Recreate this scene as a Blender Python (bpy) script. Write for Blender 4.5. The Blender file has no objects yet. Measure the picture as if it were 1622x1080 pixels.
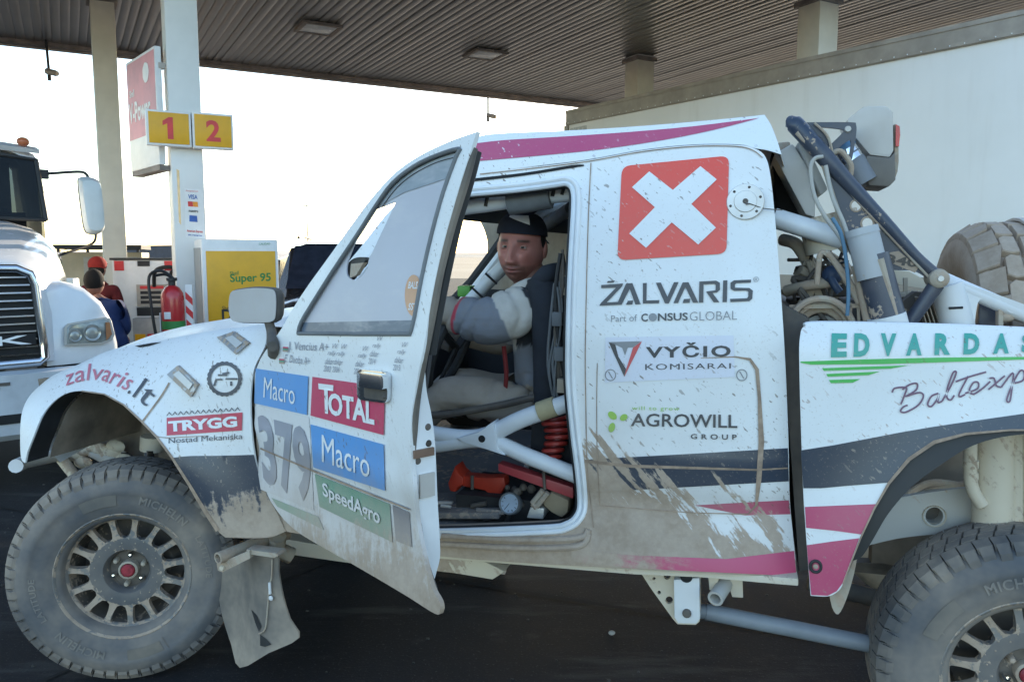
import bpy, bmesh, math, random
from mathutils import Vector, Matrix, noise
from mathutils.geometry import delaunay_2d_cdt
random.seed(7)
C = bpy.context.scene.collection
SC = bpy.context.scene
rad = math.radians
V3 = Vector

# ---------------------------------------------------------------- camera
F, CX, CY = 1262.0, 811.0, 540.0
PITCH = math.atan(135 / F)
EYE = V3((0, 0, 1.55))
cam = bpy.data.cameras.new('camera')
cam.sensor_width = 36
cam.lens = F / 1622 * 36
cam.clip_start = .05
cam.clip_end = 6000
cam_o = bpy.data.objects.new('camera', cam)
C.objects.link(cam_o)
cam_o.location = EYE
cam_o.rotation_euler = (rad(90) - PITCH, 0, 0)
SC.camera = cam_o

# ---------------------------------------------------------------- sky, sun, exposure
SUN_AZ, SUN_EL = rad(20), rad(12)      # azimuth from +Y towards +X
SUN_STRENGTH, SKY_STRENGTH, EXPOSURE = 2.2, .15, 2.05
w = bpy.data.worlds.new('World')
SC.world = w
w.use_nodes = True
nt = w.node_tree
bg = nt.nodes['Background']
sky = nt.nodes.new('ShaderNodeTexSky')
sky.sky_type = 'NISHITA'
sky.sun_disc = False
sky.sun_elevation = SUN_EL
sky.sun_rotation = SUN_AZ
sky.air_density = 1.0
sky.dust_density = .8
sky.ozone_density = 1.5
nt.links.new(sky.outputs[0], bg.inputs[0])
bg.inputs[1].default_value = SKY_STRENGTH
sd = V3((math.sin(SUN_AZ) * math.cos(SUN_EL), math.cos(SUN_AZ) * math.cos(SUN_EL), math.sin(SUN_EL)))
sl = bpy.data.lights.new('sun', 'SUN')
sl.energy = SUN_STRENGTH
sl.angle = rad(.6)
sl.color = (1, .86, .68)
so = bpy.data.objects.new('sun', sl)
C.objects.link(so)
so.rotation_euler = (-sd).to_track_quat('-Z', 'Y').to_euler()
so.location = (0, 0, 20)
vs = SC.view_settings
vs.view_transform = 'Standard'
vs.look = 'None'
vs.exposure = EXPOSURE
vs.gamma = 1
vs.use_curve_mapping = False
SC.cycles.max_bounces = 6
SC.cycles.use_denoising = True

# ---------------------------------------------------------------- helpers
def ray(px, py):
    fw = V3((0, math.cos(PITCH), -math.sin(PITCH)))
    up = V3((0, math.sin(PITCH), math.cos(PITCH)))
    return fw + V3((1, 0, 0)) * ((px - CX) / F) + up * ((CY - py) / F)

def wz(px, py, z):
    d = ray(px, py)
    return EYE + d * ((z - EYE.z) / d.z)

def wy(px, py, y):
    d = ray(px, py)
    return EYE + d * (y / d.y)

def tag(o, label=None, cat=None, group=None, kind=None):
    if label: o['label'] = label
    if cat: o['category'] = cat
    if group: o['group'] = group
    if kind: o['kind'] = kind
    return o

def empty(name, loc=(0, 0, 0), rz=0, parent=None):
    o = bpy.data.objects.new(name, None)
    C.objects.link(o)
    o.location = loc
    o.rotation_euler = (0, 0, rz)
    o.empty_display_size = .1
    if parent: o.parent = parent
    return o

def thing(name, label, cat, loc=(0, 0, 0), rz=0, group=None):
    return tag(empty(name, loc, rz), label, cat, group)

def link_mesh(name, me, mat, parent=None, label=None, kind=None, angle=38):
    if mat is not None:
        for m in (mat if isinstance(mat, (list, tuple)) else [mat]):
            me.materials.append(m)
    if angle:
        me.polygons.foreach_set('use_smooth', [True] * len(me.polygons))
        me.set_sharp_from_angle(angle=rad(angle))
    o = bpy.data.objects.new(name, me)
    C.objects.link(o)
    if parent: o.parent = parent
    if label: o['label'] = label
    if kind: o['kind'] = kind
    return o

def cat_rom(pts, closed=True, n=5):
    """Catmull-Rom through points; a third element marks a hard corner."""
    N = len(pts)
    out = []
    rng = range(N if closed else N - 1)
    for i in rng:
        p1, p2 = pts[i], pts[(i + 1) % N]
        p0 = pts[(i - 1) % N] if (closed or i > 0) else p1
        p3 = pts[(i + 2) % N] if (closed or i + 2 < N) else p2
        c1, c2 = len(p1) > 2, len(p2) > 2
        if c1: p0 = p1
        if c2: p3 = p2
        for k in range(n):
            t = k / n
            q = []
            for d in (0, 1):
                a, b, c, e = p0[d], p1[d], p2[d], p3[d]
                q.append(.5 * (2 * b + (c - a) * t + (2 * a - 5 * b + 4 * c - e) * t * t + (3 * b - a - 3 * c + e) * t ** 3))
            out.append(tuple(q))
            if c1 and c2: break
    if not closed: out.append(tuple(pts[-1][:2]))
    return out

def smooth3(pts, n=6):
    pts = [V3(p) for p in pts]
    if len(pts) < 3: return pts
    out = []
    for i in range(len(pts) - 1):
        p1, p2 = pts[i], pts[i + 1]
        p0 = pts[i - 1] if i else p1
        p3 = pts[i + 2] if i + 2 < len(pts) else p2
        for k in range(n):
            t = k / n
            out.append(.5 * (2 * p1 + (p2 - p0) * t + (2 * p0 - 5 * p1 + 4 * p2 - p3) * t * t + (3 * p1 - p0 - 3 * p2 + p3) * t ** 3))
    out.append(pts[-1])
    return out

def in_poly(poly, x, y):
    c = False
    j = len(poly) - 1
    for i in range(len(poly)):
        xi, yi = poly[i]; xj, yj = poly[j]
        if (yi > y) != (yj > y) and x < (xj - xi) * (y - yi) / (yj - yi) + xi: c = not c
        j = i
    return c

class Frame:
    """An upright curved surface: origin O, horizontal axis A, outward normal N, height z; surf(a, z) = offset along N."""
    def __init__(s, O, A, N, surf=None, M=None):
        s.O, s.A, s.N = V3(O), V3(A).normalized(), V3(N).normalized()
        s.surf = surf or (lambda a, z: 0)
        s.M = M or Matrix()
        Mi = s.M.inverted()
        s.E = Mi @ EYE
        s.R = Mi.to_3x3()
        s.Z = V3((0, 0, 1))
    def uv(s, px, py, off=0):
        d = s.R @ ray(px, py)
        n = off
        nd = s.N.dot(d)
        for _ in range(12):
            t = (n - s.N.dot(s.E - s.O)) / nd
            q = s.E + d * t - s.O
            a, z = s.A.dot(q), q.z
            n = .5 * n + .5 * (s.surf(a, z) + off)
        return a, z
    def pt(s, a, z, off=0):
        return s.O + s.A * a + s.Z * z + s.N * (s.surf(a, z) + off)
    def P(s, px, py, off=0):
        a, z = s.uv(px, py, off)
        return s.pt(a, z, off)

def tri_fill(outer, holes, grid):
    """Delaunay fill of an outline (minus holes) with interior points every `grid`."""
    co, ed = [], []
    for loop in [outer] + list(holes):
        b = len(co)
        co += [V3(p) for p in loop]
        ed += [(b + i, b + (i + 1) % len(loop)) for i in range(len(loop))]
    if grid:
        xs = [p[0] for p in outer]; ys = [p[1] for p in outer]
        bx = [(c.x, c.y) for c in co]
        x = min(xs) + grid * .5
        while x < max(xs):
            y = min(ys) + grid * .5
            while y < max(ys):
                if in_poly(outer, x, y) and not any(in_poly(h, x, y) for h in holes):
                    if min((x - p[0]) ** 2 + (y - p[1]) ** 2 for p in bx) > (grid * .35) ** 2:
                        co.append(V3((x, y)))
                y += grid
            x += grid
    r = delaunay_2d_cdt([V3((c[0], c[1])) for c in co], ed, [], 0, 1e-7)
    vs_, fs = r[0], r[2]
    keep = []
    for f in fs:
        cx = sum(vs_[i].x for i in f) / 3; cy = sum(vs_[i].y for i in f) / 3
        if in_poly(outer, cx, cy) and not any(in_poly(h, cx, cy) for h in holes):
            a, b, c = (vs_[i] for i in f)
            if (b.x - a.x) * (c.y - a.y) - (b.y - a.y) * (c.x - a.x) < 0: f = [f[0], f[2], f[1]]
            keep.append(tuple(f))
    return [(v.x, v.y) for v in vs_], keep

def sheet(fr, outer, holes, thick, grid, off, flip=False):
    """vertices and faces of a shell over the (a, z) outline"""
    v2, tr = tri_fill(outer, holes, grid)
    vs_ = [fr.pt(a, z, off) for a, z in v2]
    # orientation: make the normal agree with fr.N
    t0 = max(tr, key=lambda t: (vs_[t[1]] - vs_[t[0]]).cross(vs_[t[2]] - vs_[t[0]]).length)
    nrm = (vs_[t0[1]] - vs_[t0[0]]).cross(vs_[t0[2]] - vs_[t0[0]])
    if nrm.dot(fr.N) < 0: tr = [(a, c, b) for a, b, c in tr]
    fs = list(tr)
    if thick:
        n = len(vs_)
        vs_ += [fr.pt(a, z, off - thick) for a, z in v2]
        fs += [(a + n, c + n, b + n) for a, b, c in tr]
        cnt = {}
        for t in tr:
            for i in range(3):
                e = (t[i], t[(i + 1) % 3])
                cnt[e] = 1
        for (a, b) in cnt:
            if (b, a) not in cnt: fs.append((b, a, a + n, b + n))
    return vs_, fs

def dense(L, step):
    out = []
    for i, p in enumerate(L):
        q = L[(i + 1) % len(L)]
        k = max(1, int(math.hypot(q[0] - p[0], q[1] - p[1]) / step))
        out += [(p[0] + (q[0] - p[0]) * j / k, p[1] + (q[1] - p[1]) * j / k) for j in range(k)]
    return out

def panel(name, px, fr, mat, parent, holes=(), thick=.006, grid=.03, off=0, smooth=5, label=None, raw=False, angle=38):
    if raw:
        o, hs = px, holes
    else:
        f = lambda L: [fr.uv(x, y, off) for x, y in (cat_rom(L, True, smooth) if smooth else dense([p[:2] for p in L], 9 if len(L) < 60 else 1e9))]
        o, hs = f(px), [f(h) for h in holes]
    vs_, fs = sheet(fr, o, hs, thick, grid, off)
    me = bpy.data.meshes.new(name)
    me.from_pydata(vs_, [], fs)
    return link_mesh(name, me, mat, parent, label, angle=angle)

def decal(name, px, fr, mat, parent, holes=(), off=.003, grid=.03, smooth=0, label=None):
    return panel(name, px, fr, mat, parent, holes, 0, grid, off, smooth, label)

def strip_px(pts, wd, closed=False):
    out1, out2 = [], []
    n = len(pts)
    for i, p in enumerate(pts):
        a = pts[max(0, i - 1)]; b = pts[min(n - 1, i + 1)]
        dx, dy = b[0] - a[0], b[1] - a[1]
        l = math.hypot(dx, dy) or 1
        ww = wd
        if isinstance(wd, (list, tuple)):
            q = i / (n - 1) * (len(wd) - 1); k = min(int(q), len(wd) - 2); ww = wd[k] + (wd[k + 1] - wd[k]) * (q - k)
        out1.append((p[0] - dy / l * ww / 2, p[1] + dx / l * ww / 2))
        out2.append((p[0] + dy / l * ww / 2, p[1] - dx / l * ww / 2))
    return out1 + out2[::-1]

def seam(name, pts, wd, fr, mat, parent, off=.0035, smooth=4, label=None):
    p = cat_rom(pts, False, smooth) if smooth else pts
    return decal(name, strip_px(p, wd), fr, mat, parent, off=off, grid=0, label=label)

_txt = {}
def text_shape(s, bold=0.0, spacing=1.0, shear=0.0):
    k = (s, bold, spacing, shear)
    if k in _txt: return _txt[k]
    cu = bpy.data.curves.new('lettering', 'FONT')
    cu.body = s
    cu.resolution_u = 3
    cu.offset = bold
    cu.space_character = spacing
    cu.shear = shear
    o = bpy.data.objects.new('lettering_source', cu)
    C.objects.link(o)
    dg = bpy.context.evaluated_depsgraph_get()
    dg.update()
    me = o.evaluated_get(dg).to_mesh()
    bm = bmesh.new(); bm.from_mesh(me)
    xs = [v.co.x for v in bm.verts]; ys = [v.co.y for v in bm.verts]
    for ax, lo, hi, nc in ((0, min(xs), max(xs), 2 * len(s)), (1, min(ys), max(ys), 9)):
        for q in range(1, nc):
            c_ = [0, 0, 0]; c_[ax] = lo + (hi - lo) * q / nc
            n_ = [0, 0, 0]; n_[ax] = 1
            bmesh.ops.bisect_plane(bm, geom=bm.verts[:] + bm.edges[:] + bm.faces[:], plane_co=c_, plane_no=n_)
    bm.verts.index_update()
    vs_ = [(v.co.x, v.co.y) for v in bm.verts]
    fs = [tuple(v.index for v in f.verts) for f in bm.faces]
    bm.free()
    o.evaluated_get(dg).to_mesh_clear()
    bpy.data.objects.remove(o)
    bpy.data.curves.remove(cu)
    x0 = min(v[0] for v in vs_); x1 = max(v[0] for v in vs_)
    y0 = min(v[1] for v in vs_); y1 = max(v[1] for v in vs_)
    vs_ = [((x - x0) / (x1 - x0), (y - y0) / (y1 - y0)) for x, y in vs_]
    _txt[k] = (vs_, fs, (x1 - x0) / (y1 - y0))
    return _txt[k]

def mapped(name, vs2, fs, fn, mat, parent, label=None, n=None):
    me = bpy.data.meshes.new(name)
    pts = [fn(x, y) for x, y in vs2]
    if n is not None and fs:
        t0 = max(fs, key=lambda t: (pts[t[1]] - pts[t[0]]).cross(pts[t[2]] - pts[t[0]]).length)
        if (pts[t0[1]] - pts[t0[0]]).cross(pts[t0[2]] - pts[t0[0]]).dot(n) < 0: fs = [tuple(reversed(f)) for f in fs]
    me.from_pydata(pts, [], fs)
    return link_mesh(name, me, mat, parent, label, angle=60)

def text(s, quad, fr, mat, parent, off=.0045, bold=.015, spacing=1.0, shear=0.0, name='lettering'):
    """lettering stuck on a surface; quad = bl, br, tr, tl corners of its box"""
    vs2, fs, _ = text_shape(s, bold, spacing, shear)
    bl, br, tr, tl = quad
    def fn(x, y):
        px = (bl[0] * (1 - x) + br[0] * x) * (1 - y) + (tl[0] * (1 - x) + tr[0] * x) * y
        py = (bl[1] * (1 - x) + br[1] * x) * (1 - y) + (tl[1] * (1 - x) + tr[1] * x) * y
        return fr.P(px, py, off)
    return mapped(name, vs2, fs, fn, mat, parent, n=fr.N)

def text_flat(s, O, A, U, wd, ht, mat, parent, bold=.015, spacing=1.0, depth=0, name='lettering'):
    vs2, fs, _ = text_shape(s, bold, spacing, 0)
    O, A, U = V3(O), V3(A).normalized(), V3(U).normalized()
    return mapped(name, vs2, fs, lambda x, y: O + A * (x - .5) * wd + U * (y - .5) * ht, mat, parent, n=A.cross(U))

class B:
    """collects simple solids into one mesh"""
    def __init__(s): s.v, s.f = [], []
    def add(s, vs_, fs):
        b = len(s.v)
        s.v += [V3(p) for p in vs_]
        s.f += [tuple(i + b for i in f) for f in fs]
        return s
    def obox(s, c, ax, h):
        c = V3(c); X, Y, Z = (V3(a).normalized() * k for a, k in zip(ax, h))
        vs_ = [c + X * i + Y * j + Z * k for i in (-1, 1) for j in (-1, 1) for k in (-1, 1)]
        fs = [(0, 1, 3, 2), (4, 6, 7, 5), (0, 4, 5, 1), (2, 3, 7, 6), (0, 2, 6, 4), (1, 5, 7, 3)]
        if X.cross(Y).dot(Z) < 0: fs = [tuple(reversed(f)) for f in fs]
        return s.add(vs_, fs)
    def box(s, p0, p1):
        p0, p1 = V3(p0), V3(p1)
        return s.obox((p0 + p1) / 2, ((1, 0, 0), (0, 1, 0), (0, 0, 1)), [abs(x) / 2 for x in (p1 - p0)])
    def bar(s, p, q, w, h, up=(0, 0, 1)):
        p, q = V3(p), V3(q)
        d = (q - p).normalized()
        side = d.cross(V3(up)).normalized()
        return s.obox((p + q) / 2, (d, side, side.cross(d)), ((q - p).length / 2, w / 2, h / 2))
    def tube(s, pts, r, n=10, smooth=0, cap=True, hollow=0):
        pts = smooth3(pts, smooth) if smooth else [V3(p) for p in pts]
        vs_, fs = [], []
        m = len(pts)
        nrm = None
        rings = []
        for i, p in enumerate(pts):
            d = (pts[min(m - 1, i + 1)] - pts[max(0, i - 1)]).normalized()
            if nrm is None:
                nrm = d.cross(V3((0, 0, 1)))
                if nrm.length < .1: nrm = d.cross(V3((1, 0, 0)))
            nrm = (nrm - d * nrm.dot(d)).normalized()
            bn = d.cross(nrm)
            rr = r
            if isinstance(r, (list, tuple)):
                x = i / (m - 1) * (len(r) - 1); k = min(int(x), len(r) - 2); rr = r[k] + (r[k + 1] - r[k]) * (x - k)
            rings.append([len(vs_) + k for k in range(n)])
            vs_ += [p + (nrm * math.cos(2 * math.pi * k / n) + bn * math.sin(2 * math.pi * k / n)) * rr for k in range(n)]
        for a, b in zip(rings, rings[1:]):
            for k in range(n): fs.append((a[k], a[(k + 1) % n], b[(k + 1) % n], b[k]))
        if cap and not hollow:
            fs.append(tuple(reversed(rings[0]))); fs.append(tuple(rings[-1]))
        s.add(vs_, fs)
        if hollow:
            for end, ring, sg in ((0, rings[0], 1), (m - 1, rings[-1], -1)):
                p = pts[end]; d = (pts[1] - pts[0] if end == 0 else pts[-1] - pts[-2]).normalized() * sg
                o = [vs_[i] for i in ring]
                inn = [p + (q - p) * hollow for q in o]
                deep = [q + d * .06 for q in inn]
                vv = o + inn + deep + [p + d * .06]
                ff = []
                for k in range(n):
                    k2 = (k + 1) % n
                    ff.append((k, k2, n + k2, n + k)); ff.append((n + k, n + k2, 2 * n + k2, 2 * n + k)); ff.append((2 * n + k, 2 * n + k2, 3 * n))
                if sg > 0: ff = [tuple(reversed(f)) for f in ff]
                s.add(vv, ff)
        return s
    def lathe(s, prof, M=None, n=32, arc=None):
        """profile (r, h) turned round the local Z axis of M"""
        M = M or Matrix()
        vs_, fs = [], []
        m = len(prof)
        for k in range(n):
            a = 2 * math.pi * k / n
            vs_ += [M @ V3((r * math.cos(a), r * math.sin(a), h)) for r, h in prof]
        for k in range(n):
            k2 = (k + 1) % n
            for i in range(m - 1):
                fs.append((k * m + i, k2 * m + i, k2 * m + i + 1, k * m + i + 1))
        return s.add(vs_, fs)
    def prism(s, poly, ext):
        """extrude a planar 3D outline along ext"""
        poly = [V3(p) for p in poly]; ext = V3(ext)
        n = len(poly)
        nv = V3((0, 0, 0))
        for i in range(n): nv += (poly[i] - poly[0]).cross(poly[(i + 1) % n] - poly[0])
        nv.normalize()
        x = (poly[1] - poly[0]).normalized(); y = nv.cross(x)
        p2 = [((p - poly[0]).dot(x), (p - poly[0]).dot(y)) for p in poly]
        v2, tr = tri_fill(p2, [], 0)
        base = [poly[0] + x * a + y * b for a, b in v2]
        k = len(base)
        fl = ext.dot(nv) > 0
        fs = [tuple(reversed(t)) if fl else t for t in tr] + [tuple(i + k for i in (t if fl else reversed(t))) for t in tr]
        cnt = set()
        for t in tr:
            for i in range(3): cnt.add((t[i], t[(i + 1) % 3]))
        for a, b in cnt:
            if (b, a) not in cnt: fs.append((a, b, b + k, a + k) if fl else (b, a, a + k, b + k))
        return s.add(base + [p + ext for p in base], fs)
    def sphere(s, c, r, n=14, m=10, sc=(1, 1, 1), R=None):
        c = V3(c); R = R or Matrix.Identity(3)
        vs_, fs = [], []
        for j in range(m + 1):
            th = math.pi * j / m
            for k in range(n):
                a = 2 * math.pi * k / n
                vs_.append(c + R @ V3((math.sin(th) * math.cos(a) * r * sc[0], math.sin(th) * math.sin(a) * r * sc[1], math.cos(th) * r * sc[2])))
        for j in range(m):
            for k in range(n):
                k2 = (k + 1) % n
                fs.append((j * n + k, (j + 1) * n + k, (j + 1) * n + k2, j * n + k2))
        return s.add(vs_, fs)
    def loft(s, rings, closed=True, cap=True):
        n = len(rings[0]); vs_ = [V3(p) for r in rings for p in r]; fs = []
        for i in range(len(rings) - 1):
            for k in range(n if closed else n - 1):
                k2 = (k + 1) % n
                fs.append((i * n + k, i * n + k2, (i + 1) * n + k2, (i + 1) * n + k))
        if cap and closed:
            fs.append(tuple(range(n))[::-1]); fs.append(tuple((len(rings) - 1) * n + k for k in range(n)))
        return s.add(vs_, fs)
    def obj(s, name, mat, parent=None, label=None, kind=None, bevel=0, angle=38, fix=False):
        me = bpy.data.meshes.new(name)
        me.from_pydata(s.v, [], s.f)
        if bevel or fix:
            bm = bmesh.new(); bm.from_mesh(me)
            bmesh.ops.remove_doubles(bm, verts=bm.verts, dist=1e-5)
            bmesh.ops.recalc_face_normals(bm, faces=bm.faces)
            if bevel:
                es = [e for e in bm.edges if len(e.link_faces) == 2 and e.calc_face_angle() > rad(40)]
                bmesh.ops.bevel(bm, geom=es, offset=bevel, segments=2, affect='EDGES', profile=.6, clamp_overlap=True)
            bm.to_mesh(me); bm.free()
        return link_mesh(name, me, mat, parent, label, kind, angle)

def axes_matrix(O, X, Y, Z):
    X, Y, Z = V3(X).normalized(), V3(Y).normalized(), V3(Z).normalized()
    M = Matrix((X, Y, Z)).transposed().to_4x4()
    M.translation = V3(O)
    return M

def dir_matrix(O, d):
    d = V3(d).normalized()
    x = d.cross(V3((0, 0, 1)))
    if x.length < .05: x = V3((1, 0, 0))
    x.normalize()
    return axes_matrix(O, x, d.cross(x), d)

def copy_thing(o, parent=None):
    c = o.copy()
    C.objects.link(c)
    c.parent = parent
    for ch in o.children: copy_thing(ch, c)
    return c
# ---------------------------------------------------------------- materials
def node_mat(name):
    m = bpy.data.materials.new(name)
    m.use_nodes = True
    nt = m.node_tree
    return m, nt, nt.nodes, nt.links, nt.nodes['Principled BSDF']

class NT:
    """small helper to write node maths"""
    def __init__(s, nt): s.nt, s.N, s.L = nt, nt.nodes, nt.links
    def val(s, sock, x):
        if isinstance(x, (int, float)): sock.default_value = x
        elif isinstance(x, tuple): sock.default_value = x if len(x) == 4 or sock.type == 'VECTOR' else (*x, 1)
        else: s.L.new(x, sock)
    def m(s, op, a, b=0, c=None, clamp=False):
        n = s.N.new('ShaderNodeMath'); n.operation = op; n.use_clamp = clamp
        s.val(n.inputs[0], a); s.val(n.inputs[1], b)
        if c is not None: s.val(n.inputs[2], c)
        return n.outputs[0]
    def mix(s, f, a, b):
        n = s.N.new('ShaderNodeMix'); n.data_type = 'RGBA'
        s.val(n.inputs[0], f); s.val(n.inputs[6], a); s.val(n.inputs[7], b)
        return n.outputs[2]
    def ramp(s, x, lo, hi):
        n = s.N.new('ShaderNodeMapRange'); n.interpolation_type = 'SMOOTHSTEP'
        s.val(n.inputs[0], x); n.inputs[1].default_value = lo; n.inputs[2].default_value = hi
        n.inputs[3].default_value = 0; n.inputs[4].default_value = 1
        return n.outputs[0]
    def noise(s, vec, scale, detail=3, rough=.55):
        n = s.N.new('ShaderNodeTexNoise'); n.inputs['Scale'].default_value = scale
        n.inputs['Detail'].default_value = detail; n.inputs['Roughness'].default_value = rough
        s.L.new(vec, n.inputs['Vector'])
        return n.outputs['Fac']
    def map(s, vec, scale=(1, 1, 1), rot=(0, 0, 0), loc=(0, 0, 0)):
        n = s.N.new('ShaderNodeMapping')
        n.inputs['Scale'].default_value = scale; n.inputs['Rotation'].default_value = rot; n.inputs['Location'].default_value = loc
        s.L.new(vec, n.inputs['Vector'])
        return n.outputs[0]
    def coord(s, which='Object'):
        return s.N.new('ShaderNodeTexCoord').outputs[which]
    def xyz(s, vec):
        n = s.N.new('ShaderNodeSeparateXYZ'); s.L.new(vec, n.inputs[0])
        return n.outputs
    def bump(s, h, strength=.3, dist=.01):
        n = s.N.new('ShaderNodeBump'); n.inputs['Strength'].default_value = strength; n.inputs['Distance'].default_value = dist
        s.L.new(h, n.inputs['Height'])
        return n.outputs[0]

MUD1, MUD2 = (.335, .255, .19), (.43, .345, .275)

def dirty(name, col, rough=.35, metal=0, A=0, Z=0, Cn=-1, streak=.5, ang=-52, low=.5, fine=.25, fleck=.0, dust=.12, coat=0, lowscale=4, sscale=34, edge=.12, spec=.5, fleck_col=(.16, .11, .07), film=0):
    """painted or bare surface with dried mud: mud where A*x - Z*z + Cn + noises > 0 (object space)"""
    m, nt, N, L, bs = node_mat(name)
    t = NT(nt)
    co = t.coord()
    x, y, z = t.xyz(co)
    lin = t.m('ADD', t.m('MULTIPLY', x, A), t.m('MULTIPLY_ADD', z, -Z, Cn))
    n1 = t.noise(co, lowscale, 4, .6)
    sv = t.map(t.map(co, rot=(0, rad(ang), 0)), scale=(.13, .5, 1))
    n2 = t.noise(sv, sscale, 4, .65)
    n3 = t.noise(co, 55, 4, .7)
    v = t.m('MULTIPLY_ADD', t.m('SUBTRACT', n1, .5), low * 2, lin)
    v = t.m('MULTIPLY_ADD', t.m('SUBTRACT', n2, .5), streak * 2, v)
    v = t.m('MULTIPLY_ADD', t.m('SUBTRACT', n3, .5), fine * 2, v)
    mask = t.ramp(v, 0, edge)
    mud = t.mix(t.ramp(t.noise(co, 9, 5, .65), .3, .7), MUD1, MUD2)
    mud = t.mix(t.m('MULTIPLY', t.ramp(n3, .35, .75), .35), mud, (.55, .44, .34))
    d = t.m('MULTIPLY', t.ramp(t.noise(co, 2.3, 5, .65), .25, .8), dust)
    base = t.mix(d, col, (.47, .385, .30))
    if fleck:
        fv = t.map(t.map(co, rot=(0, rad(ang + 8), 0)), scale=(.33, .6, 1))
        f1 = t.ramp(t.noise(fv, 105, 2, .5), .68 - fleck * .035, .72 - fleck * .035)
        f2 = t.ramp(t.noise(co, 3.1, 2, .5), .38, .62)
        f1 = t.m('MULTIPLY', t.m('MULTIPLY', f1, f2), .75)
        base = t.mix(f1, base, fleck_col)
        sp = t.m('MULTIPLY', t.ramp(t.noise(co, 150, 3, .6), .60, .70), t.m('MULTIPLY_ADD', t.ramp(n1, .35, .65), .30, .12))
        base = t.mix(sp, base, (.40, .32, .25))
    if film:
        fm = t.m('MULTIPLY', t.ramp(t.m('MULTIPLY_ADD', t.m('SUBTRACT', n1, .5), 1.6, t.m('MULTIPLY_ADD', t.m('SUBTRACT', n2, .5), .6, lin)), -1.3, .5), film)
        base = t.mix(fm, base, MUD2)
    c = t.mix(mask, base, mud)
    L.new(c, bs.inputs['Base Color'])
    rr = t.m('MULTIPLY_ADD', mask, .9 - rough, rough)
    rr = t.m('ADD', rr, t.m('MULTIPLY', d, .8), clamp=True)
    L.new(rr, bs.inputs['Roughness'])
    bs.inputs['Metallic'].default_value = metal
    if metal:
        L.new(t.m('MULTIPLY', t.m('SUBTRACT', 1, mask), metal), bs.inputs['Metallic'])
    bs.inputs['Specular IOR Level'].default_value = spec
    if coat:
        L.new(t.m('MULTIPLY', t.m('SUBTRACT', 1, mask), coat), bs.inputs['Coat Weight']); bs.inputs['Coat Roughness'].default_value = .15
    hb = t.m('ADD', t.m('MULTIPLY', mask, .6), t.m('MULTIPLY', n3, .25))
    L.new(t.bump(hb, .35, .003), bs.inputs['Normal'])
    return m

def plain(name, col, rough=.5, metal=0, var=.12, scale=8, bump=.0, coat=0, bscale=60):
    m, nt, N, L, bs = node_mat(name)
    t = NT(nt)
    co = t.coord()
    n = t.noise(co, scale, 4, .6)
    dk = tuple(c * (1 - var) for c in col); lt = tuple(min(1, c * (1 + var)) for c in col)
    L.new(t.mix(t.ramp(n, .3, .7), dk, lt), bs.inputs['Base Color'])
    L.new(t.m('MULTIPLY_ADD', n, .16, rough - .08), bs.inputs['Roughness'])
    bs.inputs['Metallic'].default_value = metal
    if coat: bs.inputs['Coat Weight'].default_value = coat
    if bump:
        L.new(t.bump(t.noise(co, bscale, 4, .6), bump, .004), bs.inputs['Normal'])
    return m

def glassy(name, col=(1, 1, 1), rough=.03, alpha=.15, spec=.5):
    """thin pane: mostly see-through with a dielectric reflection"""
    m = bpy.data.materials.new(name)
    m.use_nodes = True
    nt = m.node_tree
    N, L = nt.nodes, nt.links
    N.remove(N['Principled BSDF'])
    out = N['Material Output']
    tr = N.new('ShaderNodeBsdfTransparent'); tr.inputs[0].default_value = (*col, 1)
    gl = N.new('ShaderNodeBsdfPrincipled'); gl.inputs['Base Color'].default_value = (.02, .025, .03, 1); gl.inputs['Roughness'].default_value = rough
    mx = N.new('ShaderNodeMixShader')
    mx.inputs[0].default_value = alpha
    L.new(tr.outputs[0], mx.inputs[1]); L.new(gl.outputs[0], mx.inputs[2])
    L.new(mx.outputs[0], out.inputs[0])
    return m

WHITE = (.80, .82, .83)
NAVY = (.030, .044, .070)
MAG = (.50, .055, .15)
M = {}
# livery, panel by panel (how far the mud climbs differs)
fend_mud = dict(film=.3, A=1.3, Z=4.4, Cn=2.72, streak=.75, ang=-78, low=.75, fine=.5, lowscale=8, sscale=38, edge=.3)
cab_mud = dict(film=.3, A=-2.0, Z=4.2, Cn=7.6, streak=1.45, ang=-50, low=.5, fine=.22, edge=.16, sscale=27)
cab_low = dict(A=-1.0, Z=9, Cn=9.1, streak=.35, ang=-80, low=.3, fine=.2)
bed_mud = dict(A=0, Z=1, Cn=-.65, streak=.3, low=.45, fine=.2)
door_mud = dict(film=.75, A=.86, Z=5.0, Cn=3.2, streak=.55, ang=-68, low=.6, fine=.4, edge=.5)
for k, c in (('white', WHITE), ('magenta', MAG)):
    M['fender_' + k] = dirty('fender_' + k, c, .32, fleck=1.1, dust=.22, **fend_mud)
    M['cab_' + k] = dirty('cab_' + k, c, .36, fleck=1.0, dust=.18, **cab_mud)
    M['bed_' + k] = dirty('bed_' + k, c, .33, fleck=.55 if k == 'white' else .4, dust=.18, fleck_col=(.4, .27, .22) if k == 'white' else (.3, .26, .24), **bed_mud)
    M['door_' + k] = dirty('door_' + k, c, .33, fleck=.5, dust=.2, **door_mud)
for k, kw in (('fender', fend_mud), ('cab', cab_mud), ('bed', bed_mud)):
    M[k + '_navy'] = dirty(k + '_navy_paint', NAVY, .3, fleck=.35, dust=.05, fleck_col=(.26, .22, .19), **{**kw, 'film': .06})
M['roof_white'] = dirty('roof_white', WHITE, .3, fleck=.7, dust=.08)
M['roof_magenta'] = dirty('roof_magenta', (.5, .08, .18), .35, fleck=.3, dust=.12, fleck_col=(.8, .8, .8))
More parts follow.
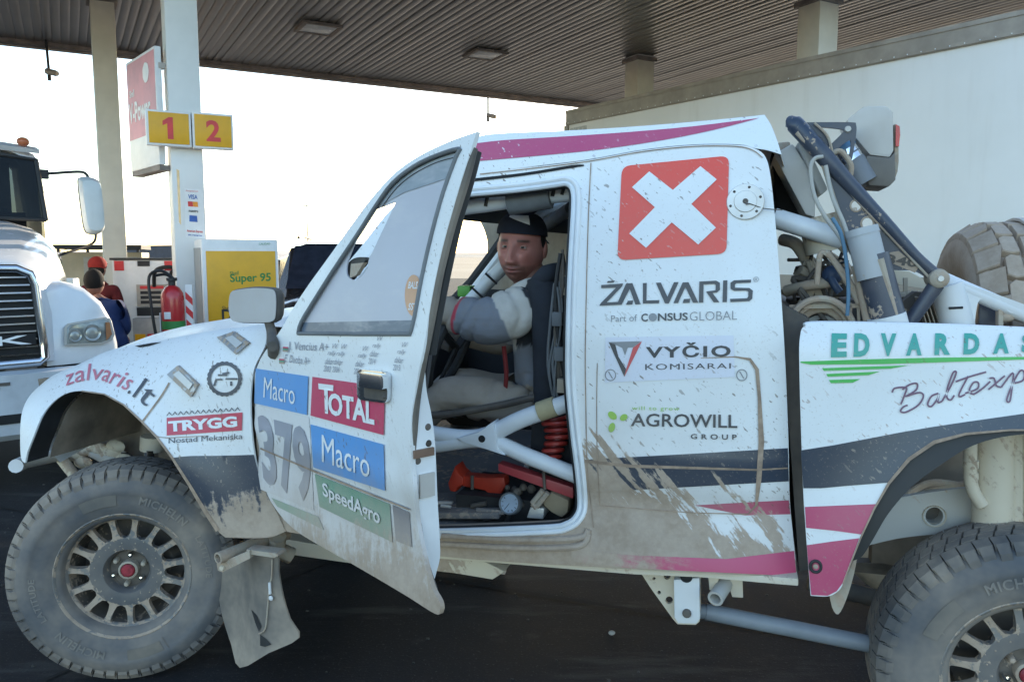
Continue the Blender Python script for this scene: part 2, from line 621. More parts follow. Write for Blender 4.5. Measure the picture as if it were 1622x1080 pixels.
def ink(name, col, mud, rough=.4, **k):
    M[name] = dirty(name, col, rough, dust=k.pop('dust', .12), fleck=k.pop('fleck', .5), **{**mud, **k})
M['sill_magenta'] = dirty('sill_magenta', MAG, .4, Cn=2.35, A=-1.15, Z=0, low=.7, fine=.2, streak=.3, ang=-10, edge=.35)
ink('ink_red_square', (.80, .085, .06), cab_mud, fleck_col=(.6, .45, .4))
ink('ink_cab_white', WHITE, cab_mud, fleck=1)
ink('ink_cab_dark', (.045, .05, .062), cab_mud, fleck=0)
ink('ink_cab_grey', (.25, .26, .28), cab_mud, fleck=0)
ink('ink_cab_red', (.62, .09, .10), cab_mud, fleck=0)
ink('ink_cab_green', (.30, .56, .06), cab_mud, fleck=0)
ink('ink_cab_pale', (.72, .74, .83), cab_mud, fleck=1)
ink('ink_bed_teal', (.045, .36, .30), bed_mud, fleck=.3)
ink('ink_bed_green', (.07, .48, .10), bed_mud, fleck=.3)
ink('ink_bed_plum', (.17, .085, .15), bed_mud, fleck=.2)
ink('ink_door_blue', (.10, .32, .68), door_mud)
ink('ink_door_pink', (.56, .055, .13), door_mud)
ink('ink_door_green', (.07, .30, .20), door_mud)
ink('ink_door_white', WHITE, door_mud, fleck=.2)
ink('ink_door_slate', (.10, .12, .17), door_mud)
ink('ink_door_grey', (.30, .31, .36), door_mud, fleck=0)
ink('ink_door_plate', (.72, .715, .72), door_mud, dust=.3)
ink('ink_fender_red', (.56, .05, .10), fend_mud, fleck=.2)
ink('ink_fender_pink', (.60, .17, .24), fend_mud, fleck=.4, dust=.3)
ink('ink_fender_dark', (.06, .07, .09), fend_mud, fleck=.2)
M['groove'] = plain('seam_dirt', (.34, .25, .185), .9, var=.25, scale=30)
M['gap'] = plain('dark_gap', (.012, .012, .013), .8)
M['rubber'] = plain('black_rubber', (.022, .023, .025), .6, var=.2, scale=20)
M['dusty_rubber'] = dirty('dusty_rubber', (.04, .042, .045), .7, Cn=-.35, low=.6, fine=.4, dust=.5)
M['cage_white'] = plain('cage_white', (.70, .73, .76), .4, var=.05)
M['cage_dirty'] = dirty('cage_dirty', (.70, .72, .74), .45, Cn=-.3, low=.5, fine=.3, dust=.3)
M['chassis'] = dirty('chassis_cream', (.62, .55, .43), .6, Cn=-.1, low=.7, fine=.3, dust=.4)
M['chassis_grey'] = dirty('chassis_grey', (.45, .45, .43), .6, Cn=-.22, low=.6, fine=.25, dust=.45)
M['dust_metal'] = dirty('dust_metal', (.40, .35, .28), .75, Cn=.05, low=.5, fine=.3, dust=.5)
M['dark_metal'] = dirty('dark_metal', (.03, .03, .032), .6, Cn=-.5, low=.6, fine=.4, dust=.4)
M['strut_navy'] = dirty('strut_navy', (.022, .038, .072), .35, Cn=-.16, low=.65, fine=.45, streak=.3, ang=-60, dust=.2, edge=.08)
M['alu'] = dirty('brushed_aluminium', (.74, .73, .70), .42, .55, Cn=-.6, low=.5, fine=.25, dust=.35)
M['silver'] = dirty('dull_silver', (.60, .59, .57), .5, .3, Cn=-.5, low=.5, fine=.3, dust=.5)
M['cabin_dark'] = plain('cabin_trim', (.028, .028, .03), .75, var=.2)
M['cabin_grey'] = plain('cabin_grey_pad', (.16, .17, .18), .7, var=.2)
M['floor_junk'] = dirty('dusty_floor', (.16, .16, .17), .7, Cn=-.1, low=.6, fine=.5, dust=.4)
M['seat'] = plain('seat_fabric', (.016, .017, .021), .9, var=.2, bump=.3)
M['strap_red'] = plain('harness_red', (.22, .025, .025), .8)
M['jack_orange'] = plain('orange_enamel', (.48, .045, .022), .42, var=.15, bump=.05)
M['crimson'] = dirty('crimson_paint', (.42, .035, .05), .4, Cn=-.5, low=.4, fine=.3, dust=.2)
M['coil_red'] = plain('coil_hose_red', (.30, .032, .025), .4)
M['chrome'] = plain('chrome', (.75, .76, .78), .12, 1, var=.05)
M['white_metal'] = plain('white_metal', (.78, .79, .80), .4, var=.04)
M['film'] = None
# ---------------------------------------------------------------- ground and horizon
def ground_mats():
    m, nt, N, L, bs = node_mat('asphalt')
    t = NT(nt); co = t.coord()
    n1 = t.noise(co, .7, 5, .65); n2 = t.noise(co, 90, 3, .7); n3 = t.noise(t.map(co, scale=(.4, 2.2, 1), rot=(0, 0, .3)), 2.2, 4, .7)
    c = t.mix(t.ramp(n1, .3, .7), (.011, .012, .014), (.022, .0225, .025))
    c = t.mix(t.m('MULTIPLY', t.ramp(n3, .52, .70), .6), c, (.060, .060, .060))
    c = t.mix(t.m('MULTIPLY', t.ramp(t.noise(co, 5, 6, .7), .55, .75), .5), c, (.05, .05, .052))
    c = t.mix(t.m('MULTIPLY', t.ramp(n2, .58, .72), .5), c, (.11, .11, .11))
    L.new(c, bs.inputs['Base Color'])
    L.new(t.m('MULTIPLY_ADD', n1, .3, .7), bs.inputs['Roughness']); bs.inputs['Specular IOR Level'].default_value = .25
    L.new(t.bump(n2, .5, .004), bs.inputs['Normal'])
    M['asphalt'] = m
    m, nt, N, L, bs = node_mat('desert_sand')
    t = NT(nt); co = t.coord()
    n1 = t.noise(co, .02, 6, .65)
    L.new(t.mix(t.ramp(n1, .3, .7), (.34, .25, .17), (.46, .36, .26)), bs.inputs['Base Color'])
    bs.inputs['Roughness'].default_value = .95
    M['sand'] = m
    m, nt, N, L, bs = node_mat('far_hills')
    t = NT(nt); co = t.coord()
    L.new(t.mix(t.ramp(t.noise(co, .01, 5, .6), .3, .7), (.42, .34, .27), (.55, .46, .38)), bs.inputs['Base Color'])
    bs.inputs['Roughness'].default_value = 1
    M['hills'] = m
ground_mats()

def sheet_xy(name, pts, z, mat, kind='structure', label=None):
    me = bpy.data.meshes.new(name)
    me.from_pydata([(x, y, z) for x, y in pts], [], [tuple(range(len(pts)))])
    o = link_mesh(name, me, mat, None, None, kind, 0)
    return o
sheet_xy('ground', [(-4000, -4000), (4000, -4000), (4000, 4000), (-4000, 4000)], -.008, M['sand'])
def forecourt():
    vs_, fs = [], []
    n = 40
    for j in range(n + 1):
        for i in range(n + 1):
            vs_.append((-60 + 120 * i / n, -50 + 105 * j / n, 0))
    for j in range(n):
        for i in range(n):
            a = j * (n + 1) + i
            fs.append((a, a + 1, a + n + 2, a + n + 1))
    me = bpy.data.meshes.new('forecourt_asphalt'); me.from_pydata(vs_, [], fs)
    link_mesh('forecourt_asphalt', me, M['asphalt'], kind='structure', angle=0)
forecourt()
def hills():
    vs_, fs = [], []
    n = 160
    for i in range(n + 1):
        x = -2600 + 5200 * i / n
        for j, (y, h) in enumerate(((760, -1), (900, 1), (1100, .5), (1400, -1))):
            hh = 5 + 5 * noise.noise(V3((x * .004, 3, 0))) + 3 * noise.noise(V3((x * .013, 7, 0)))
            vs_.append((x, y, -1 if h < 0 else max(1, hh) * (1 if h == 1 else .8)))
    for i in range(n):
        for j in range(3):
            a = i * 4 + j
            fs.append((a, a + 4, a + 5, a + 1))
    me = bpy.data.meshes.new('far_hills'); me.from_pydata(vs_, [], fs)
    link_mesh('far_hills', me, M['hills'], kind='structure')
hills()
# expansion joints and tyre marks in the forecourt, a sheet just above it
def joint(p, q, wd):
    p, q = V3(p), V3(q); d = (q - p).normalized(); s = V3((-d.y, d.x)) * wd / 2
    return [tuple(p + s), tuple(p - s), tuple(q - s), tuple(q + s)]
M['joint'] = plain('joint_tar', (.008, .008, .009), .95, var=.2)
M['scuff'] = plain('pale_scuff', (.06, .058, .055), .9, var=.4, scale=3)
for k, (p, q, wd) in enumerate([((-3.2, .6), (1.1, 6.9), .02), ((-4.6, 3.4), (3.6, .2), .025), ((-1.9, 1.2), (.3, 2.6), .018), ((-6, 5.9), (4, 2.0), .025)]):
    sheet_xy('pavement_joint', joint(p, q, wd), .004 + .001 * k, M['joint'])

# loose grit on the forecourt
random.seed(17)
gb = B()
for k in range(420):
    x, y = random.uniform(-3.2, 2.6), random.uniform(.9, 6)
    gb.sphere((x, y, .002), random.uniform(.003, .008), 5, 3, (1.2, .9, .7))
gb.obj('grit', M['scuff'], None, kind='stuff')

# ---------------------------------------------------------------- canopy
E1 = V3((.873, .487, 0)).normalized()       # along the far edge of the canopy
E2 = V3((.487, -.873, 0)).normalized()      # towards the camera
HZ = 5.0
CP = V3((1.29, 18.72, HZ))
def can(e, f, z): return V3((CP.x, CP.y, 0)) + E1 * e + E2 * f + V3((0, 0, z))
M['slat'] = None
def slat_mat():
    m, nt, N, L, bs = node_mat('soffit_metal')
    t = NT(nt); co = t.coord()
    n = t.noise(co, .6, 5, .7)
    L.new(t.mix(t.ramp(n, .3, .75), (.19, .182, .175), (.27, .262, .255)), bs.inputs['Base Color'])
    L.new(t.m('MULTIPLY_ADD', n, .22, .2), bs.inputs['Roughness'])
    bs.inputs['Metallic'].default_value = .6
    M['slat'] = m
slat_mat()
M['fascia'] = plain('fascia_metal', (.40, .36, .33), .5, var=.12, scale=2)
M['fascia_trim'] = plain('fascia_trim', (.20, .17, .155), .6, var=.3, scale=4)
canopy = thing('fuel_canopy', 'wide grey metal station canopy with ribbed slat soffit above the pumps', 'canopy', (CP.x, CP.y, 0))
canopy.rotation_euler = (0, 0, math.atan2(E1.y, E1.x))
# local axes: x along the edge, y away from the camera (so -y = E2)
CAN_L, CAN_R, CAN_D = -17.5, 7.5, 9.8
B().box((CAN_L - .1, -CAN_D, HZ + .07), (CAN_R, .0, HZ + .75)).obj('roof_deck', M['fascia'], canopy)
B().box((CAN_L - .1, -.16, HZ - .03), (CAN_R, -.0, HZ + .068)).obj('edge_trim', M['fascia_trim'], canopy)
B().box((CAN_L - .1, .002, HZ - .05), (CAN_R, .06, HZ + .75)).obj('fascia_board', M['fascia'], canopy)
sb = B()
P = .125
prof = [(0, .0), (.018, -.006), (.05, -.008), (.09, -.006), (.112, .0), (.125, .006)]
sb.loft([[(x, -CAN_D, HZ + .04 + z) for x, z in prof], [(x, -.17, HZ + .04 + z) for x, z in prof]], closed=False)
sb.v = [v for v in sb.v]
s0 = sb.obj('soffit_slat', M['slat'], canopy, angle=80)
ns = int((CAN_R - CAN_L) / P)
s0.location.x = CAN_L
for i in range(1, ns):
    c = s0.copy(); C.objects.link(c); c.location.x = CAN_L + i * P; c.location.z = random.uniform(-.004, .004)

M['lamp_glass'] = plain('lamp_glass', (.50, .53, .56), .25, var=.1)
M['lamp_rim'] = plain('lamp_rim', (.20, .17, .15), .6)
def ceil_light(px, py, label):
    p = wz(px, py, HZ)
    t = thing('ceiling_light', label, 'ceiling light', p, math.atan2(E1.y, E1.x), 'square recessed lights in the canopy soffit')
    b = B()
    for x0, y0, x1, y1 in ((-.3, -.3, .3, -.24), (-.3, .24, .3, .3), (-.3, -.239, -.24, .239), (.24, -.239, .3, .239)):
        b.box((x0, y0, -.02), (x1, y1, .02))
    b.obj('frame', M['lamp_rim'], t)
    B().box((-.238, -.238, -.012), (.238, .238, .018)).obj('diffuser', M['lamp_glass'], t, bevel=.008)
ceil_light(504, 46, 'pale square light set in the dark soffit, nearer the twin number signs')
ceil_light(769, 87, 'pale square light set in the dark soffit, nearer the white trailer corner')

M['col_white'] = plain('column_paint', (.70, .70, .69), .45, var=.07, scale=1.5)
M['col_cream'] = plain('column_cream_paint', (.62, .58, .51), .5, var=.1, scale=1.5)
def column(px, depth, wd, label, mat, z1=HZ + .03):
    p = wy(px, 405, depth)
    t = thing('canopy_column', label, 'column', (p.x, p.y, 0), math.atan2(E1.y, E1.x), 'square columns carrying the canopy')
    B().box((-wd / 2, -wd / 2, .16), (wd / 2, wd / 2, z1)).obj('shaft', mat, t, bevel=.012)
    B().box((-wd / 2 - .09, -wd / 2 - .09, .0), (wd / 2 + .09, wd / 2 + .09, .16)).obj('base_plate', M['fascia'], t, bevel=.01)
    B().box((-wd / 2 - .04, -wd / 2 - .04, HZ - .07), (wd / 2 + .04, wd / 2 + .04, HZ - .005)).obj('collar', M['fascia_trim'], t)
    return t, p
colA, pA = column(182, 11.2, .29, 'pale square column behind the white lorry mirror', M['col_cream'])
colB, pB = column(300, 7.9, .29, 'white square column carrying the yellow number signs', M['col_white'])
column(1008, 14.5, .36, 'cream column end above the white trailer, smaller of the two', M['col_cream'])
column(1281, 11.3, .37, 'cream column end above the white trailer, larger of the two', M['col_cream'])

# pump islands
M['concrete'] = plain('kerb_concrete', (.34, .33, .31), .85, var=.15, scale=6, bump=.2)
isl = B()
mid = (pA + pB) / 2
isl.obox((mid.x, mid.y, .075), (E2, E1, (0, 0, 1)), (3.6, .62, .075))
isl.obj('pump_island', M['concrete'], None, kind='structure', bevel=.03)

# hanging floodlights / cameras at the canopy edge
M['black'] = plain('black_plastic', (.015, .016, .018), .5)
def hanging_cam(px, py0, py1, y, label):
    a, b = wy(px, py0, y), wy(px + (px < 400) * 5, py1, y)
    t = thing('canopy_camera', label, 'security camera', (b.x, b.y, b.z), 0, 'cameras hanging on rods from the canopy edge')
    up = a - b; up.z += .25
    B().tube([(0, 0, 0), tuple(up * .4), tuple(up)], .022, 8).obj('rod', M['black'], t)
    B().lathe([(0, -.1), (.05, -.1), (.05, .08), (.038, .12), (0, .12)], dir_matrix((.07, -.05, .02), (.9, -.3, -.25)), 14).obj('housing', M['fascia'], t)
    B().tube([(0, 0, 0), (0, 0, -.1)], .03, 8).obj('bracket', M['black'], t)
hanging_cam(73, 75, 118, 13.4, 'dark camera hanging on a rod above the white lorry cab')
hanging_cam(773, 155, 186, 17.9, 'small camera hanging on a thin rod near the white trailer corner')

# ---------------------------------------------------------------- white semi trailer
TL, TR_ = wz(897, 176, 4.05), wz(1622, 16, 4.05)
td = (TR_ - TL); td.z = 0; td.normalize()
tn = V3((-td.y, td.x, 0))
if tn.y < 0: tn = -tn        # away from the camera
trl = thing('box_trailer', 'huge white box semi trailer parked behind the race pickup', 'trailer', (TL.x, TL.y, 0), math.atan2(td.y, td.x))
sg = 1 if V3((-td.y, td.x, 0)).dot(tn) > 0 else -1
def ty(d): return d * sg
def tb(x0, y0, z0, x1, y1, z1): return ((x0, ty(y0), z0), (x1, ty(y1), z1))
def trailer_mats():
    m, nt, N, L, bs = node_mat('trailer_white_panel')
    t = NT(nt); co = t.coord()
    n = t.noise(co, .8, 4, .6); n2 = t.noise(t.map(co, scale=(1, 1, .12)), 5, 3, .6)
    c = t.mix(t.ramp(n, .3, .75), (.83, .82, .80), (.88, .87, .855))
    c = t.mix(t.m('MULTIPLY', t.ramp(n2, .5, .8), .18), c, (.55, .5, .44))
    L.new(c, bs.inputs['Base Color']); bs.inputs['Roughness'].default_value = .42
    M['trailer'] = m
trailer_mats()
M['rail'] = plain('trailer_top_rail', (.36, .32, .28), .5, .3, var=.15, scale=3)
LEN = 12.5
B().box(*tb(.04, .03, 1.15, LEN, 2.55, 3.92)).obj('cargo_box', M['trailer'], trl)
B().box(*tb(.06, .012, 1.3, LEN, .029, 3.81)).obj('side_skin', M['trailer'], trl)
r = B(); r.box(*tb(0, -.012, 3.80, LEN + .02, .10, 4.05)); r.box(*tb(0, -.028, 3.81, LEN + .02, -.012, 3.85)); r.box(*tb(0, -.024, 4.0, LEN + .02, -.012, 4.05))
r.obj('top_rail', M['rail'], trl)
B().box(*tb(.02, .0, 1.1, LEN, .08, 1.3)).obj('bottom_rail', M['rail'], trl)
B().box(*tb(-.04, -.02, 1.1, .055, .12, 3.797)).obj('corner_post', M['rail'], trl)
rv = B()
for i in range(80): rv.sphere((.1 + i * .155, ty(-.03), 3.83), .008, 6, 4)
rv.obj('rivets', M['white_metal'], trl, kind='stuff')
B().box(*tb(.1, .006, 3.58, .52, .011, 3.74)).obj('maker_plate', plain('faded_grey_plate', (.52, .53, .52), .5, var=.2, scale=20), trl)
B().box(*tb(.3, .4, .75, LEN - .2, 2.1, 1.09)).obj('chassis', M['dark_metal'], trl)
for k in range(3):
    B().lathe([(.2, -.15), (.4, -.15), (.5, -.1), (.5, .1), (.4, .15), (.2, .15)], axes_matrix((LEN - 1.6 - 1.25 * k, ty(.45), .5), (1, 0, 0), (0, 0, 1), (0, -1, 0)), 24).obj('wheel', M['rubber'], trl)
for k in range(2): B().box(*tb(2.3, .5 + k * 1.4, .02, 2.45, .65 + k * 1.4, .76)).obj('landing_leg', M['dark_metal'], trl)

# ---------------------------------------------------------------- signs on the pump column
M['shell_yellow'] = plain('sign_yellow', (.72, .37, .008), .4, var=.05)
M['shell_red'] = plain('sign_red', (.62, .035, .04), .4)
M['sign_pink'] = plain('sunbleached_red', (.60, .25, .28), .45, var=.12, scale=4)
M['sign_white'] = plain('sign_white', (.74, .74, .74), .45, var=.05)
M['ink_black'] = plain('print_black', (.02, .02, .022), .5)
M['ink_green'] = plain('print_green', (.03, .22, .05), .5)
M['ink_blue'] = plain('print_blue', (.04, .12, .42), .5)
M['ink_orange'] = plain('print_orange', (.75, .28, .03), .5)
def on_col(e, f, z): return pB + E1 * e + E2 * f + V3((0, 0, z - pB.z))
FS = Frame(on_col(0, .26, 0) - V3((0, 0, 0)), E1, E2)
FS.O.z = 0
def num_sign(q, digit, dq, label):
    a0, z0 = FS.uv(*q[0]); a1, z1 = FS.uv(*q[1])
    zm0, zm1 = min(z0, z1), max(z0, z1)
    o = FS.pt((a0 + a1) / 2, (zm0 + zm1) / 2, -.045)
    t = thing('pump_number_sign', label, 'sign', o, math.atan2(E1.y, E1.x), 'yellow pump number signs on the white column')
    h, hz = abs(a1 - a0) / 2, (zm1 - zm0) / 2
    B().box((-h, -.04, -hz), (h, .05, hz)).obj('case', M['sign_white'], t, bevel=.01)
    B().box((-h + .02, -.046, -hz + .02), (h - .02, -.0385, hz - .02)).obj('face', M['shell_yellow'], t, bevel=.002)
    if digit == '1': B().prism([(x * .1, -.0472, z * .1) for x, z in [(-.15, -1), (.35, -1), (.35, 1), (.0, 1), (-.55, .62), (-.55, .22), (-.15, .42)]], (0, -.002, 0)).obj('lettering', M['shell_red'], t)
    else: text_flat(digit, (dq, -.0475, 0), (1, 0, 0), (0, 0, 1), .13 if digit == '2' else .08, .2, M['shell_red'], t, .03)
num_sign(((233, 229), (302, 178)), '1', .0, 'yellow sign reading 1, fixed across the front of the white column')
num_sign(((306, 234), (369, 182)), '2', .0, 'yellow sign reading 2, projecting past the right side of the white column')

# V-Power board
d0 = V3((-.65, .76, 0)).normalized()
vo = pB - E1 * .2 + E2 * .02
t = thing('promotion_board', 'faded red and white fuel promotion board beside the white column', 'sign', (vo.x, vo.y, 0), math.atan2(d0.y, d0.x))
B().box((-.08, .0, 2.41), (.86, .06, 3.5)).obj('case', M['sign_white'], t, bevel=.012)
B().box((-.06, -.055, 2.36), (.84, .055, 2.408)).obj('underside_tray', M['fascia_trim'], t)
for sgn in (1,):
    yy = .0625 * sgn
    B().box((-.06, .0585, 2.72), (.84, .0625, 3.47)).obj('red_face', M['sign_pink'], t)
    text_flat('V-Power', (.45, .065, 2.98), (-1, 0, 0), (0, 0, 1), .7, .2, M['sign_white'], t, .03)
    text_flat('Shell', (.68, .065, 3.17), (-1, 0, 0), (0, 0, 1), .16, .07, M['sign_white'], t, .02)
    vv = []
    for k in range(40):
        a = 2 * math.pi * k / 40
        rr = .09 * (1 + .06 * abs(math.sin(3.5 * a)))
        vv.append((.2 + rr * math.cos(a), .0625, 3.3 + rr * math.sin(a)))
    B().prism(vv, (0, .004, 0)).obj('shell_emblem', M['sign_white'], t)
for z in (2.6, 3.3): B().box((-.09, -.03, z), (-.001, .03, z + .05)).obj('bracket', M['fascia'], t)

# card stickers on the column
def col_frame():
    fr = Frame(on_col(0, .146, 0), E1, E2); fr.O.z = 0
    return fr
FCOL = col_frame()
st = tag(empty('payment_sticker', FCOL.pt(0, 1.9, 0)), 'tall white sheet of payment card marks stuck on the white column', 'sticker')
def px_sheet(name, quad, fr, mat, parent, off, world_parent=True):
    pts = [fr.P(x, y, off) for x, y in quad]
    if world_parent and parent is not None: pts = [p - parent.location for p in pts]
    me = bpy.data.meshes.new(name); me.from_pydata(pts, [], [(0, 1, 2, 3)])
    return link_mesh(name, me, mat, parent, angle=0)
def px_text(s, quad, fr, mat, parent, off, bold=.02):
    o = text(s, quad, fr, mat, None, off, bold)
    for v in o.data.vertices: v.co -= parent.location
    o.parent = parent
    return o
px_sheet('sheet', [(294, 376), (325, 379), (322, 300), (292, 298)], FCOL, M['sign_white'], st, .003)
px_text('VISA', [(298, 315), (313, 316), (313, 309), (298, 308)], FCOL, M['ink_blue'], st, .006)
px_sheet('red_card_mark', [(298, 327), (306, 327.5), (305, 319.5), (297.5, 319)], FCOL, M['shell_red'], st, .006)
px_sheet('orange_card_mark', [(306.2, 327.5), (314, 328), (313, 320), (305.2, 319.5)], FCOL, M['ink_orange'], st, .006)
px_sheet('blue_card_mark', [(300, 351), (313, 352), (312, 342), (300, 341)], FCOL, M['ink_blue'], st, .006)
px_text('maestro', [(299, 336), (314, 337), (314, 333), (299, 332)], FCOL, M['ink_black'], st, .006)
px_text('American Express', [(296, 368.5), (321, 370), (321, 365), (296, 363.5)], FCOL, M['shell_red'], st, .006)
px_text('sin recargo', [(298, 374), (320, 375.5), (320, 372), (298, 370.5)], FCOL, M['ink_blue'], st, .006)
px_text('Aceptamos', [(294, 304), (314, 305), (314, 302), (294, 301)], FCOL, M['shell_red'], st, .006, 0)
o = px_sheet('gold_flyer', [(283.5, 352), (287, 357), (284, 270), (279.5, 268)], Frame(on_col(-.147, 0, 0) * 1, E2, -E1), plain('gold_flyer', (.55, .36, .14), .5, var=.3, scale=12), st, .003)

# ---------------------------------------------------------------- pumps
def pump_super():
    fr = Frame(on_col(.0, .62, 0), E1, E2); fr.O.z = 0
    a0, z0 = fr.uv(319, 390); a1, z1 = fr.uv(440, 381)
    zt = (fr.uv(319, 377)[1] + z1) / 2
    o = fr.pt(a0, 0)
    W_ = a1 - a0
    t = thing('fuel_pump', 'white fuel pump with big yellow panel reading Super 95', 'fuel pump', (o.x, o.y, 0), math.atan2(E1.y, E1.x), 'fuel pumps on the island')
    B().box((0, 0, .15), (W_, .75, zt)).obj('cabinet', M['sign_white'], t, bevel=.015)
    B().box((-.006, .06, .4), (-.0, .69, zt - .08)).obj('side_panel', plain('pump_grey', (.30, .31, .31), .5, var=.1), t)
    ya0, yz0 = fr.uv(318, 398); ya1, yz1 = fr.uv(438, 392)
    B().box((.035, -.012, zt - 1.05), (W_ - .03, -.0, zt - .11)).obj('yellow_panel', M['shell_yellow'], t, bevel=.003)
    B().box((.03, -.02, .5), (W_ - .03, -.0, zt - 1.08)).obj('lower_door', M['sign_white'], t, bevel=.006)
    f2 = Frame(fr.pt(0, 0, .0135), E1, E2)
    def tx(s, q, mat, b=.01):
        o2 = text(s, q, f2, mat, None, .001, b)
        Mi = t.matrix_basis.inverted() if False else (Matrix.Translation(t.location) @ Matrix.Rotation(t.rotation_euler.z, 4, 'Z')).inverted()
        for v in o2.data.vertices: v.co = Mi @ v.co
        o2.parent = t
    tx('Super 95', [(365, 451), (429, 449), (429, 432), (364, 434)], M['ink_green'], .02)
    tx('Shell', [(364, 436), (378, 435), (378, 429), (364, 430)], M['ink_green'], 0)
    tx('Diesel', [(352, 509), (410, 506), (410, 487), (351, 490)], M['ink_black'], .025)
    tx('Shell', [(352, 492), (366, 491), (366, 484), (352, 485)], M['ink_black'], 0)
    tx('CALIDAD', [(410, 388), (428, 387.5), (428, 384.5), (410, 385)], M['ink_green'], 0)
pump_super()

def pump_white():
    p = wy(236, 470, 9.4)
    t = thing('fuel_pump', 'white pump with red tags and display behind the red extinguisher', 'fuel pump', (p.x, p.y, 0), math.atan2(E1.y, E1.x) - .25, 'fuel pumps on the island')
    fr = None
    B().box((-.34, -.2, .15), (.33, .22, 1.5)).obj('cabinet', M['sign_white'], t, bevel=.012)
    B().box((-.36, -.22, 1.5), (.35, .24, 1.525)).obj('cap', M['black'], t)
    for x in (-.315, .215): B().box((x, -.208, 1.38), (x + .1, -.2, 1.49)).obj('red_tag', M['shell_red'], t)
    B().box((-.07, -.212, 1.43), (.06, -.2, 1.49)).obj('dark_badge', M['cabin_dark'], t)
    fm = B()
    fm.box((-.09, -.23, .97), (.25, -.2, 1.22)); fm.obj('display_housing', plain('pump_tan_panel', (.42, .38, .33), .5), t)
    for k in range(3): B().box((-.05, -.236, 1.0 + k * .055), (.17, -.23, 1.035 + k * .055)).obj('display_window', M['cabin_dark'], t)
    B().box((-.05, -.24, 1.17), (.2, -.2305, 1.205)).obj('display_window', M['shell_red'], t)
    B().box((-.1, -.215, .86), (.24, -.2, .955)).obj('nozzle_recess', M['black'], t)
    B().box((-.13, -.33, .15), (.2, -.2, .84)).obj('side_bin', plain('pump_grey_bin', (.36, .36, .36), .5), t, bevel=.01)
    B().box((-.11, -.338, .2), (.0, -.33, .66)).obj('yellow_panel', M['shell_yellow'], t)
    B().box((.02, -.338, .2), (.11, -.33, .66)).obj('red_panel', M['shell_red'], t)
    B().tube([(.27, -.21, 1.2), (.3, -.3, 1.36), (.36, -.38, 1.32), (.4, -.42, .8), (.36, -.4, .35), (.3, -.3, .6), (.28, -.24, .9)], .018, 8, 6).obj('hose', M['black'], t)
    B().tube([(.1, -.24, 1.2), (.14, -.32, 1.38), (.3, -.34, 1.42), (.44, -.3, 1.36)], .022, 8, 6).obj('nozzle', M['black'], t)
pump_white()

def extinguisher():
    p = wy(274, 490, 6.9)
    t = thing('fire_extinguisher', 'tall red fire extinguisher with green band beside the yellow pump', 'fire extinguisher', (p.x, p.y, .62))
    M['ext_red'] = plain('extinguisher_red', (.46, .02, .025), .3, var=.05, coat=.4)
    B().lathe([(0, 0), (.08, 0), (.095, .02), (.095, .56), (.088, .61), (.06, .655), (.03, .675), (0, .675)], None, 24).obj('cylinder', M['ext_red'], t)
    B().lathe([(.0965, .30), (.0965, .37)], None, 24).obj('green_band', M['ink_green'], t)
    B().lathe([(.0, .675), (.03, .675), (.03, .71), (.045, .715), (.045, .74), (0, .74)], None, 12).obj('valve', M['black'], t)
    B().tube([(0, 0, .74), (-.05, -.01, .77), (-.13, -.02, .76)], .012, 8, 4).obj('handle', M['black'], t)
    B().tube([(.03, 0, .72), (-.06, -.05, .80), (-.17, -.05, .75), (-.16, -.06, .5), (-.13, -.05, .2)], .013, 8, 6).obj('hose', M['black'], t)
    B().box((-.035, -.102, .39), (.02, -.094, .45)).obj('white_tag', M['sign_white'], t, bevel=.002)
    B().box((-.098, -.05, .12), (-.09, .0, .44)).obj('side_label', M['sign_white'], t)
    p2 = t.location + V3((0, 0, -.62))
    s = thing('extinguisher_stand', 'white stand with red diagonal stripes behind the red extinguisher', 'stand', p2)
    B().box((-.12, -.12, .15), (.12, .12, .6)).obj('pedestal', M['sign_white'], s, bevel=.01)
    B().box((-.14, -.14, .6), (.14, .14, .618)).obj('shelf', M['fascia'], s)
    B().box((.105, .02, .618), (.165, .05, 1.3)).obj('post', M['sign_white'], s)
    for k in range(5): B().prism([(.105, .0175, .7 + k * .12), (.165, .0175, .64 + k * .12), (.165, .0175, .70 + k * .12), (.105, .0175, .76 + k * .12)], (0, .0022, 0)).obj('red_stripe', M['shell_red'], s)
    B().box((-.11, .05, .1), (.165, .08, .6)).obj('back_plate', M['fascia'], s)
extinguisher()
# ================================================================ race pickup
TRZ = rad(-16)
TM = Matrix.Translation((-1.40, 2.79, 0)) @ Matrix.Rotation(TRZ, 4, 'Z')
truck = thing('rally_pickup', 'muddy white race pickup with sponsor stickers and its door standing open', 'pickup truck', (-1.40, 2.79, 0), TRZ)
def g(x, m, s): return math.exp(-((x - m) / s) ** 2)
def cab_surf(u, z):
    n = 0
    if z > 1.3: n -= .13 * ((z - 1.3) / .6) ** 1.3
    n -= .022 * g(z, .815, .05)
    n += .007 * g(z, .965, .016)
    if z < .72: n += .02 * min(1, (.72 - z) / .06)
    if u > 2.08: n -= .06 * ((u - 2.08) / .2) ** 2
    return n
HUF = V3((-.045, .075, .40))
HUR = V3((2.91, .15, .402))
def fender_surf(u, z):
    d = math.hypot(u - .03, z - .42)
    n = .02 + .075 * g(d, .50, .13) * (1 if u < .2 else max(.3, 1 - (u - .2) * 2))
    zt = 1.06 + .276 * (u + .37)
    t = max(0, (z - (zt - .17)) / .17)
    n -= .11 * t * t
    if u < -.28: n -= .9 * (u + .28) ** 2
    if u > .45 and z < .75: n -= .0
    return n
def bed_surf(u, z):
    d = math.hypot(u - 2.95, z - .42)
    n = .005 + .05 * g(d, .58, .16)
    t = max(0, (z - 1.27) / .1)
    n -= .035 * t * t
    if u < 2.36: n -= .25 * (2.36 - u) ** 2
    return n
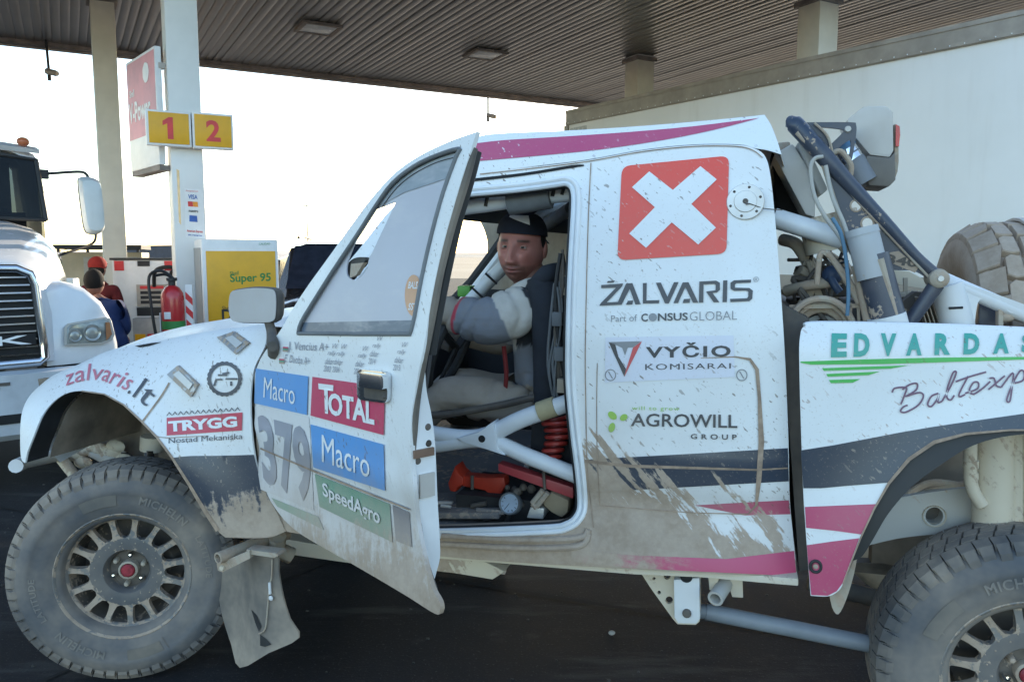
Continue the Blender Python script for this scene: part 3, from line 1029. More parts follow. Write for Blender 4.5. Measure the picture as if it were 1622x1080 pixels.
def roof_surf(u, z):
    return cab_surf(u, z) - .55 * max(0, z - 1.845) + (.05 if False else 0)
XA, VN = (1, 0, 0), (0, -1, 0)
TC = Frame((0, 0, 0), XA, VN, cab_surf, TM)
TF = Frame((0, 0, 0), XA, VN, fender_surf, TM)
TB = Frame((0, 0, 0), XA, VN, bed_surf, TM)
TR = Frame((0, 0, 0), XA, VN, roof_surf, TM)
def FV(v): return Frame((0, v, 0), XA, VN, None, TM)
_fv = {}
def tp(px, py, v):
    if v not in _fv: _fv[v] = FV(v)
    return _fv[v].P(px, py)

# ---------------------------------------------------------------- front fender and bonnet
ARCH_F = [(40, 733), (44, 715), (53, 692), (66, 660), (82, 639), (103, 624), (129, 619), (165, 624), (196, 641), (224, 667), (248, 692), (272, 724), (300, 768), (325, 810), (345, 840), (357, 851)]
TOP_F = [(54, 617), (82, 595), (124, 577), (165, 558), (201, 548), (245, 541), (290, 532), (330, 525), (375, 519), (421, 513)]
f_out = [(*ARCH_F[0], 1)] + ARCH_F[1:-1] + [(*ARCH_F[-1], 1), (400, 852), (430, 850), (453, 841, 1), (440, 815), (415, 765), (403, 720), (397, 660), (398, 610), (404, 580), (418, 552), (422, 535), (421, 513, 1)] + TOP_F[::-1][1:-1] + [(54, 617, 1), (42, 632), (34, 655), (32, 690), (34, 725)]
fender = panel('front_fender', f_out, TF, M['fender_white'], truck, thick=.008, grid=.026, label='white front fender with red web address lettering over the wheel arch')
decal('navy_paint', cat_rom([(273, 725, 1), (300, 722), (350, 721.5), (402, 720, 1), (415, 765), (440, 815), (451, 839, 1), (430, 848), (400, 850), (359, 849.5, 1), (345, 837), (325, 807), (300, 765)], True, 4), TF, M['fender_navy'], fender, off=.002, grid=.026)
seam('panel_seam', [(225, 668), (240, 648), (256, 626), (268, 606)], 2.6, TF, M['groove'], fender)
seam('panel_seam', [(245, 690), (262, 693), (290, 692), (330, 690)], 1.2, TF, M['groove'], fender)
seam('arch_lip_mud', ARCH_F[6:-1], [2, 2, 2.5, 3, 3.5, 4, 5, 6, 7], TF, M['groove'], fender, smooth=0)
def text_path(s, base, top, fr, mat, parent, off=.0045, bold=.02, name='lettering', spacing=1.0):
    vs2, fs, _ = text_shape(s, bold, spacing, 0)
    def at(L, x):
        k = x * (len(L) - 1); i = min(int(k), len(L) - 2); k -= i
        return L[i][0] * (1 - k) + L[i + 1][0] * k, L[i][1] * (1 - k) + L[i + 1][1] * k
    b2, t2 = cat_rom(base, False, 6), cat_rom(top, False, 6)
    def fn(x, y):
        b, t = at(b2, x), at(t2, x)
        return fr.P(b[0] + (t[0] - b[0]) * y, b[1] + (t[1] - b[1]) * y, off)
    return mapped(name, vs2, fs, fn, mat, parent, n=fr.N)
text_path('zalvaris', [(104, 611), (130, 603.5), (157, 602), (176, 608.6), (199, 618)], [(104, 586), (132, 577), (166, 576), (192, 584), (219, 596)], TF, M['ink_fender_pink'], fender, bold=0)
text_path('.lt', [(201, 622), (214, 631.5), (231, 644)], [(221, 593), (236, 602), (254, 618)], TF, M['ink_fender_dark'], fender, bold=-.004)
decal('red_banner', [(264, 689.6), (383, 681.5), (384, 653), (264, 661.5)], TF, M['ink_fender_red'], fender, off=.003)
text('TRYGG', [(267, 684), (376, 676), (375, 658.5), (266, 667)], TF, M['ink_door_white'], fender, .005, .045)
text('Nostad Mekaniska', [(267, 702), (384, 695), (384, 686), (267, 693.5)], TF, M['ink_fender_dark'], fender, .004, .0)
for k in range(13):
    x = 264 + k * 9; y = 653.5 - k * .62
    decal('zigzag_mark', [(x, y + 4), (x + 4, y - 1.5), (x + 8, y + 3.4), (x + 8, y + 5), (x + 4, y + .5), (x, y + 5.6)], TF, M['ink_fender_dark'], fender, off=.003, grid=0)
def gear(cx, cy, R1, R0):
    o = []
    n = 22
    for k in range(n):
        for da, r in ((-.32, R0 + 4), (-.22, R1), (.22, R1), (.32, R0 + 4)):
            a = 2 * math.pi * (k + da) / n
            o.append((cx + r * math.cos(a), cy + r * math.sin(a)))
    i = [(cx + (R0 - 1.4) * math.cos(2 * math.pi * k / 40), cy + (R0 - 1.4) * math.sin(2 * math.pi * k / 40)) for k in range(40)]
    decal('gear_emblem', o, TF, M['ink_fender_dark'], fender, [i], grid=0)
    for L in ([(339, 611), (342, 601), (352, 601)], [(345, 594), (360, 594), (357, 600), (376, 600)], [(352, 592), (363, 590)], [(366, 611), (366, 604)]):
        seam('emblem_stroke', L, 3, TF, M['ink_fender_dark'], fender, smooth=0)
gear(355.5, 600, 28, 23)
M['latch'] = dirty('latch_metal', (.45, .46, .47), .3, .6, Cn=.08, low=.5, fine=.5, dust=.3)
for q, inn in (([(264, 593), (281, 579), (313, 609), (302, 629)], [(274, 593), (283, 587), (305, 608), (299, 617)]), ([(343, 534), (369, 525), (394, 543), (373, 561)], [(356, 535), (368, 531), (384, 543), (374, 551)])):
    l = panel('bonnet_latch', q, TF, M['latch'], fender, thick=.012, off=.013, smooth=0)
    decal('latch_tongue', inn, TF, M['alu'], fender, off=.017, grid=0)
# bonnet sheet from the fender top across to the far side
def bonnet():
    rows = []
    top = cat_rom(TOP_F, False, 3)
    for px, py in top:
        a, z = TF.uv(px, py + 1.5)
        p0 = TF.pt(a, z)
        rr = []
        for k in range(13):
            t = k / 12
            v = p0.y + (1.60 - p0.y - p0.y) * t
            rr.append(V3((a - .08 * math.sin(math.pi * t), v, z - .004 + .05 * math.sin(math.pi * t))))
        rows.append(rr)
    b = B(); b.loft(rows, closed=False)
    o = b.obj('bonnet', M['fender_white'], truck, angle=50, fix=True)
    # front closing panel and far fender
    b = B(); f0 = rows[0]
    b.loft([f0, [p + V3((.02, 0, -.2)) for p in f0], [p + V3((.10, 0, -.28)) for p in f0]], closed=False)
    b.obj('nose_panel', M['fender_white'], truck, fix=True)
    b = B()
    b.loft([[r[-1] for r in rows], [V3((r[-1].x, r[-1].y + .03, .95 if i > 6 else r[-1].z - .12)) for i, r in enumerate(rows)]], closed=False)
    b.obj('far_fender', M['fender_white'], truck, fix=True)
    return rows
bon_rows = bonnet()
decal('bonnet_vent', [(213, 548), (240, 543), (256, 541.5), (236, 548), (222, 550)], TF, M['gap'], fender, grid=0)

# inside of the front arch
def arch_loft(name, pts, fr, d0, d1, mat, dz=0, label=None):
    b = B()
    P0 = [fr.P(x, y, -.006) for x, y in pts]
    b.loft([[p + V3((0, d0, 0)) for p in P0], [p + V3((0, (d0 + d1) / 2, dz / 2)) for p in P0], [p + V3((0, d1, dz)) for p in P0]], closed=False)
    return b.obj(name, mat, truck, label=label, fix=True)
M['liner'] = dirty('arch_liner', (.075, .065, .055), .9, Cn=-.35, low=.4, fine=.15, dust=.7, edge=.3)
arch_loft('arch_trim', cat_rom(ARCH_F, False, 3), TF, .002, .10, M['rubber'])
arch_loft('arch_liner', cat_rom([(x + 3, y + 2) for x, y in ARCH_F], False, 3), TF, .10, .56, M['liner'])
b = B(); b.prism([tp(x, y, .50) for x, y in [(60, 600), (200, 590), (420, 570), (430, 840), (330, 800), (250, 742), (185, 708), (130, 704), (78, 718)]], (0, .04, 0)); b.obj('inner_wing', M['liner'], truck)
b = B(); b.tube([tp(25, 738, .02), tp(40, 731, .12), tp(120, 715, .5)], .026, 12); b.obj('bumper_tube', M['cage_dirty'], truck)
b = B(); b.tube([tp(84, 710, .38), tp(122, 758, .33), tp(150, 800, .33)], .022, 10); b.obj('brace_tube', M['chassis'], truck)
b = B(); b.tube([tp(130, 705, .45), tp(180, 730, .42), tp(200, 745, .42)], .03, 10); b.obj('steering_arm', M['chassis_grey'], truck)
b = B(); b.tube([tp(243, 690, .38), tp(242, 712, .38)], .05, 14); b.tube([tp(242, 712, .38), tp(236, 790, .38)], .024, 14); b.obj('front_shock', M['chassis'], truck)
b = B(); b.tube([tp(240, 711, .36), tp(239, 732, .36)], .028, 14); b.obj('shock_rod', M['chrome'], truck)
b = B()
for k in range(9): b.sphere(tp(120 + k * 9 + random.uniform(-6, 6), 722 + random.uniform(-16, 16), .42), .035, 8, 6, (1.4, .6, .8))
b.obj('knuckle', M['chassis'], truck)

# ---------------------------------------------------------------- cab side
SILL = [(455, 842, 1), (690, 880), (1000, 901), (1262, 914, 1)]
REAR = [(1261, 895), (1257, 855), (1251, 790), (1249, 700), (1246, 620), (1242, 540), (1236, 450), (1228, 350), (1221, 283), (1213, 250), (1197, 236), (1170, 230)]
GUT = [(1100, 230), (1020, 238), (930, 254), (850, 264), (757, 274, 1)]
APL = [(742, 262), (690, 286), (625, 326), (566, 398), (505, 470), (455, 520), (432, 545), (412, 580), (405, 640, 1), (408, 720), (425, 790)]
HOLE = [(740, 311, 1), (820, 304), (880, 296), (897, 294), (905, 303), (906, 330), (902, 400), (898, 500), (897, 600), (904, 680), (912, 745), (916, 795), (911, 815), (895, 827), (860, 832), (690, 838), (560, 835), (480, 825), (455, 790), (442, 700), (440, 600), (478, 545), (540, 478), (602, 404), (655, 345)]
cab = panel('cab_side', SILL + REAR + GUT + APL, TC, M['cab_white'], truck, [HOLE], thick=.05, grid=.026, label='white cab side with black sponsor names and tan mud splash')
def dc(name, pts, mat, off=.003, holes=(), grid=.026, smooth=0):
    return decal(name, cat_rom(pts, True, smooth) if smooth else pts, TC, M[mat], cab, holes, off, grid)
dc('navy_stripe', [(924, 728), (1085, 719), (1248, 709.5), (1249.5, 762), (1090, 771), (931, 780)], 'cab_navy', .002)
dc('magenta_stripe', [(1100, 800), (1170, 796), (1249.5, 792), (1252, 814), (1180, 816)], 'cab_magenta', .002)
dc('magenta_sill', [(905, 868), (1000, 879), (1150, 885), (1258, 872), (1261.5, 912), (1000, 899.5), (905, 890)], 'sill_magenta', .002)
def rrect(q, r, n=5):
    bl, br, tr, tl = [V3(p) for p in q]
    L = [bl, br, tr, tl]; out = []
    for i in range(4):
        p, c, nx = L[i - 1], L[i], L[(i + 1) % 4]
        a = c + (p - c).normalized() * r; b2 = c + (nx - c).normalized() * r
        for k in range(n + 1):
            t = k / n
            q2 = a * (1 - t) ** 2 + c * 2 * t * (1 - t) + b2 * t * t
            out.append((q2.x, q2.y))
    return out
dc('red_square', rrect([(977.7, 412.3), (1150.7, 401.7), (1155, 246.7), (985, 263.3)], 14), 'ink_red_square', .003)
dc('white_cross', [(900 + x / 3, 200 + y / 3) for x, y in [(303, 290), (385, 215), (497, 303), (628, 190), (706, 253), (585, 370), (702, 482), (618, 562), (492, 457), (370, 578), (290, 510), (412, 385)]], 'ink_cab_white', .0055)
def tc(s, q, mat='ink_cab_dark', off=.0035, bold=.02, sp=1.0, shear=0):
    return text(s, q, TC, M[mat], cab, off, bold, sp, shear)
def c8(L): return [(930 + x / 3.6, 420 + y / 3.6) for x, y in L]
ZAL = [[(80, 113), (205, 104), (200, 120), (112, 212), (188, 208), (180, 226), (70, 231), (78, 216), (165, 128), (80, 131)],
       [(222, 104), (258, 102), (305, 222), (275, 224), (243, 135), (196, 226), (168, 226)], [(232, 203), (262, 201), (258, 224), (222, 226)],
       [(318, 102), (340, 101), (338, 201), (412, 199), (410, 217), (318, 219)],
       [(392, 100), (420, 99), (458, 180), (495, 97), (522, 96), (466, 218), (444, 218)],
       [(545, 98), (578, 97), (634, 213), (604, 214), (560, 124), (518, 216), (492, 216)], [(552, 193), (588, 191), (584, 214), (545, 216)],
       [(640, 93), (735, 88), (757, 100), (757, 140), (740, 156), (715, 158), (754, 211), (722, 212), (678, 150), (732, 143), (734, 112), (725, 107), (664, 110), (662, 213), (638, 213)],
       [(776, 87), (800, 86), (797, 210), (772, 211)],
       [(935, 82), (934, 99), (850, 103), (842, 112), (843, 128), (925, 130), (945, 145), (942, 190), (925, 205), (818, 210), (815, 192), (912, 188), (920, 178), (919, 150), (908, 145), (838, 146), (818, 134), (818, 100), (838, 86)],
       [(118, 90), (160, 88), (150, 99), (112, 101)]]
for L in ZAL: dc('lettering', c8(L), 'ink_cab_dark', .0035, grid=0)
tc('Part of', [(968, 510), (1009, 508.5), (1009, 498), (968, 499.5)], 'ink_cab_grey', bold=-.004)
tc('C', [(1015.6, 509.4), (1026, 509), (1026, 496.5), (1015.6, 496.8)], bold=.02)
dc('globe_mark', [(1034 + 6.5 * math.cos(a * .3142), 502.5 + 6.5 * math.sin(a * .3142)) for a in range(20)], 'ink_cab_grey', grid=0)
tc('NSUS', [(1042, 508.5), (1089.5, 507.2), (1089.5, 495), (1042, 496)], bold=.02)
tc('GLOBAL', [(1092.5, 508), (1167.5, 506.3), (1167.5, 492), (1092.5, 494)], 'ink_cab_grey', bold=-.012)
tc('®', [(1193, 447), (1202, 446.5), (1202, 438), (1193, 438.5)], 'ink_cab_grey', bold=0)
dc('pale_sticker', [(958, 606), (1164, 597), (1162, 531), (959, 534)], 'ink_cab_pale', .002)
tc('VYČIO', [(1023, 567), (1157.5, 565), (1157.5, 541), (1023, 543.5)], bold=.03, sp=1.2)
tc('KOMISARAI', [(1022, 586), (1157.5, 583.5), (1157.5, 575), (1022, 576.5)], bold=0, sp=1.15)
dc('emblem_black', c8([(122, 437), (160, 452), (178, 520), (222, 592), (212, 636)]), 'ink_cab_dark', .004, grid=0)
dc('emblem_red', c8([(313, 432), (212, 636), (224, 588), (262, 470)]), 'ink_cab_red', .0042, grid=0)
dc('emblem_grey', c8([(128, 438), (308, 433), (262, 468), (232, 470), (216, 515), (200, 472), (165, 455)]), 'ink_cab_grey', .0038, grid=0)
tc('AGROWILL', [(999, 675), (1168, 678), (1168, 656.5), (1000, 654.5)], bold=.012)
tc('GROUP', [(1094, 695), (1167, 696.5), (1167, 688), (1094, 687)], bold=.02, sp=1.7)
tc('will to grow', [(1001, 651), (1076, 652), (1076, 644), (1001, 643)], 'ink_cab_green', bold=0, sp=1.2)
for cx, cy, ra, rb, an in ((970, 658, 8, 5.5, .7), (988, 661, 6.5, 5, -.6), (969, 677, 8, 5, 1.9)):
    dc('clover_leaf', [(cx + ra * math.cos(k * .419) * math.cos(an) - rb * math.sin(k * .419) * math.sin(an), cy + ra * math.cos(k * .419) * math.sin(an) + rb * math.sin(k * .419) * math.cos(an)) for k in range(15)], 'ink_cab_green', .004, grid=0)
def sc_(name, pts, wd, mat='groove', off=.0036, smooth=4): return seam(name, pts, wd, TC, M[mat], cab, off, smooth)
sc_('hatch_seam', [(1110, 567), (1165, 565), (1188, 569), (1199, 585), (1203, 630), (1206, 700), (1202, 760), (1198, 800), (1185, 814), (1100, 812), (1020, 806), (950, 800)], [1, 2, 4.5, 6, 5.5, 9, 8, 4, 2, 1.5, 1.5, 1.5] * 1, smooth=0)
sc_('hatch_seam', [(946, 575), (945, 640), (946, 720), (950, 800)], 1.3)
sc_('crease_dirt', [(926, 730), (1000, 738), (1100, 741), (1200, 744), (1248, 741)], [5, 5, 4, 3, 2], smooth=0)
for cx in (967, 1175):
    o = [(cx + 9 * math.cos(k * .314), 594 + 9.5 * math.sin(k * .314)) for k in range(20)]; i = [(cx + 7.4 * math.cos(k * .314), 594 + 7.9 * math.sin(k * .314)) for k in range(20)]
    dc('fastener_ring', o, 'ink_cab_grey', .004, [i], 0)
    dc('fastener_slot', [(cx - 4, 589), (cx - 2.5, 588), (cx + 4, 599), (cx + 2.5, 600)], 'ink_cab_grey', .004, grid=0)
# fuel filler
cF = TC.P(1180.7, 320.5, .0)
MF = axes_matrix(cF, (1, 0, 0), (0, .2, 1), (0, -1, .2))
b = B(); b.lathe([(0, .012), (.03, .012), (.032, .009), (.050, .009), (.052, .006), (.052, .0)], MF, 32); b.obj('fuel_filler', M['alu'], cab)
b = B()
for k in range(6):
    a = k * math.pi / 3 + .3; b.sphere(MF @ V3((.042 * math.cos(a), .042 * math.sin(a), .009)), .004, 8, 5)
b.lathe([(0, .0125), (.008, .0125)], MF, 12); b.obj('filler_bolts', M['dark_metal'], cab)
b = B(); b.tube([MF @ V3((0, 0, .012)), MF @ V3((.004, -.012, .02)), MF @ V3((.01, -.008, .016)), MF @ V3((.05, -.02, .006)), MF @ V3((.10, -.024, .0))], .0016, 6, 4); b.obj('filler_wire', M['dark_metal'], cab)
# ribbed frame round the door opening
def hole_ring(name, grow, r, off, mat, sl=None):
    cx, cy = 690, 570
    h = cat_rom(HOLE, True, 4)
    pts = []
    n = len(h)
    for i, p in enumerate(h):
        a, c = h[i - 1], h[(i + 1) % n]
        dx, dy = c[0] - a[0], c[1] - a[1]; l = math.hypot(dx, dy) or 1
        pts.append((p[0] + dy / l * grow, p[1] - dx / l * grow))
    pts = pts + pts[:2]
    b = B(); b.tube([TC.P(x, y, off) for x, y in pts], r, 8, 0, cap=False)
    return b.obj(name, mat, cab)
hole_ring('door_frame_rib', 3, .009, -.002, M['cage_white'])
hole_ring('door_frame_rib', 11, .008, .001, M['white_metal'])
hole_ring('door_frame_seal', -1.5, .007, -.02, M['rubber'])
seam('gutter_slot', [(742, 286), (830, 276), (905, 264), (925, 262)], [5, 4.5, 4.5, 2], TC, M['gap'], cab)
seam('roof_seam', [(760, 276), (850, 266), (930, 256), (1020, 240), (1100, 232), (1165, 232), (1192, 238), (1208, 250)], 1.6, TC, M['groove'], cab)
seam('pillar_seam', [(936, 258), (932, 340), (929, 450), (927, 560), (928, 650), (930, 740), (936, 800), (940, 835)], 1.6, TC, M['groove'], cab)
for y0 in (0, 13):
    b = B(); b.tube([TC.P(700, 849 + y0, .004), TC.P(820, 855 + y0, .004), TC.P(915, 852 + y0, .004), TC.P(932, 838 + y0 * .5, .004)], .010, 8, 4); b.obj('sill_rib', M['cab_white'], cab)

# roof
r_out = [(758, 275, 1), (746, 264), (748, 232), (757, 217), (800, 211), (900, 207), (1000, 201), (1100, 193), (1165, 187), (1211, 182, 1), (1222, 200), (1232, 226), (1238, 245, 1), (1215, 238), (1197, 235), (1170, 229), (1100, 229), (1020, 237), (930, 253), (850, 263)]
roof = panel('roof', r_out, TR, M['roof_white'], truck, thick=.01, grid=.026, label='white roof edge with a magenta stripe')
decal('magenta_stripe', cat_rom([(748, 256, 1), (748, 228, 1), (800, 222), (900, 216), (1000, 209), (1100, 200), (1203, 187, 1), (1130, 206), (1050, 222), (950, 237), (850, 247)], True, 3), TR, M['roof_magenta'], roof, off=.002, grid=.026)
def roof_top():
    rows = []
    for px, py in cat_rom([(757, 218), (800, 212), (900, 208), (1000, 202), (1100, 194), (1165, 188), (1211, 183)], False, 3):
        p = TR.P(px, py)
        rows.append([V3((p.x, p.y + (1.64 - 2 * p.y) * k / 10, p.z + .035 * math.sin(math.pi * k / 10))) for k in range(11)])
    b = B(); b.loft(rows, closed=False)
    b.loft([[q + V3((0, 0, -.05)) for q in r] for r in rows][::-1], closed=False)
    b.obj('roof_skin', M['roof_white'], truck, fix=True)
    last = rows[-1]
    b = B(); b.loft([last, [q + V3((.03, 0, -.06)) for q in last], [q + V3((.06, 0, -.15)) for q in last]], closed=False)
    b.obj('roof_spoiler', M['cage_dirty'], truck, fix=True)
    return rows
roof_rows = roof_top()

# far side of the cab with its window
TFAR = Frame((0, 1.64, 0), XA, (0, 1, 0), cab_surf, TM)
o_far = [TC.uv(x, y) for x, y in cat_rom(SILL + REAR + GUT + APL, True, 3)]
FW = Frame((0, 1.57, 0), XA, VN, None, TM)
far_hole = [FW.uv(x, y) for x, y in cat_rom([(640, 352, 1), (765, 359), (915, 372, 1), (915, 470, 1), (770, 458), (640, 462, 1)], True, 3)]
panel('far_cab_side', o_far, TFAR, M['cabin_dark'], truck, [far_hole], thick=.05, grid=.09, raw=True)
M['pane'] = glassy('clear_pane', (.96, .97, .97), .03, .05)
def far_glass():
    b = B(); b.prism([tp(x, y, 1.60) for x, y in [(635, 345), (920, 362), (920, 475), (635, 468)]], (0, .004, 0))
    o = b.obj('far_window', M['pane'], truck, angle=0)
    m, nt, N, L, bs = node_mat('window_mud_film')
    t = NT(nt); co = t.coord()
    n = t.noise(t.map(co, scale=(1, 1, .5)), 26, 4, .7)
    L.new(t.mix(t.ramp(n, .35, .7), (.40, .36, .30), (.62, .58, .50)), bs.inputs['Base Color'])
    bs.inputs['Roughness'].default_value = .9
    trn = N.new('ShaderNodeBsdfTranslucent'); trn.inputs[0].default_value = (.6, .57, .5, 1)
    mx = N.new('ShaderNodeMixShader'); mx.inputs[0].default_value = .6
    L.new(bs.outputs[0], mx.inputs[1]); L.new(trn.outputs[0], mx.inputs[2])
    L.new(mx.outputs[0], N['Material Output'].inputs[0])
    M['mud_film'] = m
    b = B(); b.prism([tp(x, y, 1.595) for x, y in cat_rom([(754, 340, 1), (766, 362), (772, 384), (771, 405), (764, 432), (754, 450), (742, 475, 1), (915, 480, 1), (915, 355, 1)], True, 4)], (0, .002, 0))
    b.obj('dried_mud_film', m, o, angle=0)
far_glass()
# windscreen between the pillars
def windscreen():
    rows = []
    for x, y in [(745, 262), (690, 288), (625, 328), (566, 400), (505, 472), (455, 522)]:
        p = TC.P(x, y, -.03)
        rows.append([V3((p.x - .06 * math.sin(math.pi * k / 8), p.y + (1.64 - 2 * p.y) * k / 8, p.z)) for k in range(9)])
    b = B(); b.loft(rows, closed=False); b.obj('windscreen', M['pane'], truck)
    b = B(); b.loft([[p + V3((.006, 0, -.008)) for p in r] for r in rows[:3]], closed=False); b.obj('sun_strip', M['cabin_dark'], truck)
    b = B(); b.tube([r[-1] for r in rows], .03, 8); b.obj('far_pillar', M['cabin_dark'], truck)
    b = B(); b.tube([r[-2] + V3((.1, 0, -.03)) for r in rows], .024, 8); b.obj('cage_tube', M['cage_white'], truck)
    c = rows[-1]
    b = B(); b.loft([bon_rows[-1], [V3((c[min(8, round(k * 8 / 12))].x, bon_rows[-1][k].y, c[0].z)) for k in range(13)]], closed=False); b.obj('cowl', M['fender_white'], truck, fix=True)
windscreen()
# cabin: floor, back wall, headliner, dash
b = B(); b.box((.62, .06, .60), (2.2, 1.6, .66)); b.obj('cabin_floor', M['floor_junk'], truck)
b = B(); b.box((2.13, .10, .66), (2.17, 1.55, 1.45)); b.box((2.13, .12, 1.449), (2.17, .3, 1.8)); b.box((2.13, 1.35, 1.449), (2.17, 1.5, 1.8)); b.box((2.13, .299, 1.72), (2.17, 1.351, 1.8)); b.obj('cabin_back_wall', M['cabin_dark'], truck)
b = B()
hr = [[V3((r[0].x, r[0].y + .04 + (1.56 - 2 * r[0].y) * k / 6, r[0].z - .075 + .03 * math.sin(math.pi * k / 6))) for k in range(7)] for r in roof_rows]
b.loft(hr, closed=False); b.obj('headliner', M['cabin_dark'], truck)
b = B(); b.box((.55, .12, .8), (.80, 1.52, 1.16)); b.obj('dashboard', M['cabin_dark'], truck, bevel=.05)
# roof padding and cage seen at the top of the opening
b = B(); b.tube([tp(700, 334, .2), tp(770, 325, .2), tp(815, 318, .2), tp(925, 305, .2)], .024, 10); b.obj('cage_tube', M['cage_white'], truck)
b = B(); b.tube([tp(806, 322, .19), tp(850, 315, .19), tp(872, 311, .19)], .040, 10); b.obj('cage_padding', M['cabin_grey'], truck)
for x in (770, 806, 876, 891):
    b = B(); b.tube([tp(x - 1, 327 - (x - 770) * .15, .175), tp(x + 3, 306 - (x - 770) * .12, .175)], .006, 6); b.obj('cable_tie', M['black'], truck)
b = B(); b.tube([tp(905, 330, .5), tp(860, 360, .8), tp(845, 385, 1.0)], .025, 10); b.obj('cage_tube', M['cabin_grey'], truck)
cg = B(); cg.tube([tp(742, 480, .95), tp(772, 448, .95), tp(800, 420, .95), tp(830, 385, .95)], .030, 12); cg.obj('cage_brace', M['cage_white'], truck)
for x, y in ((757, 464), (778, 441)):
    b = B(); b.tube([tp(x - 9, y - 8, .918), tp(x + 9, y + 9, .918)], .005, 6); b.obj('cable_tie', M['black'], truck)
b = B(); b.box(tp(724, 470, 1.0), tp(754, 452, 1.08)); b.obj('green_switch_box', plain('bright_green_case', (.10, .34, .05), .5), truck, bevel=.008)
# steering wheel
sw = axes_matrix(tp(715, 548, .42), (0, 1, 0), (.35, 0, .94), (.94, 0, -.35))
b = B()
n = 28
b.tube([sw @ V3((.17 * math.cos(2 * math.pi * k / n), .17 * math.sin(2 * math.pi * k / n), 0)) for k in range(n + 1)], .016, 8, cap=False)
for a in (.4, 2.7, 4.7): b.bar(sw @ V3((0, 0, .02)), sw @ V3((.165 * math.cos(a), .165 * math.sin(a), 0)), .03, .008)
b.obj('steering_wheel', M['rubber'], truck)
b = B(); b.tube([sw @ V3((0, 0, 0)), sw @ V3((0, 0, -.35))], .025, 8); b.obj('steering_column', M['dark_metal'], truck)
# seats
def bucket_seat(v0):
    b = B()
    prof = [(1.45, .80), (1.72, .78), (1.90, .80), (1.98, 1.0), (2.05, 1.3), (2.08, 1.58), (2.04, 1.66), (1.97, 1.62), (1.94, 1.35), (1.86, 1.05), (1.76, .92), (1.46, .95)]
    b.prism([V3((x, v0, z)) for x, z in prof], (0, .50, 0))
    for v in (v0 - .03, v0 + .48):
        b.prism([V3((x, v, z)) for x, z in [(1.46, .80), (1.95, .78), (2.08, 1.2), (2.09, 1.50), (1.97, 1.56), (1.82, 1.46), (1.80, 1.24), (1.72, 1.10), (1.47, 1.02)]], (0, .05, 0))
    b.obj('bucket_seat', M['seat'], truck, bevel=.02)
bucket_seat(.20)
bucket_seat(.92)
# cage bars in the door opening (X with a gusset)
def cage_x():
    v = .09
    c = tp(762, 690, v)
    b = B(); b.tube([tp(640, 677, v), tp(700, 690, v), tp(762, 692, v), tp(830, 662, v), tp(925, 630, v)], .028, 14, 5); b.obj('door_bar', M['cage_white'], truck)
    b = B(); b.tube([tp(640, 712, v - .004), tp(700, 703, v - .004), tp(770, 697, v - .004), tp(840, 724, v), tp(925, 757, v)], .026, 14, 5); b.obj('door_bar', M['cage_white'], truck)
    gp = [tp(x, y, v - .035) for x, y in [(722, 694), (758, 684), (780, 668), (786, 690), (788, 712), (800, 722), (770, 712), (735, 702)]]
    b = B(); b.prism(gp, (0, .07, 0)); b.obj('gusset', M['cage_white'], truck, bevel=.006)
    b = B(); b.lathe([(0, 0), (.0115, 0), (.0115, -.01)], axes_matrix(tp(763, 695, v - .0365), (1, 0, 0), (0, 0, 1), (0, -1, 0)), 16); b.obj('gusset_hole', M['gap'], truck)
    b = B(); b.tube([tp(854, 652, v - .003), tp(880, 643, v - .003)], .0315, 14); b.obj('tape_wrap', plain('masking_tape', (.42, .36, .22), .8), truck)
cage_x()
b = B(); b.tube([tp(640, 660, .3), tp(720, 655, .26), tp(800, 640, .26), tp(905, 615, .3)], .012, 8); b.obj('seat_rail', M['dark_metal'], truck)
# ---------------------------------------------------------------- open door
DPH = rad(33)
DA, DN = V3((math.cos(DPH), -math.sin(DPH), 0)), V3((-math.sin(DPH), -math.cos(DPH), 0))
DO = V3((.552, -.012, 0))
def door_surf(a, z):
    n = 0
    if z > 1.30: n -= .11 * ((z - 1.30) / .55) ** 1.25
    n -= .010 * g(z, .90, .045)
    if z < .82: n += .02 * min(1, (.82 - z) / .08)
    n += .004 * g(z, .985, .02)
    if a < .08: n -= 2.2 * (.08 - a) ** 2
    return n
TD = Frame(DO, DA, DN, door_surf, TM)
D_OUT = [(755, 209, 1), (715, 223), (668, 245), (628, 272), (592, 310), (560, 352), (520, 408), (486, 455), (462, 492), (445, 522), (428, 545), (412, 570), (402, 600), (399, 650), (403, 705), (412, 750), (428, 792), (450, 823, 1), (480, 848), (560, 894), (640, 941), (688, 971), (697, 968), (696, 953), (684, 930), (672, 885), (661, 830), (655, 770), (651, 715), (652, 660), (661, 600), (672, 545), (684, 470), (700, 395), (722, 315), (742, 250)]
WIN = [(727, 236), (690, 247), (655, 264), (622, 290), (596, 325), (567, 370), (530, 425), (498, 475), (477, 510), (472, 528, 1), (560, 529), (650, 529, 1), (657, 500), (668, 440), (684, 370), (702, 305), (722, 250)]
door = panel('door', D_OUT, TD, M['door_white'], truck, [WIN], thick=.012, grid=.024, label='open white driver door carrying number 379 and fuel and shop stickers')
def dd(name, pts, mat, off=.003, smooth=0, grid=.024, holes=()):
    return decal(name, cat_rom(pts, True, smooth) if smooth else pts, TD, M[mat], door, holes, off, grid)
def td(s, q, mat='ink_door_white', off=.0062, bold=.02, sp=1, shear=0):
    return text(s, q, TD, M[mat], door, off, bold, sp, shear)
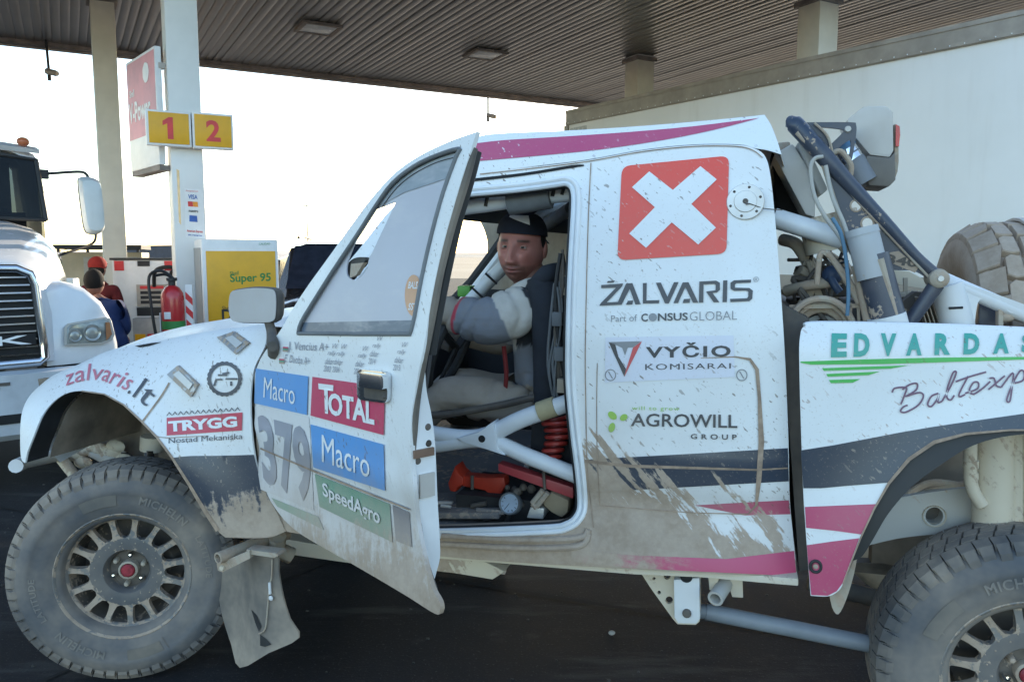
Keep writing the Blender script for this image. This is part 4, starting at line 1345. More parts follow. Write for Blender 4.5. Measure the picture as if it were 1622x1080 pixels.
# window gasket, pane with the hand hole
b = B(); wl = cat_rom(WIN, True, 3); b.tube([TD.P(x, y, .002) for x, y in wl + wl[:1]], .0055, 8, cap=False); b.obj('window_gasket', plain('grey_gasket', (.16, .17, .18), .6), door)
def film_mat(name, col, trans, rough=.5):
    m, nt, N, L, bs = node_mat(name)
    t = NT(nt); co = t.coord()
    n = t.noise(co, 3, 4, .6); n2 = t.noise(co, 60, 3, .7)
    c = t.mix(t.m('MULTIPLY', t.ramp(n, .35, .75), .25), col, (.46, .44, .44))
    n4 = t.noise(t.map(co, scale=(.5, 1, 2.2), rot=(0, .7, 0)), 7, 4, .7)
    c = t.mix(t.m('MULTIPLY', t.ramp(n4, .45, .7), .4), c, (.62, .61, .62))
    c = t.mix(t.m('MULTIPLY', t.ramp(n2, .6, .75), .2), c, (.55, .55, .57))
    L.new(c, bs.inputs['Base Color']); bs.inputs['Roughness'].default_value = rough
    tr = N.new('ShaderNodeBsdfTranslucent'); tr.inputs[0].default_value = (col[0] * .9, col[1], col[2] * 1.2, 1)
    mx = N.new('ShaderNodeMixShader'); mx.inputs[0].default_value = trans
    L.new(bs.outputs[0], mx.inputs[1]); L.new(tr.outputs[0], mx.inputs[2])
    L.new(mx.outputs[0], N['Material Output'].inputs[0])
    return m
M['pane_film'] = film_mat('frosted_window', (.52, .52, .57), .04, .4)
M['pane_band'] = film_mat('grey_window_band', (.28, .33, .37), .05, .3)
M['pane_low'] = film_mat('dark_window_band', (.10, .14, .20), .05, .3)
SLOT = [(582, 337, 1), (603, 329), (627, 320, 1), (618, 340), (606, 365), (592, 395), (584, 412), (582, 425), (574, 436), (563, 444), (553, 440), (549, 430), (552, 410), (566, 375)]
pane = panel('window_pane', wl, TD, M['pane_film'], door, [cat_rom(SLOT, True, 4)], thick=.004, grid=.024, off=-.008, smooth=0)
decal('grey_band', [(727, 237), (690, 248), (655, 265), (622, 291), (602, 318), (585, 340), (583, 336), (640, 305), (710, 282), (718, 262)], TD, M['pane_band'], pane, off=-.006, grid=.024)
decal('dark_band', [(476, 511), (655, 507), (651, 528), (474, 527)], TD, M['pane_low'], pane, off=-.006, grid=.024)
seam('pane_top_line', [(722, 249), (690, 258), (655, 276), (628, 298), (605, 328)], 1.5, TD, M['rubber'], pane, -.005)
osk = dd('orange_sticker', [(655 + 14 * math.cos(a * .2618), 468 + 33 * math.sin(a * .2618)) for a in range(24)], 'ink_red_square', -.0055)
osk.data.materials[0] = plain('faded_orange', (.62, .36, .22), .6)
for s_, y in (('BALSA', 452), ('SSTA', 486)):
    td(s_, [(646, y + 5), (665, y + 6), (667, y - 6), (648, y - 6)], 'ink_door_white', -.004, .02)
# hand hold deflector inside the hole
b = B(); b.prism([TD.P(x, y, -.03) for x, y in cat_rom([(552, 432), (560, 415), (572, 408), (586, 409), (580, 422), (570, 430), (562, 443)], True, 3)], DN * .014); b.obj('hand_hold', M['black'], pane)
b = B(); b.prism([TD.P(x, y, -.012) for x, y in [(562, 418), (582, 416), (570, 436), (560, 440)]], DN * .012); b.obj('dusty_catch', M['dust_metal'], pane)
# inner shell and shut face
dl = cat_rom([(x, y) for x, y, *_ in D_OUT[9:29]] + [(655, 600), (470, 560)], True, 2)
M['door_inner'] = plain('door_inner_panel', (.05, .05, .055), .7)
inner = [TD.uv(x + 4, y - 4) for x, y in [(470, 545), (420, 590), (412, 650), (418, 710), (440, 790), (470, 830), (560, 880), (620, 910), (632, 885), (622, 800), (618, 720), (622, 640), (634, 545)]]
panel('inner_panel', inner, TD, M['door_inner'], door, thick=.01, grid=.08, off=-.085, raw=True)
def edge_frame():
    a0, _ = TD.uv(655, 730)
    return a0
a_end = edge_frame()
TE = Frame(TD.O + DA * (a_end - .012) + DN * 0, -DN, DA, None, TM)
SHUT = [(664, 590), (668, 570), (673, 585), (676, 620), (684, 660), (689, 700), (691, 740), (693, 790), (696, 840), (697, 880), (692, 903), (684, 926), (677, 905), (668, 870), (660, 830), (655, 780), (652, 730), (653, 680), (657, 630)]
shut = panel('shut_face', SHUT, TE, M['white_metal'], door, thick=.01, grid=.04, smooth=4)
seal = B(); seal.tube([TD.P(x, y, -.012) for x, y in cat_rom([(750, 235), (736, 290), (716, 355), (697, 430), (684, 500), (672, 560), (661, 620), (655, 680), (653, 740), (658, 800), (664, 850), (674, 895), (687, 935)], False, 4)], .011, 8); seal.obj('door_seal', M['dusty_rubber'], door)
b = B(); b.tube([TD.P(x, y, -.04) for x, y in cat_rom([(752, 240), (742, 280), (722, 350), (704, 430), (690, 500), (680, 560)], False, 4)], .018, 8); b.obj('window_frame_edge', M['rubber'], door)
lt = TE.P(676, 716, 0)
b = B(); b.obox(TE.P(671, 717, .004), (-DN, DA, (0, 0, 1)), (.030, .004, .010)); b.obj('latch_slot', plain('latch_brass', (.22, .14, .10), .5, .3), door)
for x, y in ((678, 676), (678, 718 - 0 + 0), (679, 717), (662, 730)):
    if (x, y) in ((678, 718), (679, 717)): y = 717 + 0; x = 679; y = 716.5; 
    b = B(); b.lathe([(0, .003), (.007, .003), (.009, 0)], dir_matrix(TE.P(x, y if y != 716.5 else 702, 0), DA), 12); b.obj('bolt_hole', M['dark_metal'], door)
b = B(); b.obox(TE.P(676, 768, .003), (-DN, DA, (0, 0, 1)), (.022, .004, .03)); b.obj('crumpled_tape', M['silver'], door)
# stickers
dd('number_plate', [(402, 640), (489, 660), (491, 680), (497, 808), (413, 775), (404, 720)], 'ink_door_plate', .002)
dd('blue_sticker', [(405, 583.5), (488, 596), (486, 657), (402.5, 638.5)], 'ink_door_blue', .004)
td('Macro', [(417, 629.5), (467, 641), (466.5, 609), (418.5, 597)], bold=.0)
dd('pink_sticker', [(494.7, 596.6), (609.6, 613), (607.5, 689), (491.7, 658)], 'ink_door_pink', .004)
td('T', [(507.5, 653), (527, 657), (528, 610), (504, 607)], bold=.03)
td('OTAL', [(520, 656), (593, 673.5), (592.5, 634), (519.5, 621)], bold=.035)
dd('blue_sticker', [(491.7, 672), (607.5, 704), (609.6, 777), (496, 740)], 'ink_door_blue', .004)
td('Macro', [(510, 731.5), (585.5, 757), (584.5, 717), (509.5, 688)], bold=.0)
td('379', [(418, 766), (497, 801), (487.5, 678), (406.5, 655)], 'ink_door_grey', .0045, .035)
dd('green_sticker', [(498.5, 750), (617, 798), (621.5, 858.5), (506, 802)], 'ink_door_green', .0034)
td('SpeedAgro', [(512, 791), (602, 838), (601, 806), (510, 763)], off=.0075, bold=.02)
dd('slate_stripe', [(621.5, 799), (648, 811), (652, 866), (627, 856)], 'ink_door_slate', .0032)
dd('green_stripe', [(430, 788), (504, 818), (513, 839), (439, 802)], 'ink_door_green', .002)
seam('crease_dirt', [(403, 706), (440, 722), (497, 746), (560, 772), (648, 807)], [2.5, 2.5, 3, 3, 2.5], TD, M['groove'], door, .0065, 0)
td('J. Vencius A+', [(455, 558), (518, 560), (520, 543), (457, 541)], 'ink_door_grey', .003, .0)
td('E. Duoba A+', [(450, 573), (490, 578), (491, 566), (452, 561)], 'ink_door_grey', .003, .0)
for x, y in ((448, 545), (442, 564)):
    for k, c in enumerate(('ink_door_pink', 'ink_door_green', 'ink_red_square')):
        dd('flag_band', [(x, y + 4 + k * 2.6), (x + 8, y + 4.5 + k * 2.6), (x + 8, y + 7 + k * 2.6), (x, y + 6.5 + k * 2.6)], c, .003, grid=0)
for yr, x, y in (('2003', 512, 588), ('2004', 526, 589), ('2006', 560, 592), ('2014', 583, 576), ('2015', 622, 586)):
    td(yr, [(x, y), (x + 11, y + 1.2), (x + 12, y - 8), (x + 1, y - 9)], 'ink_door_grey', .003, .0)
    td('dakar', [(x + 2, y - 12), (x + 15, y - 10.5), (x + 18, y - 20), (x + 4, y - 21)], 'ink_door_grey', .003, .0, shear=.2)
    td('rally', [(x + 6, y - 24), (x + 18, y - 23), (x + 21, y - 32), (x + 8, y - 33)], 'ink_door_grey', .003, .0, shear=.2)
    td('VV', [(x + 13, y - 36), (x + 22, y - 36), (x + 24, y - 44), (x + 15, y - 44)], 'ink_door_grey', .003, .0, shear=.2)
# chrome pull handle
hq = cat_rom(rrect([(572, 632), (619, 638), (620, 589), (571, 584)], 9), True, 2)
b = B(); b.prism([TD.P(x, y, .002) for x, y in hq], DN * .012); b.obj('handle_bezel', M['chrome'], door, bevel=.004)
b = B(); b.prism([TD.P(x, y, .0142) for x, y in rrect([(577, 630), (613, 635), (614, 616), (577, 611)], 4)], DN * .001); b.obj('handle_cup', M['dark_metal'], door)
b = B(); b.prism([TD.P(x, y, .0145) for x, y in rrect([(576, 612), (615, 617), (615, 593), (576, 588)], 5)], DN * .016); b.obj('handle', M['chrome'], door, bevel=.006)
b = B(); b.sphere(TD.P(609, 628, .015), .006, 10, 6); b.obj('lock', M['dark_metal'], door)
# wing mirror
mv = -.02
b = B(); mo = cat_rom([(366, 470), (370, 460), (380, 457), (405, 454), (432, 455), (442, 459), (445, 472), (444, 500), (440, 509), (428, 512), (400, 512), (378, 511), (369, 506), (365, 490)], True, 3)
FMr = Frame((0, -.08, 0), (1, 0, 0), VN, None, TM)
cen = FMr.P(405, 483)
rings = []
for off, s_ in ((-.015, .82), (-.006, .97), (.004, 1.0), (.02, .96), (.05, .80), (.065, .5)):
    rings.append([cen + (FMr.P(x, y) - cen) * s_ + V3((0, off + .0, 0)) for x, y in mo])
b.loft(rings); mh = b.obj('mirror_housing', M['dusty_rubber'], door, fix=True)
b = B(); b.prism([cen + (FMr.P(x, y) - cen) * .93 + V3((0, -.0155, 0)) for x, y in mo], (0, -.003, 0)); b.obj('mirror_face', dirty('dusty_mirror', (.42, .43, .46), .35, .3, Cn=-.42, low=.5, fine=.3, dust=.6, spec=.6), mh)
b = B(); b.tube([FMr.P(425, 508), FMr.P(430, 525), TD.P(432, 545, .02), TD.P(434, 560, .0)], [.014, .016, .018, .02], 10, 4); b.obj('mirror_stalk', M['dusty_rubber'], door)

# ---------------------------------------------------------------- bed side
ARCH_R = [(1335, 925), (1347, 893), (1364, 850), (1385, 805), (1408, 765), (1440, 727), (1480, 700), (1530, 687), (1600, 681), (1680, 681), (1760, 700)]
b_out = [(1268, 530), (1272, 519), (1284, 514), (1300, 514), (1450, 517), (1622, 524), (1800, 534, 1), (1800, 740, 1)] + ARCH_R[::-1] + [(1326, 937), (1311, 944), (1284, 943, 1), (1280, 890), (1276, 835), (1272, 770), (1268, 650), (1266, 560)]
bed = panel('bed_side', b_out, TB, M['bed_white'], truck, thick=.008, grid=.024, label='white bed side with green and purple lettering, navy and magenta stripes')
def db(name, pts, mat, off=.003, smooth=0, grid=.024): return decal(name, cat_rom(pts, True, smooth) if smooth else pts, TB, M[mat], bed, (), off, grid)
def tb_(s, q, mat, off=.004, bold=.02, sp=1, shear=0): return text(s, q, TB, M[mat], bed, off, bold, sp, shear)
db('navy_stripe', [(1268.5, 713), (1320, 705), (1370, 695.5), (1430, 684), (1477, 676), (1530, 668), (1622, 655), (1780, 640), (1780, 698), (1680, 680), (1600, 680.5), (1530, 686), (1480, 699), (1440, 726), (1408, 764), (1344, 769), (1300, 773), (1272.5, 773)], 'bed_navy', .002)
db('magenta_stripe', [(1275, 802.5), (1388, 798), (1364, 846), (1320, 840), (1277, 835.6)], 'bed_magenta', .002)
db('magenta_tip', [(1278, 863), (1320, 857), (1361, 852), (1346, 892), (1334, 924), (1325, 936), (1311, 943), (1285, 942), (1281, 900)], 'bed_magenta', .002)
for ch, x in zip('EDVARDAS', (1316, 1352, 1394, 1435, 1480, 1526, 1573, 1618)):
    yb = 566 - (x - 1316) * .022
    tb_(ch, [(x, yb), (x + 25, yb - .6), (x + 26, 528), (x + 1.5, 527.5)], 'ink_bed_teal', bold=.05)
db('green_stripe', [(1268, 572.5), (1370, 569), (1480, 566.3), (1622, 565), (1760, 564), (1760, 568), (1622, 569.3), (1480, 574), (1400, 576.5), (1284, 577.5), (1268, 574.5)], 'ink_bed_green', grid=0)
db('green_stripe', [(1302, 583), (1370, 580.5), (1440, 578.5), (1411, 583.7), (1305, 587.3)], 'ink_bed_green', grid=0)
db('green_stripe', [(1309, 592), (1394, 588.3), (1376, 594), (1311, 596.6)], 'ink_bed_green', grid=0)
db('green_stripe', [(1313, 601.5), (1363, 600), (1351, 606), (1316, 606.8)], 'ink_bed_green', grid=0)
SCRIPT = [[(645, 478), (660, 455), (720, 452), (712, 490), (692, 540)], [(700, 462), (740, 435), (778, 430), (772, 465), (715, 500)], [(725, 497), (790, 478), (812, 497), (785, 545), (720, 582), (690, 578), (705, 555), (728, 545)],
          [(893, 482), (855, 498), (835, 540), (855, 552), (885, 515), (896, 485), (890, 530), (912, 524)], [(912, 524), (960, 440), (988, 372), (970, 374), (942, 450), (937, 500), (957, 518), (978, 492)],
          [(1052, 390), (1005, 480), (1008, 500), (1035, 488)], [(985, 420), (1060, 393), (1148, 368)], [(1035, 482), (1100, 458), (1105, 425), (1080, 425), (1058, 465), (1080, 486), (1130, 455), (1170, 418)],
          [(1165, 402), (1190, 402), (1202, 440), (1228, 450)], [(1248, 388), (1160, 462)], [(1228, 450), (1290, 373), (1287, 440), (1275, 522), (1258, 515), (1290, 430), (1330, 362), (1352, 372), (1345, 412), (1300, 428)],
          [(1390, 410), (1440, 370), (1425, 420), (1390, 440), (1385, 410)]]
for L in SCRIPT:
    seam('script_stroke', [(1222 + x / 3.375, 480 + y / 3.375) for x, y in L], 2.8, TB, M['ink_bed_plum'], bed, .004, 5)
seam('arch_edge_mud', ARCH_R[:-1], [2, 2, 2.5, 3, 4.5, 6, 6, 4, 3, 2], TB, M['groove'], bed, .0045, 0)
fx = TB.P(1292, 897, .004)
b = B()
b.tube([axes_matrix(fx, XA, (0, 0, 1), (0, -1, 0)) @ V3((.014 * math.cos(k * .4488), .016 * math.sin(k * .4488), 0)) for k in range(15)], .0045, 8, cap=False); b.obj('ring_fastener', M['rubber'], bed)
b = B(); b.sphere(fx, .007, 10, 6, (1, .4, 1)); b.obj('fastener_head', M['dust_metal'], bed)
# thick top roll, rear arch trim, rubber tongue
b = B(); b.tube([TB.P(x, y, -.016) for x, y in cat_rom([(1276, 519), (1300, 516), (1450, 519), (1622, 526), (1790, 535)], False, 4)], .014, 10); b.obj('bed_top_roll', M['bed_white'], truck)
panel('arch_trim', [(1350, 888, 1), (1364, 852), (1385, 806), (1408, 766), (1440, 728), (1480, 701), (1530, 688), (1600, 682), (1680, 682), (1760, 701, 1), (1760, 706, 1), (1680, 687), (1600, 690), (1540, 706), (1490, 736), (1445, 770), (1408, 812), (1384, 852), (1366, 880)], TB, plain('glossy_rubber', (.014, .015, .018), .5, var=.2), truck, thick=.02, off=-.014)
b = B(); b.prism([TB.P(x, y, -.03) for x, y in cat_rom([(1312, 930, 1), (1335, 922), (1352, 885), (1360, 868, 1), (1352, 910), (1340, 950), (1328, 973), (1318, 962)], True, 3)], (0, .008, 0)); b.obj('mud_tongue', M['dust_metal'], truck)
# gap between cab and bed
b = B(); b.prism([tp(x, y, .10) for x, y in [(1236, 480), (1282, 505), (1290, 900), (1266, 905)]], (0, 1.3, 0)); b.obj('bed_bulkhead', M['dark_metal'], truck)

# ---------------------------------------------------------------- underside
b = B(); b.prism([TC.P(x, y, -.02) for x, y in [(690, 872), (1000, 893), (1262, 911), (1262, 922), (1110, 914), (1000, 909), (760, 889), (690, 884)]], (0, .06, 0)); b.obj('sill_rail', M['chassis'], truck, bevel=.004)
b = B(); b.prism([tp(x, y, .10) for x, y in [(560, 870), (700, 873), (770, 890), (800, 905), (780, 918), (720, 908), (560, 890)]], (0, .12, 0)); b.obj('frame_rail', M['chassis'], truck, bevel=.006)
b = B(); b.prism([tp(x, y, .34) for x, y in [(420, 848), (560, 872), (560, 892), (420, 872)]], (0, .1, 0)); b.obj('frame_rail', M['chassis'], truck)
b = B(); b.tube([tp(430, 884, 1.3), tp(700, 888, 1.3), tp(800, 900, 1.3)], .03, 8); b.obj('far_side_rail', M['chassis_grey'], truck)
def cut_plate(name, pts, v, d, mat, holes):
    fr = _fv.get(v) or FV(v)
    panel(name, pts, fr, mat, truck, [[(cx + r * math.cos(k * .4488), cy + r * math.sin(k * .4488)) for k in range(14)] for cx, cy, r in holes], thick=d, grid=0, smooth=0)
cut_plate('link_bracket', [(1014, 905), (1110, 909), (1110, 965), (1108, 984), (1102, 989), (1073, 988), (1066, 980), (1030, 930)], .06, .012, M['chassis'], [(1036, 916, 2.5), (1044, 938, 3), (1060, 950, 6), (1057, 912, 5.5)])
b = B(); b.prism([tp(x, y, .02) for x, y in [(1067, 918), (1108, 915), (1109, 980), (1103, 988), (1074, 987), (1068, 978)]], (0, .04, 0)); b.obj('link_bracket_cheek', M['cage_dirty'], truck, bevel=.004)
b = B(); b.lathe([(0, .012), (.010, .012), (.013, .008), (.013, 0)], dir_matrix(tp(1088, 970, .02), VN), 12); b.obj('link_bolt', M['dark_metal'], truck)
b = B(); b.lathe([(0, .001), (.018, .001)], dir_matrix(tp(1087, 913, .019), VN), 16); b.obj('bracket_hole', M['gap'], truck)
b = B(); b.tube([tp(1133, 948, -.02), tp(1160, 905, .12)], .023, 16, hollow=.7); b.obj('jack_tube', M['chassis_grey'], truck)
b = B(); b.prism([tp(x, y, .05) for x, y in [(1150, 914), (1176, 917), (1177, 946), (1160, 945)]], (0, .02, 0)); b.prism([tp(x, y, .03) for x, y in [(1122, 912), (1140, 914), (1130, 935), (1124, 934)]], (0, .02, 0)); b.obj('tube_bracket', M['chassis'], truck)
b = B(); b.tube([tp(1108, 967, .09), tp(1122, 969, .09)], .022, 12); b.tube([tp(1118, 968, .09), tp(1390, 1022, .15)], .025, 14); b.obj('trailing_link', plain('link_blue_grey', (.19, .21, .235), .5, var=.15, scale=5), truck)
b = B(); b.tube([tp(1280, 920, .5), tp(1420, 955, .5)], .03, 10); b.obj('upper_link', M['dark_metal'], truck)
b = B(); b.prism([tp(x, y, .55) for x, y in [(1340, 890), (1400, 892), (1480, 908), (1478, 918), (1350, 905)]], (0, .05, 0)); b.obj('cross_brace', M['dark_metal'], truck)
b = B(); b.tube([tp(1640, 1080, .16), tp(1640, 1080, 1.4)], .06, 14); b.sphere(tp(1640, 1080, .78), .16, 14, 10); b.obj('rear_axle', M['dark_metal'], truck)
b = B(); b.tube([(.04, .14, .41), (.04, 1.45, .41)], .05, 12); b.obj('front_axle', M['dark_metal'], truck)
b = B(); b.box((.1, .5, .5), (1.9, 1.1, .62)); b.obj('belly_pan', M['dark_metal'], truck)
# inside the rear arch
FV30 = FV(.30)
rail = panel('bed_rail', cat_rom([(1362, 867, 1), (1370, 835), (1382, 805), (1400, 795), (1440, 785), (1500, 776), (1545, 772), (1622, 772), (1760, 775, 1), (1760, 842, 1), (1622, 842), (1545, 842), (1480, 846), (1420, 853)], True, 4), FV30, M['chassis_grey'], truck, [[(1480 + 14 * math.cos(k * .3142), 817 + 14 * math.sin(k * .3142)) for k in range(20)]], thick=.05, grid=.08, smooth=0)
b = B(); b.lathe([(.026, -.01), (.030, .002), (.033, .006), (.034, .0)], dir_matrix(FV30.P(1480, 817), VN), 20); b.obj('rail_hole_lip', M['chassis'], rail)
b = B(); b.lathe([(0, -.05), (.03, -.05), (.027, 0)], dir_matrix(FV30.P(1480, 817), VN), 20); b.obj('rail_hole', M['dark_metal'], rail)
b = B(); b.tube([tp(1553, 850, .24), tp(1553, 690, .24)], .001, 6); 
b = B(); b.tube([tp(1575, 835, .24), tp(1576, 640, .24)], .058, 20); b.obj('bypass_shock', M['chassis'], truck)
b = B(); b.tube([tp(1538, 670, .20), tp(1537, 745, .20), tp(1541, 775, .20), tp(1556, 800, .20)], .018, 12, 5); b.tube([tp(1538, 728, .20), tp(1537.5, 740, .20)], .021, 12); b.tube([tp(1538, 748, .20), tp(1538, 758, .20)], .020, 12); b.obj('shock_pipe', M['chassis'], truck)
b = B(); b.tube([tp(1614, 840, .22), tp(1612, 640, .22)], .03, 12); b.tube([tp(1600, 790, .24), tp(1630, 790, .22)], .015, 8); b.tube([tp(1650, 840, .2), tp(1650, 640, .2)], .05, 14); b.obj('second_shock', M['chassis'], truck)
b = B(); b.tube([tp(1420, 798, .33), tp(1450, 775, .33), tp(1480, 764, .33), tp(1530, 770, .33)], .011, 8, 5); b.tube([tp(1430, 785, .36), tp(1500, 772, .33), tp(1560, 762, .33)], .012, 8, 4); b.obj('brake_pipe', M['dust_metal'], truck)
b = B(); b.box(tp(1380, 900, .55), tp(1690, 640, .62)); b.obj('bed_inner_wall', M['liner'], truck)

# front mud flap and its tube
fp = [(341, 895), (365, 884), (400, 874), (438, 878), (441, 905), (448, 945), (459, 980), (473, 1010), (425, 1034), (380, 1057), (366, 1020), (352, 975), (344, 930)]
FFl = Frame((.46, .06, 0), (math.cos(.25), -math.sin(.25), 0), (-math.sin(.25), -math.cos(.25), 0), lambda a, z: .03 * math.sin(a * 14) + .25 * (z - .45) ** 2, TM)
fm = dirty('mud_flap_rubber', (.10, .095, .09), .8, Cn=-.12, low=.45, fine=.25, streak=.3, dust=1.0, edge=.5)
flap = panel('mud_flap', cat_rom(fp[:3] + fp[3:], True, 3), FFl, fm, truck, thick=.006, grid=.024, smooth=0)
b = B(); b.tube([tp(345, 884, -.08), tp(400, 862, .05), tp(455, 845, .2)], .021, 14, hollow=.7); b.obj('flap_tube', M['dust_metal'], truck)
b = B(); b.prism([tp(x, y, -.06) for x, y in [(343, 893), (395, 872), (396, 884), (352, 906), (345, 903)]], (0, .02, 0)); b.prism([tp(x, y, -.05) for x, y in [(390, 870), (438, 876), (441, 880), (434, 883), (392, 877)]], (0, .05, 0)); b.obj('flap_clamp', M['dust_metal'], truck)
b = B(); b.lathe([(0, .006), (.008, .006), (.01, 0)], dir_matrix(tp(352, 899, -.062), VN), 10); b.obj('clamp_bolt', M['chassis'], truck)
b = B(); b.tube([FFl.P(431, 885, .006), FFl.P(430, 915, .007), FFl.P(427, 925, .008), FFl.P(424, 960, .006), FFl.P(420, 995, .006), FFl.P(410, 1003, .006)], .0025, 6, 4); b.obj('flap_cord', M['dust_metal'], flap)
b = B(); b.tube([FFl.P(427, 922, .01), FFl.P(428, 940, .01)], .005, 8); b.sphere(FFl.P(429, 947, .01), .009, 10, 6, (1, .5, 1)); b.obj('cord_hook', M['cage_dirty'], flap)
for L in ([(398, 965), (407, 975), (414, 992), (410, 1000), (404, 985)], [(412, 1004), (422, 1012), (430, 1020), (420, 1024), (412, 1022)]):
    decal('rubbed_patch', L, FFl, M['rubber'], flap, off=.003, grid=0)
b = B(); b.tube([tp(440, 850, .1), tp(440, 870, .12), tp(462, 880, .15)], .03, 10); b.obj('sill_outrigger', M['dust_metal'], truck)

# ---------------------------------------------------------------- wheels
M['tyre'] = dirty('tyre_rubber', (.050, .057, .068), .75, Cn=-.50, low=.5, fine=.25, dust=.95, lowscale=6)
M['tyre_wall'] = dirty('tyre_sidewall', (.058, .070, .088), .7, Cn=-.52, low=.6, fine=.2, dust=.75, lowscale=7)
M['tyre_letter'] = dirty('tyre_letter', (.12, .125, .13), .8, Cn=-.35, low=.5, fine=.3, dust=.9)
M['tyre_dark'] = plain('tread_groove', (.018, .019, .022), .9)
M['rim_grey'] = dirty('rim_grey', (.065, .08, .10), .45, .25, Cn=-.2, low=.6, fine=.6, dust=.5, lowscale=12)
M['rim_face'] = dirty('rim_face', (.16, .17, .18), .45, .25, Cn=.12, low=.6, fine=.6, dust=.5, lowscale=12)
M['hub_dark'] = dirty('hub_dark', (.03, .03, .032), .6, Cn=-.1, low=.5, fine=.4, dust=.5)
M['hub_red'] = plain('hub_red', (.30, .03, .045), .5, var=.3, scale=60)
M['worn_patch'] = dirty('worn_yellow_patch', (.095, .094, .09), .8, Cn=-.4, low=.5, fine=.4, dust=.6)

def build_wheel(name, Mx, R, label, rot0=0.0, letters=True):
    e = empty(name, parent=truck)
    e['label'] = label
    W = Mx @ Matrix.Rotation(rad(90), 4, 'X')          # lathe axis Z -> outward -Y
    k = R / .405
    prof = [(.205, .055), (.212, .095), (.222, .104), (.240, .113), (.258, .121), (.285, .1265), (.312, .1265), (.314, .128), (.330, .1265), (.352, .119), (.370, .106), (.380, .092), (.386, .07), (.388, 0)]
    prof = prof + [(r, -h) for r, h in prof[::-1][1:]]
    prof = [(r * k, h) for r, h in prof]
    b = B(); b.lathe(prof, W, 72); t_ = b.obj('tyre', M['tyre_wall'], e, angle=60)
    # tread blocks
    def at(a, r, h): return W @ V3((r * k * math.cos(a), r * k * math.sin(a), h))
    def block(b, a0, a1, h0, h1, r0, r1, r0b=None, r1b=None, skew=0):
        """block between angles a0..a1 and heights h0..h1; r at h0 / h1"""
        ra, rb = (r0b or r0), (r1b or r1)
        v = []
        for a, s in ((a0, 0), (a1, 0)):
            v += [at(a, r0, h0), at(a + skew, ra, h1), at(a + skew, rb, h1), at(a, r1, h0)]
        fs = [(0, 1, 2, 3), (7, 6, 5, 4), (0, 4, 5, 1), (1, 5, 6, 2), (2, 6, 7, 3), (3, 7, 4, 0)]
        b.add(v, fs)
    b = B(); n = 58; st_ = 2 * math.pi / n
    for i in range(n):
        a = i * st_ + rot0
        for sg in (1, -1):
            wd = .44 + (.03 if i % 2 else 0)
            block(b, a - wd * st_, a + wd * st_, sg * .062, sg * .098, .384, .405, .372, .397)
            block(b, a - (wd - .06) * st_, a + (wd - .10) * st_, sg * .098, sg * (.112 if i % 2 else .117), .372, .397, .350, .374)
            block(b, a - .43 * st_ + .4 * st_, a + .43 * st_ + .4 * st_, sg * .024, sg * .056, .384, .406, skew=sg * .25 * st_)
        block(b, a - .42 * st_, a + .42 * st_, -.018, .018, .384, .406, skew=.3 * st_)
    b.obj('tread_blocks', M['tyre'], e, kind='stuff', angle=0, fix=True)
    # rim: lip, barrel, disc, spokes
    b = B(); b.lathe([(.218 * k, .055), (.236 * k, .104), (.240 * k, .110), (.235 * k, .114), (.228 * k, .108), (.223 * k, .090), (.214 * k, .078), (.204 * k, .066), (.200 * k, .06), (.200 * k, .052)], W, 64); b.obj('rim', M['rim_face'], e)
    b = B(); b.lathe([(.204 * k, .06), (.200 * k, .02), (.180 * k, -.06), (.05 * k, -.065), (0, -.065)], W, 40); b.obj('wheel_barrel', M['hub_dark'], e)
    b = B(); b.lathe([(.07 * k, .02), (.076 * k, .050), (.084 * k, .062), (.118 * k, .066), (.131 * k, .064), (.134 * k, .050)], W, 56); b.obj('wheel_disc', M['rim_grey'], e)
    N_ = 15; sp = None
    for i in range(N_):
        a = 2 * math.pi * i / N_ + .12
        b = B()
        pr = [(.130, .46), (.136, .25), (.152, .165), (.176, .125), (.197, .13), (.207, .24)]
        top, bot = [], []
        loop = [(r, w_) for r, w_ in pr] + [(r, -w_) for r, w_ in pr[::-1]]
        top = [at(a + w_ * 2 * math.pi / N_, r, .0645 - (r - .128) * .02) for r, w_ in loop]
        n2 = len(loop); h_ = n2 // 2
        low = [at(a + w_ * 2 * math.pi / N_, r, .038) for r, w_ in loop]
        fs = [(j, j + 1, n2 - 2 - j, n2 - 1 - j) for j in range(h_ - 1)]
        fs += [(j, (j + 1) % n2, (j + 1) % n2 + n2, j + n2) for j in range(n2)]
        b.add(top + low, fs)
        b.obj('spoke', M['rim_face'], e, angle=30, fix=True)
    # hub
    b = B(); b.lathe([(.078 * k, .03), (.072 * k, .028), (.066, .02), (.030, .022), (.0, .022)], W, 32); b.obj('hub', M['hub_dark'], e)
    b = B(); b.lathe([(.034, .02), (.034, .05), (.028, .054), (.026, .052)], W, 20); b.obj('hub_ring', M['dust_metal'], e)
    b = B(); b.lathe([(.0, .060), (.018, .060), (.024, .054), (.025, .03)], W, 16); b.obj('hub_cap', M['hub_red'], e)
    for i in range(6):
        a = 2 * math.pi * i / 6 + .35
        b = B(); b.lathe([(0, .052), (.007, .050), (.0095, .044), (.0095, .02)], W @ Matrix.Translation((.055 * math.cos(a), .055 * math.sin(a), 0)), 8); b.obj('lug_nut', M['chrome'] if i % 2 else M['dust_metal'], e)
    b = B()
    for i in range(30):
        a = 2 * math.pi * i / 30; b.sphere(at(a, .127 if i % 2 else .112, .0655), .0028, 6, 4)
    b.obj('disc_rivets', M['dust_metal'], e, kind='stuff')
